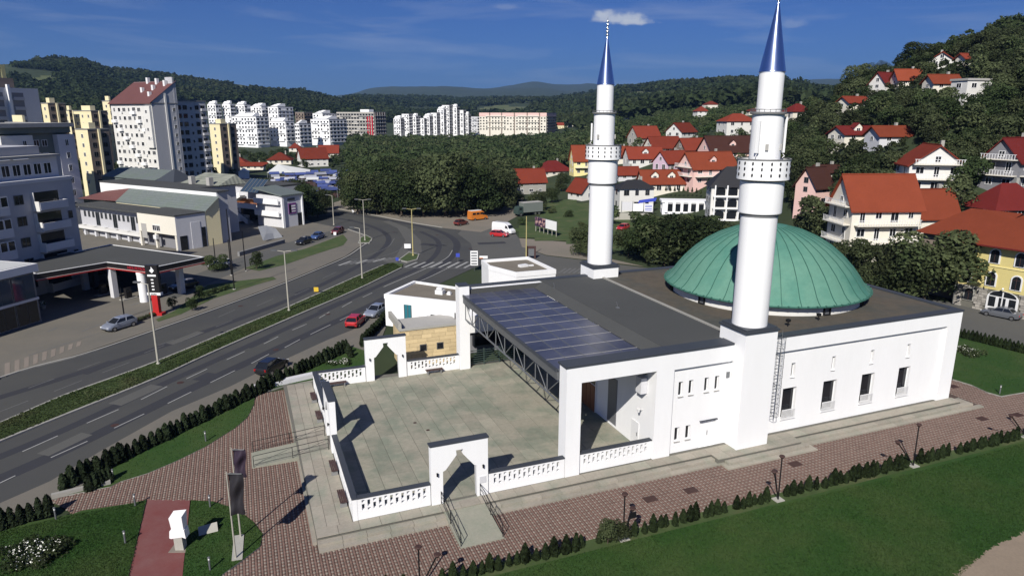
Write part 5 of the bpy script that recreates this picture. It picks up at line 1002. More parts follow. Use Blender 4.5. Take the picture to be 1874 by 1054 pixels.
t = sign((885, 485), 1.2, 1.5, .5, 'sign_white', 'white and orange arrow sign above the low annex corner', 180); MB().box(-.75, -.035, 1.2, -.1, -.021, 1.35).build('stripe', 'paint_orange', t)
sign((646, 391), .3, .5, .9, 'sign_white', 'small white marker post at the gravel lot kerb', 180); sign((613, 432), .2, .6, .7, 'sign_white', 'small white marker plate by the road bend', 180)
p = gp(972, 473); t = thing('notice_stand', 'dark square notice frame on legs behind the low annex', 'notice board', (p.x, p.y, 0), azrot(90)); MB().box(-.9, -.06, 0, -.55, .06, 2.4).box(.55, -.06, 0, .9, .06, 2.4).box(-.55, -.06, 1.9, .55, .06, 2.4).build('frame', 'bench_wood', t); MB().box(-.55, -.03, .5, .55, .03, 1.9).build('panel', 'frame_steel', t)
# billboard
a, c = gp(979, 423), gp(1019, 434); d = (c-a); Lb = d.length; t = thing('billboard', 'roadside billboard half dark poster and half blank white on the grass', 'billboard', tuple(a), math.atan2(d.y, d.x)); h0 = z_at(a.x, a.y, 413); h1 = z_at(a.x, a.y, 396)
MB().box(0, -.06, h0, Lb, .08, h1).build('board', 'frame_grey', t); MB().box(.08, -.09, h0+.08, Lb*.5, -.061, h1-.08).build('poster', 'poster_dark', t); MB().box(Lb*.5+.05, -.09, h0+.08, Lb-.08, -.061, h1-.08).build('blank_panel', 'sign_white', t)
for k in range(6): MB().box(.25+(Lb-.6)*k/5, -.03, 0, .4+(Lb-.6)*k/5, .07, h0).build('leg', 'pole_pale', t)
# ================================================================== petrol station
ps = thing('petrol_station', 'petrol station canopy with black fascia and red stripes', 'petrol station'); PZ = .1
roof = [(-31.9, 66.9), (-24.2, 72.2), (-17.6, 65.7), (-11.1, 71.2), (-26.0, 87.9), (-30.2, 82.6), (-31.0, 83.2), (-36.5, 76)]
MB().prism(roof, 4.55, 5.5, 0, 1).build('canopy', ['petrol_black', 'roof_felt'], ps)
n = len(roof)
def along(name, mat, z0, z1, out, segs, inn=0.):
    b = MB()
    for i in segs:
        p, q = Vector((*roof[i], 0)), Vector((*roof[(i+1) % n], 0)); d = (q-p).normalized(); nr = Vector((d.y, -d.x, 0)); e = .05; b.obox(tuple((p+q)/2+nr*(out-inn)/2)[:2], (q-p).length+e*2, out+inn, z0, z1, math.atan2(d.y, d.x))
    return b.build(name, mat, ps)
along('stripe', 'petrol_stripe', 4.72, 4.80, .05, range(n)); along('stripe', 'petrol_red', 4.56, 4.66, .045, range(n)); along('roof_edge', 'frame_white', 5.5, 5.58, .06, range(n), .12)
p, q = Vector((*roof[1], 0)), Vector((*roof[2], 0)); d = (q-p).normalized(); nr = Vector((d.y, -d.x, 0))
along_red = MB(); m = p.lerp(q, .66)+nr*.03; along_red.obox(tuple(m)[:2], 5.2, .06, 4.84, 5.44, math.atan2(d.y, d.x)); along_red.build('sign_panel', 'petrol_black', ps)
tc_ = bpy.data.curves.new('lettering', 'FONT'); tc_.body = 'HIFA PETROL'; tc_.size = .62; tc_.extrude = .015; tc_.align_x = 'CENTER'; tc_.materials.append(M['sign_red']); to_ = bpy.data.objects.new('lettering_curve', tc_); me_ = bpy.data.meshes.new_from_object(to_); bpy.data.objects.remove(to_); to = link('lettering', me_, ps); w = p.lerp(q, .66)+nr*.085; to.matrix_local = Matrix(((d.x, 0, nr.x, w.x), (d.y, 0, nr.y, w.y), (0, 1, 0, 4.93), (0, 0, 0, 1)))
for q in [(211, 545), (158, 531), (333, 538)]: g = gp(*q); MB().obox((g.x, g.y), .8, .8, PZ, 4.55, .73).build('column', 'grey_plaster_light', ps)
g = gp(265, 553); MB().lathe([(.62, PZ), (.62, 4.2), (.66, 4.2), (.66, 4.55)], g.x, g.y, 16).build('column', 'white_plaster', ps)
for q in [(190, 540), (236, 548), (300, 540), (180, 526)]:
    g = gp(*q); t = thing('fuel_pump', {190: 'fuel pump between the two grey canopy columns', 236: 'fuel pump just left of the round white column', 300: 'fuel pump right of the red totem under the canopy', 180: 'fuel pump at the back of the canopy'}[q[0]], 'fuel pump', (g.x, g.y, PZ), .73, 'fuel pumps'); MB().box(-1.2, -.5, 0, 1.2, .5, .15).build('island', 'kerb', t); MB().box(-.45, -.25, .15, .45, .25, 1.7).build('body', 'petrol_black', t); MB().box(-.35, -.27, 1.1, .35, -.251, 1.5).build('display', 'glass_dark', t)
g = gp(230, 520); MB().obox((g.x, g.y), 9, 5, PZ, 3.8, .73).build('kiosk', 'glass_dark', ps)
# totem sign
g = gp(289, 577); zt = z_at(g.x, g.y, 486); zm = z_at(g.x, g.y, 536); t = thing('totem_sign', 'tall petrol price totem with black head on a red post', 'sign', (g.x, g.y, PZ), azrot(95))
MB().box(-.42, -.3, 0, .42, .3, zm-.1).build('post', 'petrol_red', t); MB().box(-.9, -.5, 0, .9, .5, .35).build('foot', 'petrol_red', t); MB().box(-.85, -.25, zm, .85, .25, zt).build('head', 'petrol_black', t); MB().box(-.95, -.3, zm-.35, .95, .3, zm-.001).build('price_band', 'sign_white', t)
hd = zt-zm
MB().xprism([(-.25, 0), (.1, -.35), (.42, 0), (.05, .55), (.0, .2)], -.29, -.251).build('emblem', 'sign_white', t, (0, 0, zt-.75)); MB().box(-.6, -.28, zt-1.55, .6, -.251, zt-1.3).build('name_plate', 'sign_white', t)
for k in range(4): MB().box(-.18, -.28, zm+.35+.45*k, .18, -.251, zm+.52+.45*k).build('price_line', 'sign_white', t)
# glass showroom at the left edge
E0 = Vector((-30.7, 61.9, 0)); d = Vector((-.6, -.8, 0)); nin = Vector((-.8, .6, 0)); t = thing('showroom', 'two storey glass showroom with a white roof band at the left edge', 'building', tuple(E0), math.atan2(d.y, d.x))
def fr(name, mat, x0, x1, y0, y1, z0, z1, parent=t): return MB().box(x0, y0, z0, x1, y1, z1).build(name, mat, parent)
# local x runs along the facade, local -y points into the building
fr('wall', 'grey_plaster_dark', .0, 22, -14, -.3, .1, 6.9); fr('roof_band', 'frame_white', -.35, 22.2, -14.2, .25, 6.9, 7.9); fr('roof', 'tarp_white', .2, 21.8, -13.8, -.2, 7.901, 7.95)
for k in range(7):
    for j, (z0, z1) in enumerate(((.3, 3.2), (3.5, 6.7))):
        f = fr('window', 'frame_steel', .3+3.1*k, 3.3+3.1*k, -.3, -.12, z0, z1)
        for q in range(2): fr('pane', 'glass_blue' if j else 'glass_dark', .38+3.1*k+1.45*q, 1.78+3.1*k+1.45*q, -.119, -.09, z0+.08, z1-.08, f)
fr('mid_band', 'grey_plaster_light', 0, 22, -.3, -.05, 3.2, 3.5)
for i, q in enumerate([(46, 583), (54, 579), (65, 574), (80, 566)]):
    g = gp(*q); t = thing('planter', ['round planter with white flowers furthest left by the showroom', 'round planter with white flowers second from the showroom door', 'round planter with white flowers third along the showroom', 'white planter with a dark shrub by the showroom corner'][i], 'planter', (g.x, g.y, .1), 0, 'planters by the showroom'); MB().lathe([(.25, 0), (.4, .5), (.36, .5), (.3, .4)], n=12).build('pot', 'kerb', t); link('plant', np_mesh('plant', *crown_arrays(160, 300+i, [(0, 0, .75, .38)], .07), 'leaf'), t); link('blossoms', np_mesh('blossoms', *crown_arrays(40, 310+i, [(0, 0, .8, .4)], .07), 'blossom'), t)
for q, h, w, l in [((366, 552), 1.6, .9, 'dark rounded shrub in the strip by the main road'), ((352, 570), 1.3, 1.0, 'low dark shrub nearest the road kerb by the totem'), ((317, 565), 1.1, 1.1, 'low clipped bush behind the red totem'), ((470, 494), 2.2, 1., 'rusty green bush at the end of the grass verge'), ((398, 496), 1.9, 1.9, 'big round clipped bush among the dark flagpoles')]:
    g = gp(*q); tree((g.x, g.y, .1), h*1.5, l, None, BIGCROWNS[0] if w > 1.5 else CROWNS[2], w*.9, 'bush')
for i in range(7): g = gp(376+i*7, 544-i*2.4); tree((g.x, g.y, .1), .9, 'small round shrub in the row along the forecourt edge', 'small shrubs along the forecourt edge', CROWNS[1], 1.2, 'bush')
for i in range(8): g = gp(250+i*4.5, 591-i*1.6); tree((g.x, g.y, .1), .6, 'tiny yellowish shrub in the row behind the silver hatchback', 'tiny shrubs behind the silver hatchback', CROWNS[3], 1.3, 'bush')
# ================================================================== town blocks
OCC = []     # occupied circles (x, y, r) that trees keep away from
def at_top(px, py, r):
    d = ray(px, py); hl = math.hypot(d[0], d[1]); p = CAM+d*r/hl; return Vector(p)
def solve_len(P, u, px):
    lo, hi = 0., 160.; f = lambda t: proj((P.x+u.x*t, P.y+u.y*t, P.z))[0]; inc = f(1.) > f(0.)
    for _ in range(40):
        m = (lo+hi)/2
        if (f(m) < px) == inc: lo = m
        else: hi = m
    return lo
WIN = {}
def win_mesh(w, h, fm='frame_white', gm='glass_dark', split=1):
    k = (round(w, 2), round(h, 2), fm, gm, split)
    if k not in WIN:
        b = MB(); t = min(.09, w*.12); b.box(-w/2, -.07, 0, -w/2+t, .02, h, 0).box(w/2-t, -.07, 0, w/2, .02, h, 0).box(-w/2+t, -.07, 0, w/2-t, .02, t, 0).box(-w/2+t, -.07, h-t, w/2-t, .02, h, 0).box(-w/2+t, -.03, t, w/2-t, .01, h-t, 1)
        for s in range(1, split+1): x = -w/2+w*s/(split+1); b.box(x-t*.4, -.06, t, x+t*.4, -.031, h-t, 0)
        WIN[k] = b.mesh('window', [fm, gm])
    return WIN[k]
def put_win(parent, face, u, z, w, h, off=0., **kw):
    """face 'R': plane y = off seen from -y; 'L': plane x = off seen from -x"""
    me = win_mesh(w, h, **kw)
    return link('window', me, parent, (u, off, z), 0.) if face == 'R' else link('window', me, parent, (off, u, z), -math.pi/2)
def grid_win(parent, face, us, zs, w, h, off=0., joined=False, drop=0., fm='frame_white', gm='glass_dark', split=1):
    if not joined:
        for z in zs:
            for u in us:
                if random.random() >= drop: put_win(parent, face, u, z, w, h, off, fm=fm, gm=gm, split=split)
        return
    b = MB()
    for z in zs:
        for u in us:
            if random.random() < drop: continue
            if face == 'R': b.box(u-w/2, off-.10, z, u+w/2, off+.05, z+h, 0)
            else: b.box(off-.10, u-w/2, z, off+.05, u+w/2, z+h, 0)
    if b.v: stuff(b.build('windows', gm, parent))
def spread(a, c, n): return [a+(c-a)*(i+.5)/n for i in range(n)]
def block(label, E, r, xl, xr, azr=30., mat='white_plaster', matR=None, cat='apartment block', group=None, name='apartment_block', roof='concrete_dark', maxl=60.):
    P = at_top(E[0], E[1], r); ur, ul = azdir(azr), azdir(azr-90); Lx = min(solve_len(P, ur, xr), maxl); Ly = min(solve_len(P, ul, xl), maxl); H = P.z
    z0 = float(terr(P.x, P.y)); t = thing(name, label, cat, (P.x, P.y, 0), azrot(azr), group)
    b = MB().box(0, 0, z0-6, Lx, Ly, H); b.m = [0]*6
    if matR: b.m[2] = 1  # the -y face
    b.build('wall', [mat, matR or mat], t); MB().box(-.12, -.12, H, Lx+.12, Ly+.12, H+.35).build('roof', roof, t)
    c = P+ur*Lx/2+ul*Ly/2; OCC.append((c.x, c.y, math.hypot(Lx, Ly)/2+2)); return t, Lx, Ly, H, z0
# --- grey apartment house at the left edge
P = at_top(121, 266, 129.); t = thing('apartment_block', 'grey apartment house with stacked balconies behind the petrol station', 'apartment block', (P.x, P.y, 0), azrot(13)); H = P.z; HB = H-5.2
OCC.append((P.x-6, P.y, 22))
MB().box(-42, 0, -1, 0, 15, HB).build('wall', 'grey_plaster', t); MB().box(-42, 1.6, HB, -.6, 14, H-1.6).build('penthouse', 'grey_plaster_light', t); MB().box(-42, 2.6, H-1.6, -2.5, 14, H).build('top_storey', 'grey_plaster', t); MB().box(-42.2, 1.0, H-1.6, -.4, 14.3, H-1.3).build('roof', 'concrete', t); MB().box(-42, -.15, HB, .1, 1.6, HB+.5).build('parapet', 'grey_plaster_light', t)
for x in np.arange(-41, -1.5, 1.75):
    put_win(t, 'R', x, HB+1.0, 1.35, 1.7, 1.59)
for k in range(12): b = MB(); b.add([(-41.5+3.0*k, .9, H-1.75), (-39.0+3.0*k, .9, H-1.75), (-39.0+3.0*k, 1.6, H-1.3), (-41.5+3.0*k, 1.6, H-1.3)], [(0, 1, 2, 3)]); b.build('awning', 'frame_white', t)
fl = 3.1; nfl = 6
for j in range(nfl):
    z = HB-.9-fl*(j+1)+.2
    for cx, glazed in ((-5.0, False), (-14.8, True), (-24.5, False), (-34, True)):
        w = 4.9; bl = MB(); bl.box(cx-w/2, -1.35, z-.15, cx+w/2, -.0, z).box(cx-w/2, -1.35, z, cx+w/2, -1.23, z+1.0).box(cx-w/2, -1.23, z, cx-w/2+.12, -.001, z+1.0).box(cx+w/2-.12, -1.23, z, cx+w/2, -.001, z+1.0); bo = bl.build('balcony', 'grey_plaster_light', t)
        MB().box(cx-w/2-.14, -1.30, z-.3, cx-w/2-.001, -.001, z+1.15).build('lit_balcony_side', 'white_plaster_worn', bo)  # left sides whiter than the balcony: sunlight put into the colour
        MB().box(cx-w/2-.10, -.5, z+1.15, cx-w/2-.001, -.001, z+2.45).build('lit_balcony_side', 'white_plaster_worn', bo)
        if glazed:
            for q in range(4): put_win(bo, 'R', cx-w/2+.65+1.2*q, z+1.02, 1.15, 1.45, -1.28, split=0)
        else: MB().box(cx-w/2+.3, -.03, z+.1, cx+w/2-.3, -.0, z+2.4).build('balcony_opening', 'glass_dark', bo)
    for cx in (-9.6, -19.6, -29): put_win(t, 'R', cx, z+.9, 1.5, 1.4, 0, fm='frame_grey')
    put_win(t, 'R', -1.2, z+.9, .8, 1.2, 0, fm='frame_grey') if j % 2 else None
# --- tall grey slab
P = at_top(69, 163, 290.); t = thing('apartment_block', 'tall grey slab block with two recessed balcony columns and a white fin', 'apartment block', (P.x, P.y, 0), azrot(14)); H = P.z; OCC.append((P.x, P.y, 22))
MB().box(-40, 0, -1, 0, 15, H).build('wall', 'grey_plaster_light', t); MB().box(-16, 4, H, -5, 11, H+3.2).build('roof_house', 'brown_render', t); MB().box(-11.6, -.7, 8, -10.7, 0, H+1.0).build('fin', 'white_plaster', t)
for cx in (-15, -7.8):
    MB().box(cx-2.0, -.06, 6, cx+2.0, 0, H-1.5).build('recess_shade_panel', 'grey_plaster_dark', t)  # flat dark panel, the shade of a recess put into its colour
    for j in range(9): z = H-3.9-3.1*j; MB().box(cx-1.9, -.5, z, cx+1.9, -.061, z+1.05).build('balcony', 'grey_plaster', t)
P = at_top(17, 160, 330.); t = thing('apartment_block', 'block with a yellow framed rooftop at the left picture edge', 'apartment block', (P.x, P.y, 0), azrot(20)); H = P.z
MB().box(-20, 0, -1, 0, 12, H).build('wall', 'brown_render', t); MB().box(-6, 2, H, -4.2, 4, H+7).box(-6, 2, H+7, 1, 3, H+8.2).box(-.6, 2, H, 1, 3, H+7).build('roof_frame', 'pale_yellow', t)
# --- pale block with side wing
P = at_top(132, 225, 195.); t = thing('apartment_block', 'pale grey block with a dark attic band and a narrow windowed wing', 'apartment block', (P.x, P.y, 0), azrot(20)); H = P.z; OCC.append((P.x, P.y, 18))
MB().box(-17, 1.5, -1, -.8, 13, H-2.2).build('wall', 'cloth_olive', t); MB().box(-4.2, 0, -1, 0, 13, H-2.6).build('wing', 'grey_plaster_light', t); MB().box(-17, 0, -1, -10, 13, H-2.6).build('wing', 'white_plaster_worn', t); MB().box(-18, .6, H-2.2, -.3, 13, H-.9).build('attic', 'cloth_olive', t); MB().box(-18, -.3, H-.9, .2, 13, H).build('roof', 'concrete', t)
for j in range(6):
    z = H-5.2-2.9*j; put_win(t, 'R', -2.1, z, .9, 1.5, 0); put_win(t, 'R', -12.0, z, .9, 1.5, 0)
    for x in (-8.3, -6.4): put_win(t, 'R', x, z, 1.3, 1.5, 1.5)
# --- cream blocks between
CR_ = 'cream blocks in the hollow left of the tower'
for (E, r, xl, xr, lab) in [((47, 226), 240, 10, 62, 'cream block with narrow stripes behind the grey apartment house'), ((87, 190), 330, 75, 119, 'cream block right of the tall grey slab'), ((126, 203), 380, 117, 140, 'small cream block with a red brown top between two cream blocks'), ((166, 204), 330, 134, 196, 'cream block with dark stair strips just left of the tower'), ((160, 238), 260, 138, 199, 'lower cream block with dark strips in front of the trees'), ((200, 186), 345, 187, 210, 'cream block end peeping out behind the tower'), ((402, 228), 330, 383, 432, 'cream block with dark strips just right of the tower')]:
    t, Lx, Ly, H, z0 = block(lab, E, r, xl, xr, 28, 'cream_plaster', 'brown_render', group=CR_)  # brown right faces: shade on the cream walls put into the colour
    n = max(2, int(Lx/3.2))
    for i in range(1, n): MB().box(Lx*i/n-.35, -.5, -1, Lx*i/n+.35, -.001, H+.2).build('pilaster', 'cream_plaster', t)
    rows = [H-2.6-2.9*j for j in range(min(6, int((H-1)/2.9)))]; grid_win(t, 'L', spread(0, Ly, max(1, int(Ly/3.6))), rows, 1.1, 1.3, 0); grid_win(t, 'R', spread(0, Lx, n), rows, 1.5, 1.5, 0, fm='frame_grey')
    MB().box(Lx*.2, Ly*.2, H+.35, Lx*.5, Ly*.7, H+2.2).build('roof_house', 'cream_plaster', t)
# --- tower with the maroon roof
t, Lx, Ly, H, z0 = block('tall white tower with a shade-grey right side and a sloping maroon roof', (277, 190), 275, 202, 325, 30, 'white_plaster_worn', 'grey_plaster')  # right face, gable and rear wing grey: shade put into the colour
rise = at_top(318, 149, 285).z-H
b = MB(); b.add([(-.8, -.3, H+.2), (-.8, Ly+.3, H+.2), (Lx+.2, Ly+.3, H+rise), (Lx+.2, -.3, H+rise), (-.8, -.3, H-.1), (-.8, Ly+.3, H-.1)], [(0, 3, 2, 1), (4, 0, 1, 5)]); b.build('maroon_roof', 'maroon_sheet', t)
b = MB(); b.add([(0, 0, H+.35), (Lx, 0, H+.35), (Lx, 0, H+rise-.1), (0, Ly, H+.35), (Lx, Ly, H+.35), (Lx, Ly, H+rise-.1)], [(0, 1, 2), (5, 4, 3), (1, 4, 5, 2)]); b.build('gable', 'grey_plaster', t)
for x, y in [(3, 5), (5, 12), (8, 3), (9, 9), (9.5, 15), (6, 7)]:
    zz = H+rise*x/Lx; MB().box(x-.5, y-.5, zz-.5, x+.5, y+.5, zz+1.7).build('chimney', 'frame_white', t)
MB().box(Lx-1.2, -.05, -1, Lx-.6, 4, H+rise+1.2).build('lift_shaft', 'grey_plaster', t)
nf = int((H-1)/2.95); rows = [H-2.7-2.95*j for j in range(nf)]
for j, z in enumerate(rows):
    for i, u in enumerate(spread(.3, Ly-.5, 8)):
        if (i+j) % 5 == 3: MB().box(-.9, u-1.3, z-.9, -.001, u+1.3, z+.1).build('balcony', 'white_plaster', t); put_win(t, 'L', u, z+.12, 2.0, 1.4, 0, split=2)
        else: put_win(t, 'L', u, z, (1.5, 1.1, 1.9)[(i+j) % 3], 1.4, 0, split=(i+j) % 3)
        if (i*3+j) % 7 == 1: MB().box(-.5, u+.9, z-.5, -.001, u+1.6, z+.1).build('air_conditioner', 'frame_white', t)
    put_win(t, 'R', Lx*.83, z, 1.2, 1.35, 0, fm='frame_white')
MB().box(-.9, .2, H-15, -.0, 4.2, H-.8).build('bay', 'white_plaster_worn', t)
for j in range(4): put_win(t, 'L', 2.2, H-3.3-3*j, 1.1, 1.2, -.9)
MB().box(Lx*.50, -.25, -1, Lx*.50+.7, -.001, H+rise*.45).build('downpipe_fin', 'white_plaster_worn', t)
U2 = solve_len(at_top(277, 190, 275), azdir(30), 383); H2_ = H+1.0
MB().box(Lx, 2.2, -1, U2, Ly, H2_).build('rear_wing', 'grey_plaster', t); MB().box(Lx, 2.0, H2_, U2+.2, Ly, H2_+.3).build('roof', 'concrete_dark', t)
for j in range(nf):
    for i, u in enumerate(spread(Lx+.5, U2-.2, 5)): put_win(t, 'R', u, H2_-3-2.95*j, (1.9, 1.7, .7, 1.6, 1.7)[i], 1.6 if i != 2 else 1.0, 2.2, fm='frame_grey')
    MB().box(U2-2.4, 1.4, H2_-3.4-2.95*j, U2-.1, 2.19, H2_-2.5-2.95*j).build('balcony', 'grey_plaster', t)
# --- terraced white blocks further off
GW = 'terraced white blocks in the middle distance'
def white_block(lab, E, r, xl, xr, mat='white_plaster', matR='grey_plaster_light', top=True, group=GW, azr=30, rowh=2.9, ww=1.5, maxl=60.):  # default right face is greyer than the left: shade put into the colour
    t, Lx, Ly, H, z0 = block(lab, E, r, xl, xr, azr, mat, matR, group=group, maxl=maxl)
    rows = [H-2.6-rowh*j for j in range(max(1, int((H-z0-2)/rowh)))]; grid_win(t, 'L', spread(0, Ly, max(2, int(Ly/3.3))), rows, ww, 1.35, 0, True, .12); grid_win(t, 'R', spread(0, Lx, max(2, int(Lx/3.6))), rows, 2.0, 1.5, 0, True, .08)
    b = MB()
    for j, z in enumerate(rows):
        if j % 2 == 0 and Ly > 8: b.box(-.9, Ly*.1, z-.6, -.001, Ly*.42, z-.02).box(-.9, Ly*.6, z-.6, -.001, Ly*.9, z-.02)
        if Lx > 6: b.box(Lx*.05, -.8, z-.5, Lx*.95, -.001, z-.1)
    if b.v: stuff(b.build('balconies', mat, t))
    if top:
        b = MB(); b.xprism([(0, H+.35), (Lx*.6, H+.35), (Lx*.6, H+2.8), (Lx*.35, H+2.8)], Ly*.15, Ly*.55); b.build('attic', mat, t)
        b = MB(); b.add([(Lx*.1, Ly*.6, H+.35), (Lx*.9, Ly*.6, H+.35), (Lx*.9, Ly*.95, H+.35), (Lx*.1, Ly*.95, H+.35), (Lx*.4, Ly*.65, H+2.2), (Lx*.9, Ly*.65, H+2.2), (Lx*.9, Ly*.9, H+2.2), (Lx*.4, Ly*.9, H+2.2)], [(4, 5, 6, 7), (0, 1, 5, 4), (1, 2, 6, 5), (2, 3, 7, 6), (3, 0, 4, 7)]); b.build('attic', mat, t)
    return t, Lx, Ly, H
for lab, E, r, xl, xr in [('white block with a narrow lit gable just right of the tower', (394, 191), 640, 379, 404), ('second white block with a lit gable right of the tower', (421, 191), 640, 406, 430), ('white block with a stepped top, third right of the tower', (447, 192), 640, 431, 458), ('white block in the back row with grey balconies', (478, 195), 650, 458, 497), ('white block in the back row ending near the red gabled houses', (508, 196), 640, 490, 536),
                          ('large stepped white block with many balconies in front', (468, 214), 560, 424, 490), ('white front block with balconies right of the large stepped block', (522, 223), 570, 492, 538), ('short white block with a tall lit end wall', (547, 227), 560, 539, 569), ('broad white block with rows of balconies before the building shell', (602, 219), 575, 568, 634), ('small white block with stepped top behind the broad white block', (590, 208), 640, 572, 618)]:
    white_block(lab, E, r, xl, xr)
white_block('brick coloured block behind the white terraces', (556, 206), 680, 540, 572, 'brown_render', 'brown_render', False)
t, Lx, Ly, H = white_block('unfinished concrete building shell with a red painted corner', (684, 206), 620, 616, 706, 'concrete', 'maroon_sheet', False, None, 30, 3.0, 2.3)
for j in range(7): MB().box(-.35, 0, H-3.1*j-.6, -.001, Ly, H-3.1*j-.2).build('floor_edge', 'warm_white', t)
for k in range(3): MB().box(-.5, 1.2+2.6*k, 0, -.351, 2.6+2.6*k, H-3).build('red_panel', 'sign_red', t)
for k in range(5): MB().box(Lx*(k+.3)/5, -.3, 0, Lx*(k+.62)/5, -.001, H).build('stripe', 'concrete', t)
MB().box(3, 8, H+.35, 9, 18, H+2.4).build('roof_house', 'white_plaster', t)
GT = 'slim white towers on the valley floor'
for i, (E, xl, xr) in enumerate([((733, 217), 720, 739), ((748, 209), 735, 757), ((761, 213), 750, 770), ((776, 217), 765, 782), ((786, 213), 775, 793), ((799, 207), 788, 806), ((812, 200), 800, 818), ((822, 193), 809, 829), ((836, 196), 824, 841), ((848, 202), 836, 853), ((857, 210), 846, 862)]):
    white_block(['lowest white tower at the left end of the slim tower row', 'second slim white tower from the left end of the row', 'third slim white tower from the left end of the row', 'fourth slim white tower from the left end, lower than its neighbours', 'fifth slim white tower from the left end of the row', 'slim white tower just left of the step up to the tallest ones', 'slim white tower immediately left of the tallest one', 'tallest slim white tower of the row', 'slim white tower immediately right of the tallest one', 'slim white tower second from the right end of the row', 'last slim white tower at the right end of the row'][i], E, 730, xl, xr, 'white_plaster', 'grey_plaster_dark', i % 2 == 0, GT, 38)  # dark grey right faces: shaded side of the white towers as colour
t, Lx, Ly, H = white_block('long cream slab block with a pink right end', (1000, 208), 740, 877, 1018, 'warm_white', 'pink_plaster', False, None, 14, maxl=110.)
for f in (.10, .28, .47, .66, .84): MB().box(-.5, Ly*f-.6, -1, -.001, Ly*f+.6, H+.5).build('stair_strip', 'brown_render', t)
MB().box(-.3, -.3, H-3.0, Lx, Ly, H+.6).build('attic_band', 'pink_plaster', t)
white_block('low white building between the towers and the cream slab', (874, 214), 760, 857, 880, 'white_plaster', 'grey_plaster_light', False, None, 60)
# ================================================================== market hall complex behind the petrol station
E = gp(327, 461); HM = z_at(E.x, E.y, 396.5); ml = thing('market_hall', 'long market hall with sloping grey metal roofs and a white end block', 'market hall', (E.x, E.y, 0), azrot(30.5)); ul, ur = azdir(-59.5), azdir(30.5)
E3 = Vector((E.x, E.y, HM)); t1 = solve_len(E3, ul, 250); t2 = solve_len(E3, ul, 128); Lx = solve_len(E3, ur, 374); OCC.append((E.x-10, E.y+16, 34))
MB().box(0, 0, 3.2, Lx, t1, HM).build('end_block', 'warm_white', ml); MB().box(-.02, -.05, .1, Lx+.02, -.001, HM).build('end_wall', 'grey_plaster_light', ml); MB().box(1.5, .0, .1, Lx, t1, 3.199).build('ground_floor', 'grey_plaster_dark', ml); MB().box(3.2, -.12, .1, Lx*.80, -.051, HM-1.6).build('roller_wall', 'grey_plaster_light', ml)  # end wall grey over the white block: shaded side put into the colour
MB().box(.6, -.10, .1, 2.2, -.051, 3.0).build('door', 'glass_dark', ml); MB().box(Lx*.83, -.10, .1, Lx*.97, -.051, 4.2).build('door', 'glass_dark', ml)
for y in (.3, t1*.55, t1-.4): MB().box(.1, y, .1, .6, y+.5, 3.199).build('column', 'warm_white', ml)
for y in (t1*.46, t1*.56): put_win(ml, 'L', y, HM-3.4, 1.3, 1.2, 0)
MB().box(-.55, t1*.48, HM-5.0, -.001, t1*.56, HM-4.2).build('air_conditioner', 'frame_white', ml); MB().box(-.03, t1*.78, HM-5.2, -.0, t1*.92, HM-2.2).build('vent_panel', 'concrete', ml)
MB().box(2.0, t1, .1, 14, t2, HM-.4).build('long_block', 'grey_plaster', ml); MB().box(.5, t1+.01, HM-.4, 14, t2, HM-.1).build('flat_roof', 'roof_felt', ml); MB().box(-.2, -.2, HM, Lx+.2, t1+.2, HM+.25).build('flat_roof', 'roof_felt', ml)  # long block's grey stands in for the apartment house's cast shadow
for k, y in enumerate(spread(t1+1, t2-1, 14)): put_win(ml, 'L', y, HM-2.9 if k % 4 != 2 else HM-4.6, .8 if k % 4 != 2 else 1.5, 1.3 if k % 4 != 2 else 3.0, 2.0, fm='frame_grey')
for y in spread(t1, t2, 6): MB().box(1.2, y-.3, .1, 1.8, y+.3, HM-4.8).build('column', 'grey_plaster_light', ml)
MB().box(.6, t1+.01, HM-5.4, 2.0, t2, HM-4.8).build('arcade_beam', 'white_plaster_worn', ml)
rx0, rx1 = Lx, Lx+3.6; rz0, rz1 = HM+.3, HM+2.9; tB = t1*2.5
b = MB(); b.add([(rx0, -.4, rz0), (rx0, tB, rz0), (rx1, tB, rz1), (rx1, -.4, rz1), (rx0, -.4, rz0-.3), (rx0, tB, rz0-.3)], [(0, 3, 2, 1), (4, 0, 1, 5)]); b.build('metal_roof', 'mall_roof', ml)
b = MB(); b.add([(rx0, -.05, HM+.2), (rx1, -.05, HM+.2), (rx1, -.05, rz1-.05), (rx0, -.05, rz0-.05)], [(0, 1, 2, 3)]); b.box(rx0+.02, 0, .1, rx1, tB-.2, HM+.2); b.build('gable_wall', 'cream_plaster', ml)
b = MB(); b.add([(rx0, tB, rz0), (rx0, tB+16, rz0-.4), (rx1, tB+10, rz1-1.2), (rx1, tB, rz1)], [(0, 3, 2, 1)]); b.build('metal_roof', 'maroon_sheet', ml)
MB().box(rx1, .5, HM, rx1+.4, tB+12, rz1+.9).build('clerestory', 'white_plaster', ml); MB().box(rx1-.2, 0, rz1+.9, rx1+2.8, tB+12, rz1+1.1).box(rx1+2.8, 9.5, rz1+.9, rx1+13, tB+12, rz1+1.1).build('flat_roof', 'roof_felt', ml); MB().box(rx1+.4, 0.5, .1, rx1+2.6, 9.8, rz1+.9).box(rx1+.4, 9.8, .1, rx1+12, tB+12, rz1+.9).build('rear_wall', 'grey_plaster', ml)
q0, q1 = rx1+7, rx1+12.5; b = MB(); b.add([(q0, 9, rz1+1.12), (q0, tB*.72, rz1+1.12), (q1, tB*.66, rz1+3.2), (q1, 10, rz1+3.2)], [(0, 3, 2, 1)]); b.add([(q0, 9, rz1+1.12), (q1+2, 9, rz1+1.12), (q1, 10, rz1+3.2)], [(0, 1, 2)]); b.build('metal_roof', 'mall_roof_mossy', ml)
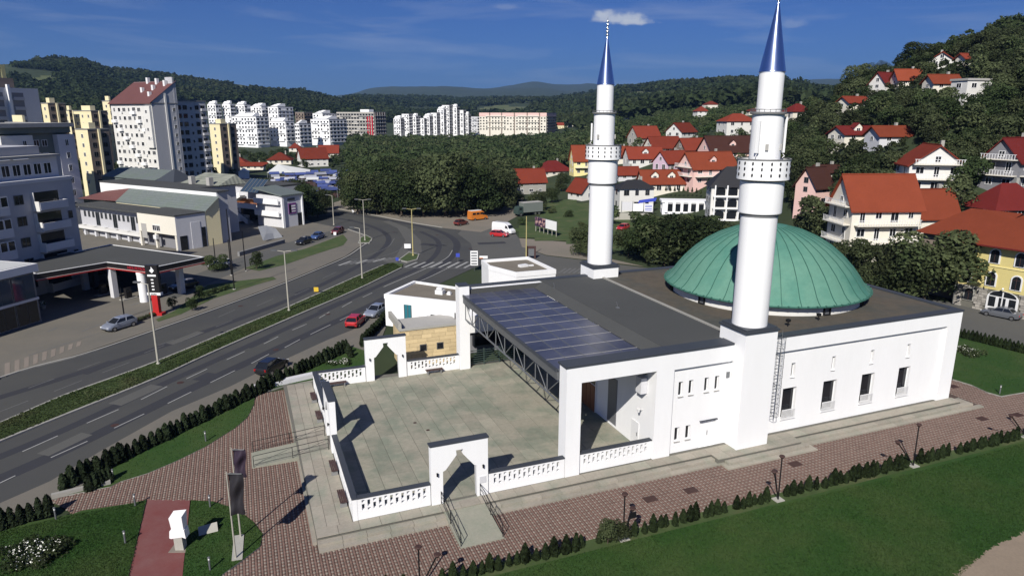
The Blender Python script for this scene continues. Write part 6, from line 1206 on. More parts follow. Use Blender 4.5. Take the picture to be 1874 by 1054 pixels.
b = MB(); b.add([(q0, tB*.8, rz1+1.12), (q0+6, tB*.8, rz1+1.12), (q0+6, tB*.8+7, rz1+1.12), (q0, tB*.8+7, rz1+1.12), (q0+3, tB*.8+3.5, rz1+4.0)], [(0, 1, 4), (1, 2, 4), (2, 3, 4), (3, 0, 4)]); b.build('pyramid_roof', 'slate_metal', ml)
b = MB(); b.add([(q0, tB+1, rz1+1.15), (q0, tB+24, rz1+1.15), (q1, tB+24, rz1+3.2), (q1, tB+1, rz1+3.2)], [(0, 3, 2, 1)]); b.box(q0+.3, tB+1.2, .1, q1, tB+24, rz1+1.05); b.build('metal_roof', 'mall_roof', ml)
for y in (tB*.35, tB*.55): MB().box(q0-.8, y, rz1+1.12, q0+.3, y+1.1, rz1+2.9).build('roof_vent', 'concrete', ml)
# stair court and sign block at the right end of the market hall
S = gp(520, 418); HS = z_at(S.x, S.y, 360); sb2 = thing('shop_block', 'shop block with a purple sign, white balconies and outdoor stairs', 'shop block', (S.x, S.y, 0), azrot(30.5)); S3 = Vector((S.x, S.y, HS)); Ls = solve_len(S3, ur, 552); OCC.append((S.x-8, S.y+10, 20))
MB().box(0, 0, .1, Ls, 9, HS).build('sign_block', 'grey_plaster_light', sb2); b = MB(); b.add([(-.4, -.4, HS), (Ls+.4, -.4, HS), (Ls+.4, 9.5, HS+1.4), (-.4, 9.5, HS+1.4), (-.4, -.4, HS+.3), (Ls+.4, -.4, HS+.3), (Ls+.4, 9.5, HS+1.7), (-.4, 9.5, HS+1.7)], [(3, 2, 1, 0), (4, 5, 6, 7), (0, 1, 5, 4), (1, 2, 6, 5), (2, 3, 7, 6), (3, 0, 4, 7)]); b.build('roof', 'mall_roof', sb2)
sg = MB().box(Ls*.28, -.12, HS*.42, Ls*.66, -.001, HS*.76).build('sign_board', 'sign_purple', sb2); MB().box(Ls*.31, -.15, HS*.46, Ls*.40, -.121, HS*.72).build('sign_mark', 'black_metal', sg)
for z, h in ((.64, .05), (.55, .06), (.48, .03)): MB().box(Ls*.43, -.15, HS*z, Ls*.62, -.121, HS*(z+h)).build('sign_text', 'sign_white', sg)
MB().box(Ls*.27, -.10, HS*.84, Ls*.62, -.001, HS*.92).build('wall_vent', 'frame_grey', sb2); MB().box(Ls-.4, -.3, .1, Ls, -.001, HS).box(-.3, -.3, .1, .3, -.001, HS*.92).build('pilaster', 'white_plaster', sb2); MB().box(Ls*.72, -.08, .1, Ls*.95, -.001, 3.2).build('door', 'glass_dark', sb2)
B0 = solve_len(S3, ul, 400)
MB().box(5.0, 9, .1, 14, B0+8, HS+1.0).build('rear_wall', 'grey_plaster', sb2); MB().box(4.6, 9, HS+1.0, 14.4, B0+8, HS+1.5).build('roof', 'roof_felt', sb2); MB().box(3.6, 9, HS-1.9, 5.0, B0+3, HS+.2).build('upper_band', 'grey_plaster_light', sb2)
MB().box(.8, .6, .1, 3.6, 9, HS-.2).build('side_bay', 'grey_plaster_dark', sb2)
for z in (HS*.36, HS*.74): MB().box(-.9, .5, z, -.65, 9.0, z+1.25).box(-.65, .5, z, .8, 9.0, z+.15).build('balcony', 'white_plaster', sb2)
MB().box(4.9, 9.5, .2, 4.99, B0, HS*.45).build('shop_front', 'glass_dark', sb2); MB().box(4.9, 9.5, HS*.52, 4.99, B0, HS-2).build('shop_front', 'wood_door', sb2)
zz = HS*.5
MB().box(1.2, 11, zz-.2, 4.9, B0-2, zz).box(1.2, 11, zz, 1.4, B0-2, zz+1.1).build('gallery', 'white_plaster', sb2)
def stair(x, y0, z0, y1, z1, n=14):
    b = MB()
    for i in range(n): u, v = i/n, (i+1)/n; ya, yb = y0+(y1-y0)*u, y0+(y1-y0)*v; z = z0+(z1-z0)*v; b.box(x, min(ya, yb), z-.45, x+1.6, max(ya, yb), z)
    st = b.build('stair', 'concrete', sb2); b = MB()
    for dz in (0, 1.0): pass
    b.add([(x-.08, y0, z0-.3), (x-.08, y1, z1-.3), (x-.08, y1, z1+1.0), (x-.08, y0, z0+1.0), (x-.0, y0, z0-.3), (x-.0, y1, z1-.3), (x-.0, y1, z1+1.0), (x-.0, y0, z0+1.0)], [(0, 1, 2, 3), (7, 6, 5, 4), (3, 2, 6, 7)]); b.build('parapet', 'white_plaster', st)
stair(-.3, 12.5, .1, 20, zz); stair(1.6, 24, zz, 17, HS-1.0)
MB().lathe([(.3, .1), (.3, zz)], 1.5, 17.5, 10).lathe([(.3, .1), (.3, zz)], 1.5, 25, 10).build('column', 'white_plaster', sb2)
MB().lathe([(3.2, .5), (3.4, 1.5), (3.2, 1.5), (3.1, .6)], .5, 18, 24).build('round_parapet', 'white_plaster', sb2)
g = MB(); g.add([(1, 9.3, HS+.2), (1, 16, HS+.2), (4.5, 9.3, HS+3.2), (4.5, 16, HS+3.2)], [(0, 1, 3, 2)]); g.build('glass_roof', 'glass_blue', sb2)
for k in range(6): MB().tube((1, 9.3+1.34*k, HS+.25), (4.5, 9.3+1.34*k, HS+3.25), .08, n=5).build('glazing_bar', 'frame_steel', sb2)
p = gp(496, 441); t = thing('banner', 'large pale blue tarpaulin stretched over the slope before the shop block', 'banner', (p.x, p.y, .1), azrot(20)); b = MB(); b.add([(-2.5, 0, .4), (1.5, .4, .1), (4.2, .2, .0), (3.6, 1.4, 2.0), (1.2, 1.9, 3.0), (-1.6, 1.8, 3.2), (-.5, .8, 1.5), (2, .9, 1.2)], [(0, 1, 6), (1, 7, 6), (1, 2, 7), (2, 3, 7), (3, 4, 7), (4, 6, 7), (4, 5, 6), (5, 0, 6)]); b.build('sheet', 'tarp_white', t)
a, c = gp(437, 470), gp(520, 446); tag(strip('planter_wall', [tuple(a)[:2], tuple(c)[:2]], .5, .1, .9, 'concrete_dark'), 'low dark planter wall along the service road before the shop block', 'wall')
# ================================================================== covered market with tarpaulin stalls
GS = {'tarp_blue': 'stall under a blue tarpaulin in the open market', 'tarp_white': 'stall under a white tarpaulin in the open market', 'tarp_grey': 'stall under a grey tarpaulin in the open market'}
ST = {}
for m in GS:
    b = MB(); b.add([(-2.2, -1.6, 2.3), (2.2, -1.6, 2.3), (2.2, 1.6, 2.3), (-2.2, 1.6, 2.3), (-2.2, 0, 3.1), (2.2, 0, 3.1)], [(0, 1, 5, 4), (2, 3, 4, 5), (0, 4, 3), (1, 2, 5)]); ST[m] = (b.mesh('canopy', m), MB().box(-2.1, -1.5, 0, -2.0, -1.4, 2.3).box(2.0, -1.5, 0, 2.1, -1.4, 2.3).box(-2.1, 1.4, 0, -2.0, 1.5, 2.3).box(2.0, 1.4, 0, 2.1, 1.5, 2.3).mesh('posts', 'frame_steel'), MB().box(-1.8, -1.2, 0, 1.8, -.6, .9).mesh('counter', 'bench_wood'))
k = 0
for j, y in enumerate((325, 330, 335, 341, 348, 356, 362)):
    for x in np.arange(505 if j < 4 else 590, 645, 9.0-j*.2):
        if random.random() < .12: continue
        p = gp(x+random.uniform(-3, 3), y+random.uniform(-1, 1)); m = random.choice(['tarp_blue', 'tarp_blue', 'tarp_white', 'tarp_grey'] if j != 2 else ['tarp_grey', 'tarp_white', 'tarp_blue']); t = thing('market_stall', GS[m], 'market stall', (p.x, p.y, 0), azrot(70)+random.uniform(-.3, .3), 'tarpaulin stalls of the open market'); zs = random.uniform(.75, 1.15); s = random.uniform(.65, 1.05)
        for q, nm in zip(ST[m], ('canopy', 'posts', 'counter')): link(nm, q, t, scale=(s, s, zs))
p = gp(515, 328); t = thing('tent', 'large peaked white tent at the left end of the open market', 'tent', (p.x, p.y, 0), azrot(80)); b = MB(); b.add([(-5, -4, 3), (5, -4, 3), (5, 4, 3), (-5, 4, 3), (-1, 0, 6.2), (12, 0, 3.8), (12, 3, 2.8), (12, -3, 2.8)], [(0, 1, 4), (3, 0, 4), (2, 3, 4), (1, 5, 4), (5, 2, 4), (1, 7, 5), (6, 2, 5)]); b.build('canopy', 'tarp_white', t); MB().box(-4.9, -3.9, 0, -4.7, -3.7, 3).box(4.7, -3.9, 0, 4.9, -3.7, 3).build('posts', 'frame_steel', t)
p = gp(447, 327); t = thing('kiosk', 'small white gabled kiosk left of the open market', 'kiosk', (p.x, p.y, 0), azrot(75)); MB().box(-2, -1.5, 0, 2, 1.5, 2.8).build('wall', 'white_plaster', t); MB().xprism([(-2.3, 2.8), (2.3, 2.8), (0, 4.4)], -1.8, 1.8).build('roof', 'frame_white', t)
OCC += [(gp(560, 330).x, gp(560, 330).y, 30), (gp(620, 335).x, gp(620, 335).y, 22), (gp(510, 325).x, gp(510, 325).y, 12)]
# ================================================================== houses
HB_ = []; HN_ = []
def house(label, xc, yb, Lpx, wr, ey, ry, az, wall, roof, typ='gable', st=None, balc=0, chim=1, dorm=0, group=None, frame='frame_white', cat='house', extra=None, small=False, pos=None, found=4.):
    p = pos or hit(xc, yb); mpx = depth(p)/FOC; L = Lpx*mpx; W = L*wr; he = max(2.2, z_at(p.x, p.y, ey)-p.z); vd = Vector((p.x-CAM[0], p.y-CAM[1], 0)).normalized(); c = p+vd*(W*.42)
    hr = max(he+1.2, z_at(c.x, c.y, ry)-p.z); t = thing('house', label, cat, (c.x, c.y, p.z), azrot(az), group); OCC.append((c.x, c.y, max(L, W)*.62+1)); HN_.append((label, xc, (yb+ry)/2)); HB_.append((xc, yb, ry, max(L, W*.8)/mpx*.5, math.hypot(p.x-CAM[0], p.y-CAM[1]))); rot = azrot(az)
    b = MB().box(-L/2, -W/2, -found, L/2, W/2, he)
    if typ == 'gable':
        b.add([(-L/2, -W/2, he), (-L/2, W/2, he), (-L/2, 0, hr-.12), (L/2, -W/2, he), (L/2, W/2, he), (L/2, 0, hr-.12)], [(0, 2, 1), (3, 4, 5)])
    b.build('wall', wall, t); o = .55 if not small else .3; th = .22; sl = (hr-he)/(W/2); d = o*sl; r = MB()
    if typ == 'gable':
        for s in (-1, 1):
            q = [(-L/2-o, s*(W/2+o), he-d), (L/2+o, s*(W/2+o), he-d), (L/2+o, 0, hr), (-L/2-o, 0, hr)]; q = q if s < 0 else q[::-1]
            r.add(q+[(x, y, z-th) for x, y, z in q], [(0, 1, 2, 3), (7, 6, 5, 4), (0, 4, 5, 1), (1, 5, 6, 2), (2, 6, 7, 3), (3, 7, 4, 0)])
    elif typ == 'hip':
        k = max(L/2-W/2, .3); A = [(-L/2-o, -W/2-o, he-d), (L/2+o, -W/2-o, he-d), (L/2+o, W/2+o, he-d), (-L/2-o, W/2+o, he-d), (-k, 0, hr), (k, 0, hr)]; r.add(A, [(0, 1, 5, 4), (2, 3, 4, 5), (1, 2, 5), (3, 0, 4), (3, 2, 1, 0)])
    else: r.box(-L/2-o*.5, -W/2-o*.5, he, L/2+o*.5, W/2+o*.5, he+.5)
    ro = r.build('roof', roof, t)
    if typ == 'gable' and not small:
        rg = MB(); rg.tube((-L/2-o, 0, hr+.03), (L/2+o, 0, hr+.03), .12, n=6); rg.build('ridge', roof, ro)
    for k in range(chim): x = L*(.22-.5*k); y = W*.12; MB().box(x-.3, y-.3, hr-1.2, x+.3, y+.3, hr+.8).build('chimney', 'brown_render' if k else 'raw_block', ro)
    if small:
        b = MB(); [b.box(x-.4, -W/2-.04, .9, x+.4, -W/2, 2.0) for x in spread(-L/2, L/2, 3)]; b.build('window', 'glass_dark', t); return t, L, W, he, hr
    st = st or max(1, int(round(he/2.8))); fh = he/st
    def face(nx, ny, ln, off, ry_):
        n = Vector((math.cos(rot)*nx-math.sin(rot)*ny, math.sin(rot)*nx+math.cos(rot)*ny, 0)); return n.dot(vd) < .1
    for (nx, ny, ln, rz) in ((0, -1, L, 0.), (1, 0, W, math.pi/2), (-1, 0, W, -math.pi/2), (0, 1, L, math.pi)):
        if not face(nx, ny, ln, 0, rz): continue
        off = W/2 if ny else L/2; nw = max(1, int(ln/3.1))
        def at(u, z):
            return (nx*off-ny*u, ny*off+nx*u, z) if True else 0
        for s in range(st):
            for i, u in enumerate(spread(-ln/2+.4, ln/2-.4, nw)):
                w = (1.2, 1.5, 1.0)[(i+s) % 3]; tall = (balc and s > 0 and (i+s) % 2 == 0); me = win_mesh(min(w, ln*.4), min(fh*.72 if tall else fh*.46, 2.2), frame, 'glass_dark', 1); z = s*fh+fh*(.12 if tall else .33); link('window', me, t, at(u, z), rz)
        if nx and typ == 'gable' and hr-he > 2.2: me = win_mesh(1.1, 1.2, frame, 'glass_dark', 1); link('window', me, t, at(0, he+.3), rz)
        if balc and (ny == -1 or (balc == 2 and nx)):
            for s in range(1, st+(1 if balc == 2 and nx else 0)):
                b = MB(); z = s*fh; b.box(-ln*.46, -1.25, z-.16, ln*.46, 0, z); bo = b.build('balcony', 'warm_white', t, at(0, 0), rz); rl = MB(); rl.box(-ln*.46, -1.25, z+.85, ln*.46, -1.19, z+.93)
                nb = int(ln*.92/.45)
                for k in range(nb): x = -ln*.46+ln*.92*(k+.5)/nb; rl.box(x-.05, -1.245, z+.0, x+.05, -1.195, z+.85)
                rl.build('railing', 'frame_white' if balc == 2 else 'warm_white', bo)
    for k in range(dorm):
        x = L*(-.2+.4*k) if dorm > 1 else 0.; y0 = -W*.32; zb = he+(hr-he)*.30; q = MB().xprism([(x-1.1, zb-.6), (x+1.1, zb-.6), (x+1.1, zb+1.0), (x, zb+1.9), (x-1.1, zb+1.0)], y0, 0); q.build('dormer', wall, ro); link('window', win_mesh(1.1, 1.0, frame, 'glass_dark', 1), ro, (x, y0, zb-.2))
        q = MB()
        for s in (-1, 1): pts = [(x+s*1.4, y0-.3, zb+.8), (x+s*1.4, 0, zb+.8), (x, 0, zb+2.05), (x, y0-.3, zb+2.05)]; q.quad(*(pts if s < 0 else pts[::-1]))
        q.build('dormer_roof', roof, ro)
    return t, L, W, he, hr
V = 'houses of the red roofed village behind the minarets'; HL = 'houses on the wooded hillside'; MV = 'red roofed houses beyond the market'
house('grey rendered gable house with a bright red roof at the lane', 966, 355, 58, .62, 331, 309, 72, 'raw_block', 'tile_red', group=V)
house('house with a dull red hip roof behind the grey gable house', 1010, 322, 62, .7, 312, 294, 65, 'warm_white', 'tile_dark_red', 'hip', group=V)
house('yellow house with an orange red roof left of the far minaret', 1068, 321, 46, .8, 292, 266, 82, 'pale_yellow', 'tile_orange', group=V, balc=1)
house('low white house with a steep red roof at the foot of the far minaret', 1066, 366, 44, .8, 349, 327, 150, 'white_plaster_worn', 'tile_red', group=V)
house('white villa with a dark hip roof right of the far minaret', 1158, 386, 64, .62, 343, 329, 82, 'white_plaster_worn', 'tile_black', 'hip', group=V, frame='frame_grey')
house('cream row house with two front gables and an orange roof', 1208, 356, 78, .5, 333, 311, 84, 'warm_white', 'tile_orange', group=V, dorm=2)
house('house with a plain red roof tucked behind the white villa', 1146, 330, 40, .8, 325, 305, 80, 'grey_plaster_light', 'tile_red', group=V)
house('white house with a wide dormer under a red roof', 1176, 305, 64, .6, 288, 269, 82, 'white_plaster_worn', 'tile_red', group=V, dorm=1, balc=1)
house('lilac gabled house with a red roof', 1228, 318, 54, .75, 296, 276, 60, 'lilac_plaster', 'tile_red', group=V)
house('bare grey block house with a red gable roof above the village', 1178, 268, 52, .6, 250, 231, 62, 'raw_block', 'tile_red', group=V, st=1)
house('house with a broad red roof between the grey block house and the dormer house', 1212, 280, 58, .7, 272, 250, 75, 'warm_white', 'tile_red', group=V)
house('white gabled house at the top of the village', 1246, 253, 44, .8, 240, 225, 50, 'white_plaster_worn', 'tile_red', group=V)
house('house with a red roof and timber gable left of the brown roof', 1266, 284, 52, .7, 272, 253, 70, 'brown_render', 'tile_red', group=V)
house('pink house under a very broad dark brown roof', 1330, 293, 92, .6, 276, 249, 78, 'pink_plaster', 'tile_brown', group=V, dorm=1)
house('pink house with balconies and a long red roof', 1292, 338, 92, .6, 306, 278, 72, 'pink_plaster', 'tile_orange', group=V, balc=2, dorm=1)
house('red roofed house just left of the far minaret balcony', 1134, 300, 34, .8, 285, 268, 84, 'warm_white', 'tile_orange', group=V)
house('dark roofed annexe beside the black roofed villa', 1275, 340, 40, .7, 335, 318, 80, 'grey_plaster_dark', 'tile_black', group=V)
house('white villa under a red hip roof on the slope behind the near minaret', 1346, 248, 58, .7, 221, 208, 80, 'white_plaster_worn', 'tile_red', 'hip', group=HL)
house('small white house with a red hip roof alone among trees', 1282, 216, 22, .9, 203, 195, 80, 'white_plaster_worn', 'tile_red', 'hip', group=HL)
house('white house with a dull red roof right of the near minaret', 1457, 222, 42, .8, 203, 190, 75, 'warm_white', 'tile_dark_red', 'hip', group=HL)
house('small red roofed house partly behind the near minaret', 1378, 210, 26, .8, 206, 199, 80, 'warm_white', 'tile_red', 'hip', group=HL)
# black roofed villa with arches
t, L, W, he, hr = house('white villa with arched loggias and a black roof', 1335, 402, 82, .7, 338, 305, 97, 'white_plaster_worn', 'tile_black', 'hip', group=V, st=3, frame='frame_grey')
for s in range(3):
    for k in range(3):
        x = -L*.30+L*.26*k; z = s*he/3+.3; w = L*.10; h = he/3-.9; q = [(x-w, z), (x+w, z), (x+w, z+h*.65)]+[(x+w*math.cos(a), z+h*.65+h*.35*math.sin(a)) for a in np.linspace(.3, 2.84, 6)]+[(x-w, z+h*.65)]; MB().xprism(q, -W/2-.10, -W/2-.02).build('arch_opening', 'glass_dark', t)
    MB().box(-L*.46, -W/2-1.0, s*he/3-.1, L*.46, -W/2-.11, s*he/3+.12).build('balcony', 'white_plaster', t)
    for k in range(4): x = -L*.43+L*.26*k; MB().box(x-.14, -W/2-.95, s*he/3+.12, x+.14, -W/2-.70, (s+1)*he/3-.1).build('column', 'white_plaster', t)
t, L, W, he, hr = house('low white pavilion with a curved cornice and dark glazing', 1252, 390, 84, .4, 371, 364, 96, 'white_plaster', 'white_plaster', 'flat', group=V, st=1, chim=0, frame='frame_white')
for k in range(6): x = -L*.42+L*.165*k; MB().box(x-.35, -W/2-.5, .2, x+.35, -W/2-.08, he).build('column', 'white_plaster', t); MB().box(x+.4, -W/2-.14, .5, x+1.7, -W/2-.08, he-.3).build('window', 'glass_dark', t) if k < 5 else None
for i in range(9): tree(tuple(hit(1218+i*8, 362))[:2]+(float(hit(1252, 386).z)+he+.4,), 1.6, 'potted conifer on the roof terrace of the white pavilion', 'potted conifers on the pavilion roof', TALL[0], 1., 'bush')
a = hit(1152, 402); d = azdir(100); t = thing('retaining_wall', 'pale stone retaining wall under the notice boards', 'wall', tuple(a), azrot(100)); MB().box(-4, -.3, -1, 5, .3, 1.7).build('wall', 'pale_stone', t)
t = thing('notice_board', 'row of white and blue notice boards with a blue awning beside the pavilion', 'notice board', tuple(hit(1170, 393)), azrot(100)); MB().box(-4.6, -.08, 1.0, -1.9, .08, 3.3).build('panel', 'grey_plaster_light', t); MB().box(-1.7, -.08, .9, .9, .08, 2.9).build('panel', 'sign_white', t); MB().box(1.2, -.08, .8, 3.4, .08, 2.9).build('panel', 'sign_white', t)
for x in (-4.7, -1.8, 1.05, 3.5): MB().box(x-.08, -.1, 0, x+.08, .1, 3.5).build('post', 'frame_steel', t)
for z in (1.1, 1.5, 2.0, 2.4): MB().box(1.4, -.10, z, 3.2, -.081, z+.18).build('text_line', 'sign_blue', t)
b = MB(); b.add([(-.5, .6, 2.9), (4.0, .2, 3.6), (4.4, 2.3, 4.3), (-.2, 2.6, 3.5)], [(0, 1, 2, 3)]); b.build('awning', 'sign_blue', t)
# right hand side
house('pink narrow house with a brown roof and an arched red door', 1484, 398, 48, .9, 338, 306, 60, 'pink_plaster', 'tile_brown', group=HL, dorm=0, frame='frame_grey')
t, L, W, he, hr = house('big cream house with a bright orange red roof behind the dome', 1588, 474, 128, .62, 377, 319, 86, 'warm_white', 'tile_orange', group=HL, st=3, balc=2, chim=0)
house('lower red roof wing right of the big cream house', 1697, 424, 70, .8, 391, 346, 84, 'warm_white', 'tile_orange', group=HL, st=2)
house('white house with two balconies and a red gable facing the valley', 1692, 354, 82, 1.1, 300, 264, 192, 'white_plaster_worn', 'tile_red', group=HL, st=2, balc=2)
house('house with white balconies under a dark red roof at the right edge', 1852, 348, 110, .6, 291, 252, 62, 'grey_plaster_dark', 'tile_dark_red', group=HL, st=2, balc=2)
house('low house under a wide dull red hip roof above the yellow building', 1834, 408, 104, .7, 377, 335, 82, 'brown_render', 'tile_dark_red', 'hip', group=HL)
house('small cream house with a red roof on the hill crest line', 1560, 200, 46, .7, 192, 177, 75, 'warm_white', 'tile_red', group=HL)
house('tiny house with a red roof above the near minaret terrace', 1514, 187, 24, .8, 178, 166, 70, 'warm_white', 'tile_red', group=HL)
house('house with a dark red roof below the round crest tree', 1618, 166, 46, .7, 152, 133, 60, 'white_plaster_worn', 'tile_dark_red', group=HL)
house('house with an orange roof right beside the dark red roofed one', 1658, 158, 44, .8, 148, 127, 95, 'warm_white', 'tile_orange', group=HL)
house('white gabled house standing highest on the hill', 1724, 124, 36, 1.1, 109, 96, 38, 'white_plaster_worn', 'tile_red', group=HL, st=1)
house('red roof peeping from trees right of the highest house', 1768, 120, 28, .8, 114, 101, 80, 'warm_white', 'tile_red', group=HL)
house('house with a long low orange roof in the upper woods', 1722, 166, 54, .6, 150, 137, 86, 'warm_white', 'tile_orange', group=HL)
house('flat roofed white house with a dark glazed corner in the woods', 1772, 188, 52, .7, 148, 144, 78, 'white_plaster_worn', 'concrete', 'flat', group=HL, chim=0)
house('house with a dull red dormer roof in the middle of the hillside', 1558, 260, 66, .7, 251, 231, 78, 'warm_white', 'tile_dark_red', group=HL, dorm=1)
house('house with a bright red roof right of the dormer roofed house', 1625, 264, 66, .7, 256, 231, 84, 'grey_plaster_light', 'tile_orange', group=HL)
house('house with a brown roof left of the pink narrow house', 1512, 330, 56, .7, 325, 302, 75, 'warm_white', 'tile_brown', group=HL)
# beyond the market
house('house with a wide red hip roof at the foot of the tower', 428, 309, 54, .7, 299, 285, 80, 'warm_white', 'tile_red', 'hip', group=MV)
house('long low red roofed house in front of the market trees', 464, 311, 50, .4, 306, 300, 86, 'warm_white', 'tile_red', group=MV)
house('house with a red pyramid roof in the middle of the market houses', 514, 301, 42, .9, 292, 279, 80, 'warm_white', 'tile_red', 'hip', group=MV)
house('white gabled house with a bright red roof beyond the market', 573, 305, 48, .8, 289, 271, 62, 'white_plaster_worn', 'tile_red', group=MV)
house('red roofed house right behind the white gabled one', 603, 288, 34, .8, 279, 266, 80, 'warm_white', 'tile_red', group=MV)
house('smallest red roofed house beyond the market', 541, 278, 20, .9, 270, 262, 80, 'warm_white', 'tile_red', 'hip', group=MV)
house('red roof almost buried in the dense trees', 857, 340, 20, 1., 330, 311, 70, 'warm_white', 'tile_red', group=MV)
FAR = [(1006, 233), (1014, 228), (1024, 236), (1033, 224), (1045, 232), (1052, 221), (1060, 228), (1070, 218), (1128, 214), (1140, 221), (905, 184), (915, 186), (922, 183), (958, 182), (968, 180), (975, 183), (583, 190), (593, 196), (606, 186), (620, 190), (545, 186), (560, 192), (570, 183), (530, 197), (632, 200), (510, 185), (484, 180), (440, 178), (1180, 196), (1210, 203), (1240, 198), (1300, 201), (1316, 188), (655, 196), (668, 190), (1150, 208)]
for i, (x, y) in enumerate(FAR):
    p = hit(x, y); s = 11.5*random.uniform(.8, 1.2); f = FOC/depth(p); house('tiny far house with a red roof scattered on the wooded slopes' if i % 3 else 'tiny far house with a pale roof scattered on the wooded slopes', x, y, s*f, .8, y-4.4*f, y-7.4*f, random.uniform(60, 110), ('white_plaster', 'warm_white', 'cream_plaster')[i % 3], 'tile_red' if i % 3 else 'concrete', 'hip' if i % 2 else 'gable', group='far houses on the slopes', small=True, chim=0, pos=p)
# yellow building with a stone ground floor
a = gp(1742, 556); c = gp(1880, 586); d = (c-a).normalized(); yb = thing('yellow_building', 'yellow building with arched windows, a stone ground floor and a red roof', 'building', tuple(a), math.atan2(d.y, d.x)); OCC.append((a.x+8, a.y, 16)); OCC.append(((a+d*15).x, (a+d*15).y+6, 14))
z1 = z_at(a.x, a.y, 517); z2 = z_at(a.x, a.y, 437); LY = 30.
MB().box(0, .1, 0, LY, 12, z1).build('ground_floor', 'mortar', yb); b = MB(); 
rr = random.Random(3); z = .0
while z < z1-.05:
    h = min(rr.uniform(.28, .42), z1-z); x = 0.
    while x < LY-.01:
        w = min(rr.uniform(.35, .8), LY-x); mid = (x+w/2, z+h/2); skip = any(abs(mid[0]-q) < hw and mid[1] < ht for q, hw, ht in ((2.0, .9, 2.9), (6.3, 2.1, 3.4), (13.6, 2.1, 3.4), (20.9, 2.1, 3.4)))
        if not skip: b.box(x+.02, -rr.uniform(.01, .07), z+.02, x+w-.02, .099, z+h-.02)
        x += w
    z += h
stuff(b.build('rubble_stone', 'rubble_stone', yb))
MB().box(0, 0, z1, LY, 12, z2).build('wall', 'yellow_plaster', yb); MB().box(-7, 3, 0, -.001, 14, z2).build('side_wing', 'brown_render', yb); MB().box(0, -.10, z1+(z2-z1)*.5, LY, -.001, z1+(z2-z1)*.5+.15).build('string_course', 'pale_yellow', yb)
def arch_poly(x, z, w, h, rise): return [(x-w/2, z), (x+w/2, z), (x+w/2, z+h)]+[(x+w/2*math.cos(q), z+h+rise*math.sin(q)) for q in np.linspace(.25, math.pi-.25, 7)]+[(x-w/2, z+h)]
def arch_window(x, z, w, h, rise, y=0.):
    f = MB().xprism(arch_poly(x, z-.1, w+.36, h+.1, rise+.16), y-.10, y-.002).build('window', 'frame_white' if z > z1 else 'pale_stone', yb); MB().xprism(arch_poly(x, z, w, h, rise), y-.13, y-.101).build('pane', 'glass_dark', f); MB().box(x-.03, y-.16, z, x+.03, y-.131, z+h+rise*.9).box(x-w/2, y-.155, z+h*.95, x+w/2, y-.131, z+h*.95+.06).build('glazing_bar', 'bench_wood', f)
fh = (z2-z1)/2
for k in range(9):
    x = 1.4+3.1*k
    for s in range(2): arch_window(x, z1+.55+fh*s, 1.05, fh*.42, .5)
arch_window(2.0, 1.1, 1.1, 1.2, .55, .08)
for x in (6.3, 13.6, 20.9):
    d = MB().xprism(arch_poly(x, 0, 3.9, 2.2, 1.1), -.04, .095).build('door', 'frame_white', yb)
    for k in (-1.25, 0, 1.25): MB().box(x+k-.42, -.07, .9, x+k+.42, -.041, 2.3).build('pane', 'glass_dark', d)
    MB().xprism(arch_poly(x, 2.45, 3.3, .05, .75), -.07, -.041).build('fanlight', 'glass_dark', d); MB().box(x-.08, -.09, .05, x+.08, -.071, 3.1).build('mullion', 'frame_white', d)
    MB().tube((x, -.05, 3.6), (x, -.5, 3.7), .03, n=5).lathe([(.0, 3.5), (.15, 3.6), (.1, 3.8), (0, 3.85)], x, -.5, 8).build('lamp', 'frame_white', yb)
o = 1.1; zr = z2+4.2
b = MB(); b.add([(-o, -o, z2-.3), (LY+o, -o, z2-.3), (LY+o, 12+o, z2-.3), (-o, 12+o, z2-.3), (6, 6, zr), (LY-6, 6, zr)], [(0, 1, 5, 4), (1, 2, 5), (2, 3, 4, 5), (3, 0, 4), (3, 2, 1, 0)]); b.add([(-8, 2, z2-.3), (1.2, 2, z2-.25), (1.2, 15, z2-.3), (-8, 15, z2-.3), (-3.4, 8.5, z2+3.4), (3.5, 8.5, z2+3.4)], [(0, 1, 5, 4), (2, 3, 4, 5), (3, 0, 4), (1, 2, 5), (3, 2, 1, 0)]); r_ = b.build('roof', 'tile_orange', yb)
MB().box(-o-.05, -o-.12, z2-.42, LY+o, -o+.05, z2-.25).build('gutter', 'tile_dark_red', r_); MB().tube((.15, -.2, .1), (.15, -.2, z2-.3), .06, n=6).build('downpipe', 'frame_grey', yb)
# ================================================================== trees
def free(x, y, m=0.): return all((x-a)**2+(y-b_)**2 > (r+m)**2 for a, b_, r in OCC)
def ptree(px, py, hp, label, crown=None, wide=1., group=None, name='tree', flat=True):
    p = gp(px, py) if flat else hit(px, py); h = hp*depth(p)/FOC; OCC.append((p.x, p.y, h*.25*wide)); return tree((p.x, p.y, p.z), h, label, group, crown, wide, name)
ptree(1690, 556, 138, 'big dark round tree in front of the yellow building', BIGCROWNS[0], 1.32)
ptree(1655, 552, 110, 'broad tree left of the big round tree by the yellow building', BIGCROWNS[2], 1.2); ptree(1588, 520, 84, 'green tree directly behind the right rim of the dome', BIGCROWNS[1], 1.25); ptree(1545, 500, 62, 'green tree behind the dome below the big cream house', BIGCROWNS[2], 1.3); ptree(1615, 548, 70, 'shrubby tree at the dome end of the street', BIGCROWNS[2], 1.3)
ORD = 'first second third fourth fifth sixth seventh eighth ninth tenth eleventh twelfth thirteenth fourteenth fifteenth sixteenth seventeenth eighteenth nineteenth twentieth'.split()
B1 = 'dense trees behind the dome and far minaret'
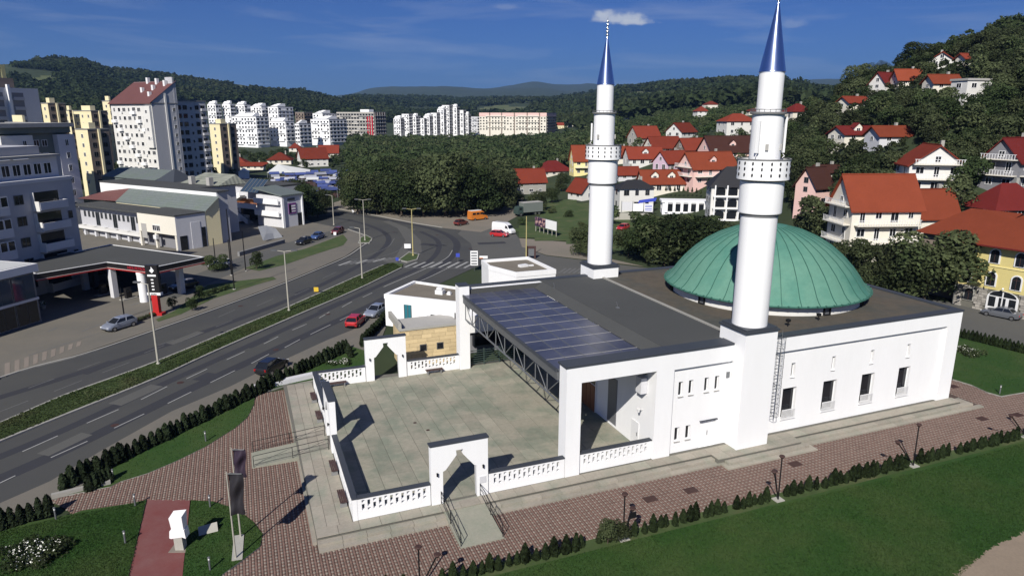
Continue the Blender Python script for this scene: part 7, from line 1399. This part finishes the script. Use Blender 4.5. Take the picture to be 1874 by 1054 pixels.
BT = [(1182, 480, 90, 1.1), (1215, 486, 92, 1.3), (1250, 490, 100, 1.3), (1285, 492, 96, 1.3), (1320, 496, 88, 1.3), (1235, 462, 70, 1.3), (1280, 462, 70, 1.3), (1205, 455, 56, 1.3), (1330, 470, 60, 1.3), (1085, 470, 62, 1.0), (1062, 466, 50, 1.1), (1150, 470, 56, 1.2), (1300, 440, 46, 1.3), (1350, 480, 60, 1.2)]
for i, (x, y, h, w) in enumerate(BT): ptree(x, y, h, f'dense green tree, {sorted(q[0] for q in BT).index(x) and ORD[sorted(q[0] for q in BT).index(x)] or ORD[0]} from the left in the clump behind the dome', BIGCROWNS[i % 3], w, B1)
ptree(1167, 436, 46, 'small dark pointed conifer before the notice boards', TALL[0], 1.)
ST_ = [(562, 402, 66, 1.1), (582, 398, 52, 1.1), (540, 392, 50, 1.2), (520, 372, 34, 1.2), (500, 366, 30, 1.2), (480, 350, 26, 1.3), (596, 384, 36, 1.2), (545, 362, 36, 1.2)]
for i, (x, y, h, w) in enumerate(ST_): ptree(x, y, h, f'dark leafy tree, {ORD[sorted(q[0] for q in ST_).index(x)]} from the left between shop block and market stalls', BIGCROWNS[i % 3], w, 'trees between shop block and market')
FT = [(655, 392, 100), (690, 392, 110), (735, 396, 108), (775, 396, 112), (815, 396, 128), (850, 396, 120), (882, 394, 104), (915, 386, 84), (670, 372, 84), (715, 376, 90), (760, 374, 90), (800, 372, 100), (842, 372, 96), (890, 366, 74), (935, 350, 54), (640, 372, 62), (985, 386, 42), (1010, 372, 40), (1030, 350, 36), (945, 378, 32)]
for i, (x, y, h) in enumerate(FT): ptree(x, y, h*random.uniform(.68, .98), f'tall leafy tree, {ORD[sorted(q[0] for q in FT).index(x)]} from the left along the front of the wood', BIGCROWNS[i % 3], 1.05, 'front trees of the dense wood', flat=False)
def px_of(x, y, z): return proj((x, y, z))
def in_region(x, y, poly): z = float(terr(x, y)); q = px_of(x, y, z); return in_poly(q[0], q[1], poly)
def blocks_house(x, y, h):
    z = float(terr(x, y)); r = math.hypot(x-CAM[0], y-CAM[1]); q0 = proj((x, y, z)); q1 = proj((x, y, z+h)); w = h*.42*FOC/r
    for hx, hb, ht, hw, hr in HB_:
        if r < hr and abs(q0[0]-hx) < hw*.95+w*.7 and q1[1] < hb-.52*(hb-ht) and q0[1] > ht: return True
    return False
def scatter(poly, rmin, rmax, a0, a1, n, seed, mind, hh=8.):
    r = np.random.default_rng(seed); pts = []; A0, A1 = [math.atan((x-IW/2)/FOC) for x in (a0, a1)]; tries = 0; cell = {}
    while len(pts) < n and tries < n*40:
        tries += 1; rr = math.sqrt(r.uniform(rmin**2, rmax**2)); a = r.uniform(A0, A1); x = CAM[0]+rr*(FH[0]*math.cos(a)+RH[0]*math.sin(a)); y = CAM[1]+rr*(FH[1]*math.cos(a)+RH[1]*math.sin(a))
        k = (int(x/mind), int(y/mind))
        if any((q[0]-x)**2+(q[1]-y)**2 < mind**2 for i in (-1, 0, 1) for j in (-1, 0, 1) for q in cell.get((k[0]+i, k[1]+j), [])): continue
        if not in_region(x, y, poly) or not free(x, y) or blocks_house(x, y, hh): continue
        cell.setdefault(k, []).append((x, y)); pts.append((x, y))
    return pts
# wooded hillside on the right
hill = [(1440, 330), (1395, 180), (1480, 150), (1500, 60), (2100, -200), (2100, 420), (1700, 420), (1640, 470), (1470, 440)]
hp = scatter(hill, 112, 345, 1395, 2050, 900, 3, 4.6); hp.sort(key=lambda q: math.hypot(q[0]-CAM[0], q[1]-CAM[1]))
vis = [q for q in hp if -20 < px_of(q[0], q[1], float(terr(*q)))[0] < 1890]; indiv = set(vis[:150])
# wood in the middle
wood = [(640, 388), (760, 394), (925, 388), (938, 350), (1040, 345), (1045, 300), (1130, 300), (1130, 225), (380, 225), (380, 262), (640, 264), (645, 330)]
wp = scatter(wood, 182, 600, 370, 1130, 1500, 4, 6.2); wp.sort(key=lambda q: math.hypot(q[0]-CAM[0], q[1]-CAM[1])); windiv = set(wp[:70])
vp = scatter([(1100, 420), (1100, 210), (1440, 190), (1440, 420)], 170, 620, 1100, 1440, 420, 5, 5.5, 6.)
SHORT = [('white villa under a red hip', 'white villa behind the near minaret'), ('pink narrow house', 'pink narrow house'), ('big cream house', 'big cream house'), ('lower red roof wing', 'red roof wing of the cream house'), ('white house with two balconies', 'white house with two balconies'), ('house with white balconies', 'dark red roof at the edge'), ('low house under a wide', 'wide dull red hip roof'), ('small cream house', 'small cream crest house'),
    ('house with a dark red roof below', 'dark red crest roof'), ('house with an orange roof', 'orange roofed crest house'), ('white gabled house standing', 'highest white gabled house'), ('house with a long low', 'long low orange roof'), ('flat roofed white', 'flat roofed white house'), ('house with a dull red dormer', 'dormer roofed house'), ('house with a bright red roof right', 'bright red roof beside the dormers'), ('house with a brown roof left', 'brown roofed house'), ('white house with a dull red', 'white house right of the near minaret'), ('yellow building', 'yellow building')]
HN_.append(('yellow building', 1810, 490))
HS_ = [(next(s for k, s in SHORT if l.startswith(k)), x, y) for l, x, y in HN_ if any(l.startswith(k) for k, s in SHORT)]
slots = {}
for q in indiv:
    px_, py_ = proj((q[0], q[1], float(terr(*q))+4)); nm, hx, hy = min(HS_, key=lambda h: math.hypot(h[1]-px_, h[2]-py_)); rel = ('left of' if px_ < hx else 'right of') if abs(px_-hx) > abs(py_-hy) else ('above' if py_ < hy else 'below'); slots.setdefault((rel, nm), []).append((px_, q))
TLAB = {}
for (rel, nm), L_ in slots.items():
    L_.sort(key=lambda v: v[0])
    for k, (_, q) in enumerate(L_): TLAB[q] = f'leafy hillside tree {rel} the {nm}' if len(L_) == 1 else f'{ORD[min(k, 19)]} leafy tree from the left {rel} the {nm}'
for q in sorted(indiv): tree((q[0], q[1], float(terr(*q))-.2), random.uniform(4.5, 8.5), TLAB[q], 'trees on the wooded hillside', None, random.uniform(.95, 1.25))
for q in windiv: tree((q[0], q[1], float(terr(*q))-.2), random.uniform(8, 12.5), 'leafy tree inside the dense wood beyond the gravel lot', 'trees inside the dense wood', None, random.uniform(.9, 1.15))
ptree(1676, 138, 58, 'big round tree on the hill crest left of the highest house', BIGCROWNS[0], 1.25, None, 'tree', False); ptree(1566, 172, 54, 'dark tree at the left end of the hill crest', BIGCROWNS[1], 1.1, None, 'tree', False); ptree(1605, 150, 38, 'tree on the crest line between two crest trees', BIGCROWNS[2], 1.2, None, 'tree', False)
def forest(name, pts, hs, nq, leaf, label, mat='leaf_far', shape=None):
    r = np.random.default_rng(9); Vs, Fs, o = [], [], 0; protos = [crown_arrays(nq, 500+i, shape or lobes_tree(90+i, 7, .24, .34, .8), leaf)[0] for i in range(8)]
    Z = terr(np.array([p[0] for p in pts]), np.array([p[1] for p in pts]))
    for i, (x, y) in enumerate(pts):
        P = protos[i % 8]; h = hs[0]+(hs[1]-hs[0])*r.random(); a = r.uniform(0, 6.28); c, s = math.cos(a), math.sin(a); w = h*r.uniform(.95, 1.3)
        Vs.append(np.stack([x+(P[:, 0]*c-P[:, 1]*s)*w, y+(P[:, 0]*s+P[:, 1]*c)*w, Z[i]+P[:, 2]*h-h*.12], -1))
    V = np.concatenate(Vs); ob = link(name, np_mesh(name, V, np.arange(len(V)).reshape(-1, 4), mat)); stuff(ob)['label'] = label; return ob
forest('hillside_wood', [q for q in hp if q not in indiv], (4.5, 8.5), 420, .062, 'trees filling the hillside between the houses', 'leaf')
forest('valley_wood', [q for q in wp if q not in windiv], (7.5, 12), 300, .075, 'dense wood filling the valley floor before the white blocks', 'leaf')
forest('village_trees', vp, (3.5, 7), 260, .075, 'garden trees and bushes between the village houses', 'leaf')
bp = scatter(hill, 108, 345, 1395, 2050, 1500, 13, 2.6, 2.6); forest('hillside_bushes', bp, (1.6, 3.6), 130, .10, 'low bushes covering the hillside below the trees', 'leaf')
def far_pts(rmin, rmax, a0, a1, n, seed, keep=None):
    r = np.random.default_rng(seed); A0, A1 = [math.atan((x-IW/2)/FOC) for x in (a0, a1)]; u = r.uniform(0, 1, n); rr = rmin*(rmax/rmin)**u; a = r.uniform(A0, A1, n)
    x = CAM[0]+rr*(FH[0]*np.cos(a)+RH[0]*np.sin(a)); y = CAM[1]+rr*(FH[1]*np.cos(a)+RH[1]*np.sin(a)); f = np.sin(x*.006+1.3)*np.sin(y*.005+.4)+.5*np.sin(x*.017)*np.sin(y*.014); ok = f > -.45
    zz = terr(x, y); return [(px_, py_) for px_, py_, pz_, k_ in zip(x, y, zz, ok) if k_ and free(px_, py_) and not any(in_poly(*proj((px_, py_, pz_+2)), f_) for f_ in FIELDS)]
forest('left_hill_wood', far_pts(740, 1750, -120, 660, 13500, 21), (9, 15), 34, .21, 'wooded hills behind the town on the left')
forest('far_hill_wood', [q for q in far_pts(650, 2800, 640, 1560, 13000, 22) if math.hypot(q[0]-CAM[0], q[1]-CAM[1]) > 830 or proj((*q, 0))[0] > 1060], (10, 17), 26, .24, 'wooded hills beyond the valley')
lp = scatter([(60, 330), (60, 240), (240, 240), (240, 330)], 190, 420, 60, 240, 60, 6, 6.); forest('hollow_trees', lp, (7, 10), 300, .075, 'trees in the hollow between the cream blocks', 'leaf')
rp = scatter([(385, 330), (385, 258), (645, 258), (645, 308), (480, 316)], 230, 480, 385, 640, 90, 7, 6., 6.); forest('market_trees', rp, (3.5, 6), 300, .075, 'trees round the red roofed houses beyond the market', 'leaf')
# bushes on the grass slope and under the notice boards
for i, (x, y, h) in enumerate([(1075, 440, 24), (1092, 430, 22), (1040, 400, 16), (1010, 392, 14), (955, 412, 14), (1100, 405, 18), (1066, 420, 16)]): ptree(x, y, h, 'low bush on the grass slope behind the billboard', CROWNS[i % 7], 1.5, 'bushes on the grass slope', 'bush')
# ================================================================== haze (one closed box of thin air round the whole scene)
hz = MB().box(-12400, -12400, -2.5, 12400, 12400, 640).build('haze', [])
hm = bpy.data.materials.new('haze'); hm.use_nodes = True; nt = hm.node_tree; nt.nodes.remove(nt.nodes['Principled BSDF']); pv = nt.nodes.new('ShaderNodeVolumePrincipled')
pv.inputs['Color'].default_value = (.30, .54, 1.0, 1); pv.inputs['Density'].default_value = .000075; pv.inputs['Anisotropy'].default_value = .2
nt.links.new(pv.outputs[0], nt.nodes['Material Output'].inputs['Volume']); hz.data.materials.append(hm); stuff(hz)['label'] = 'thin blue air haze'
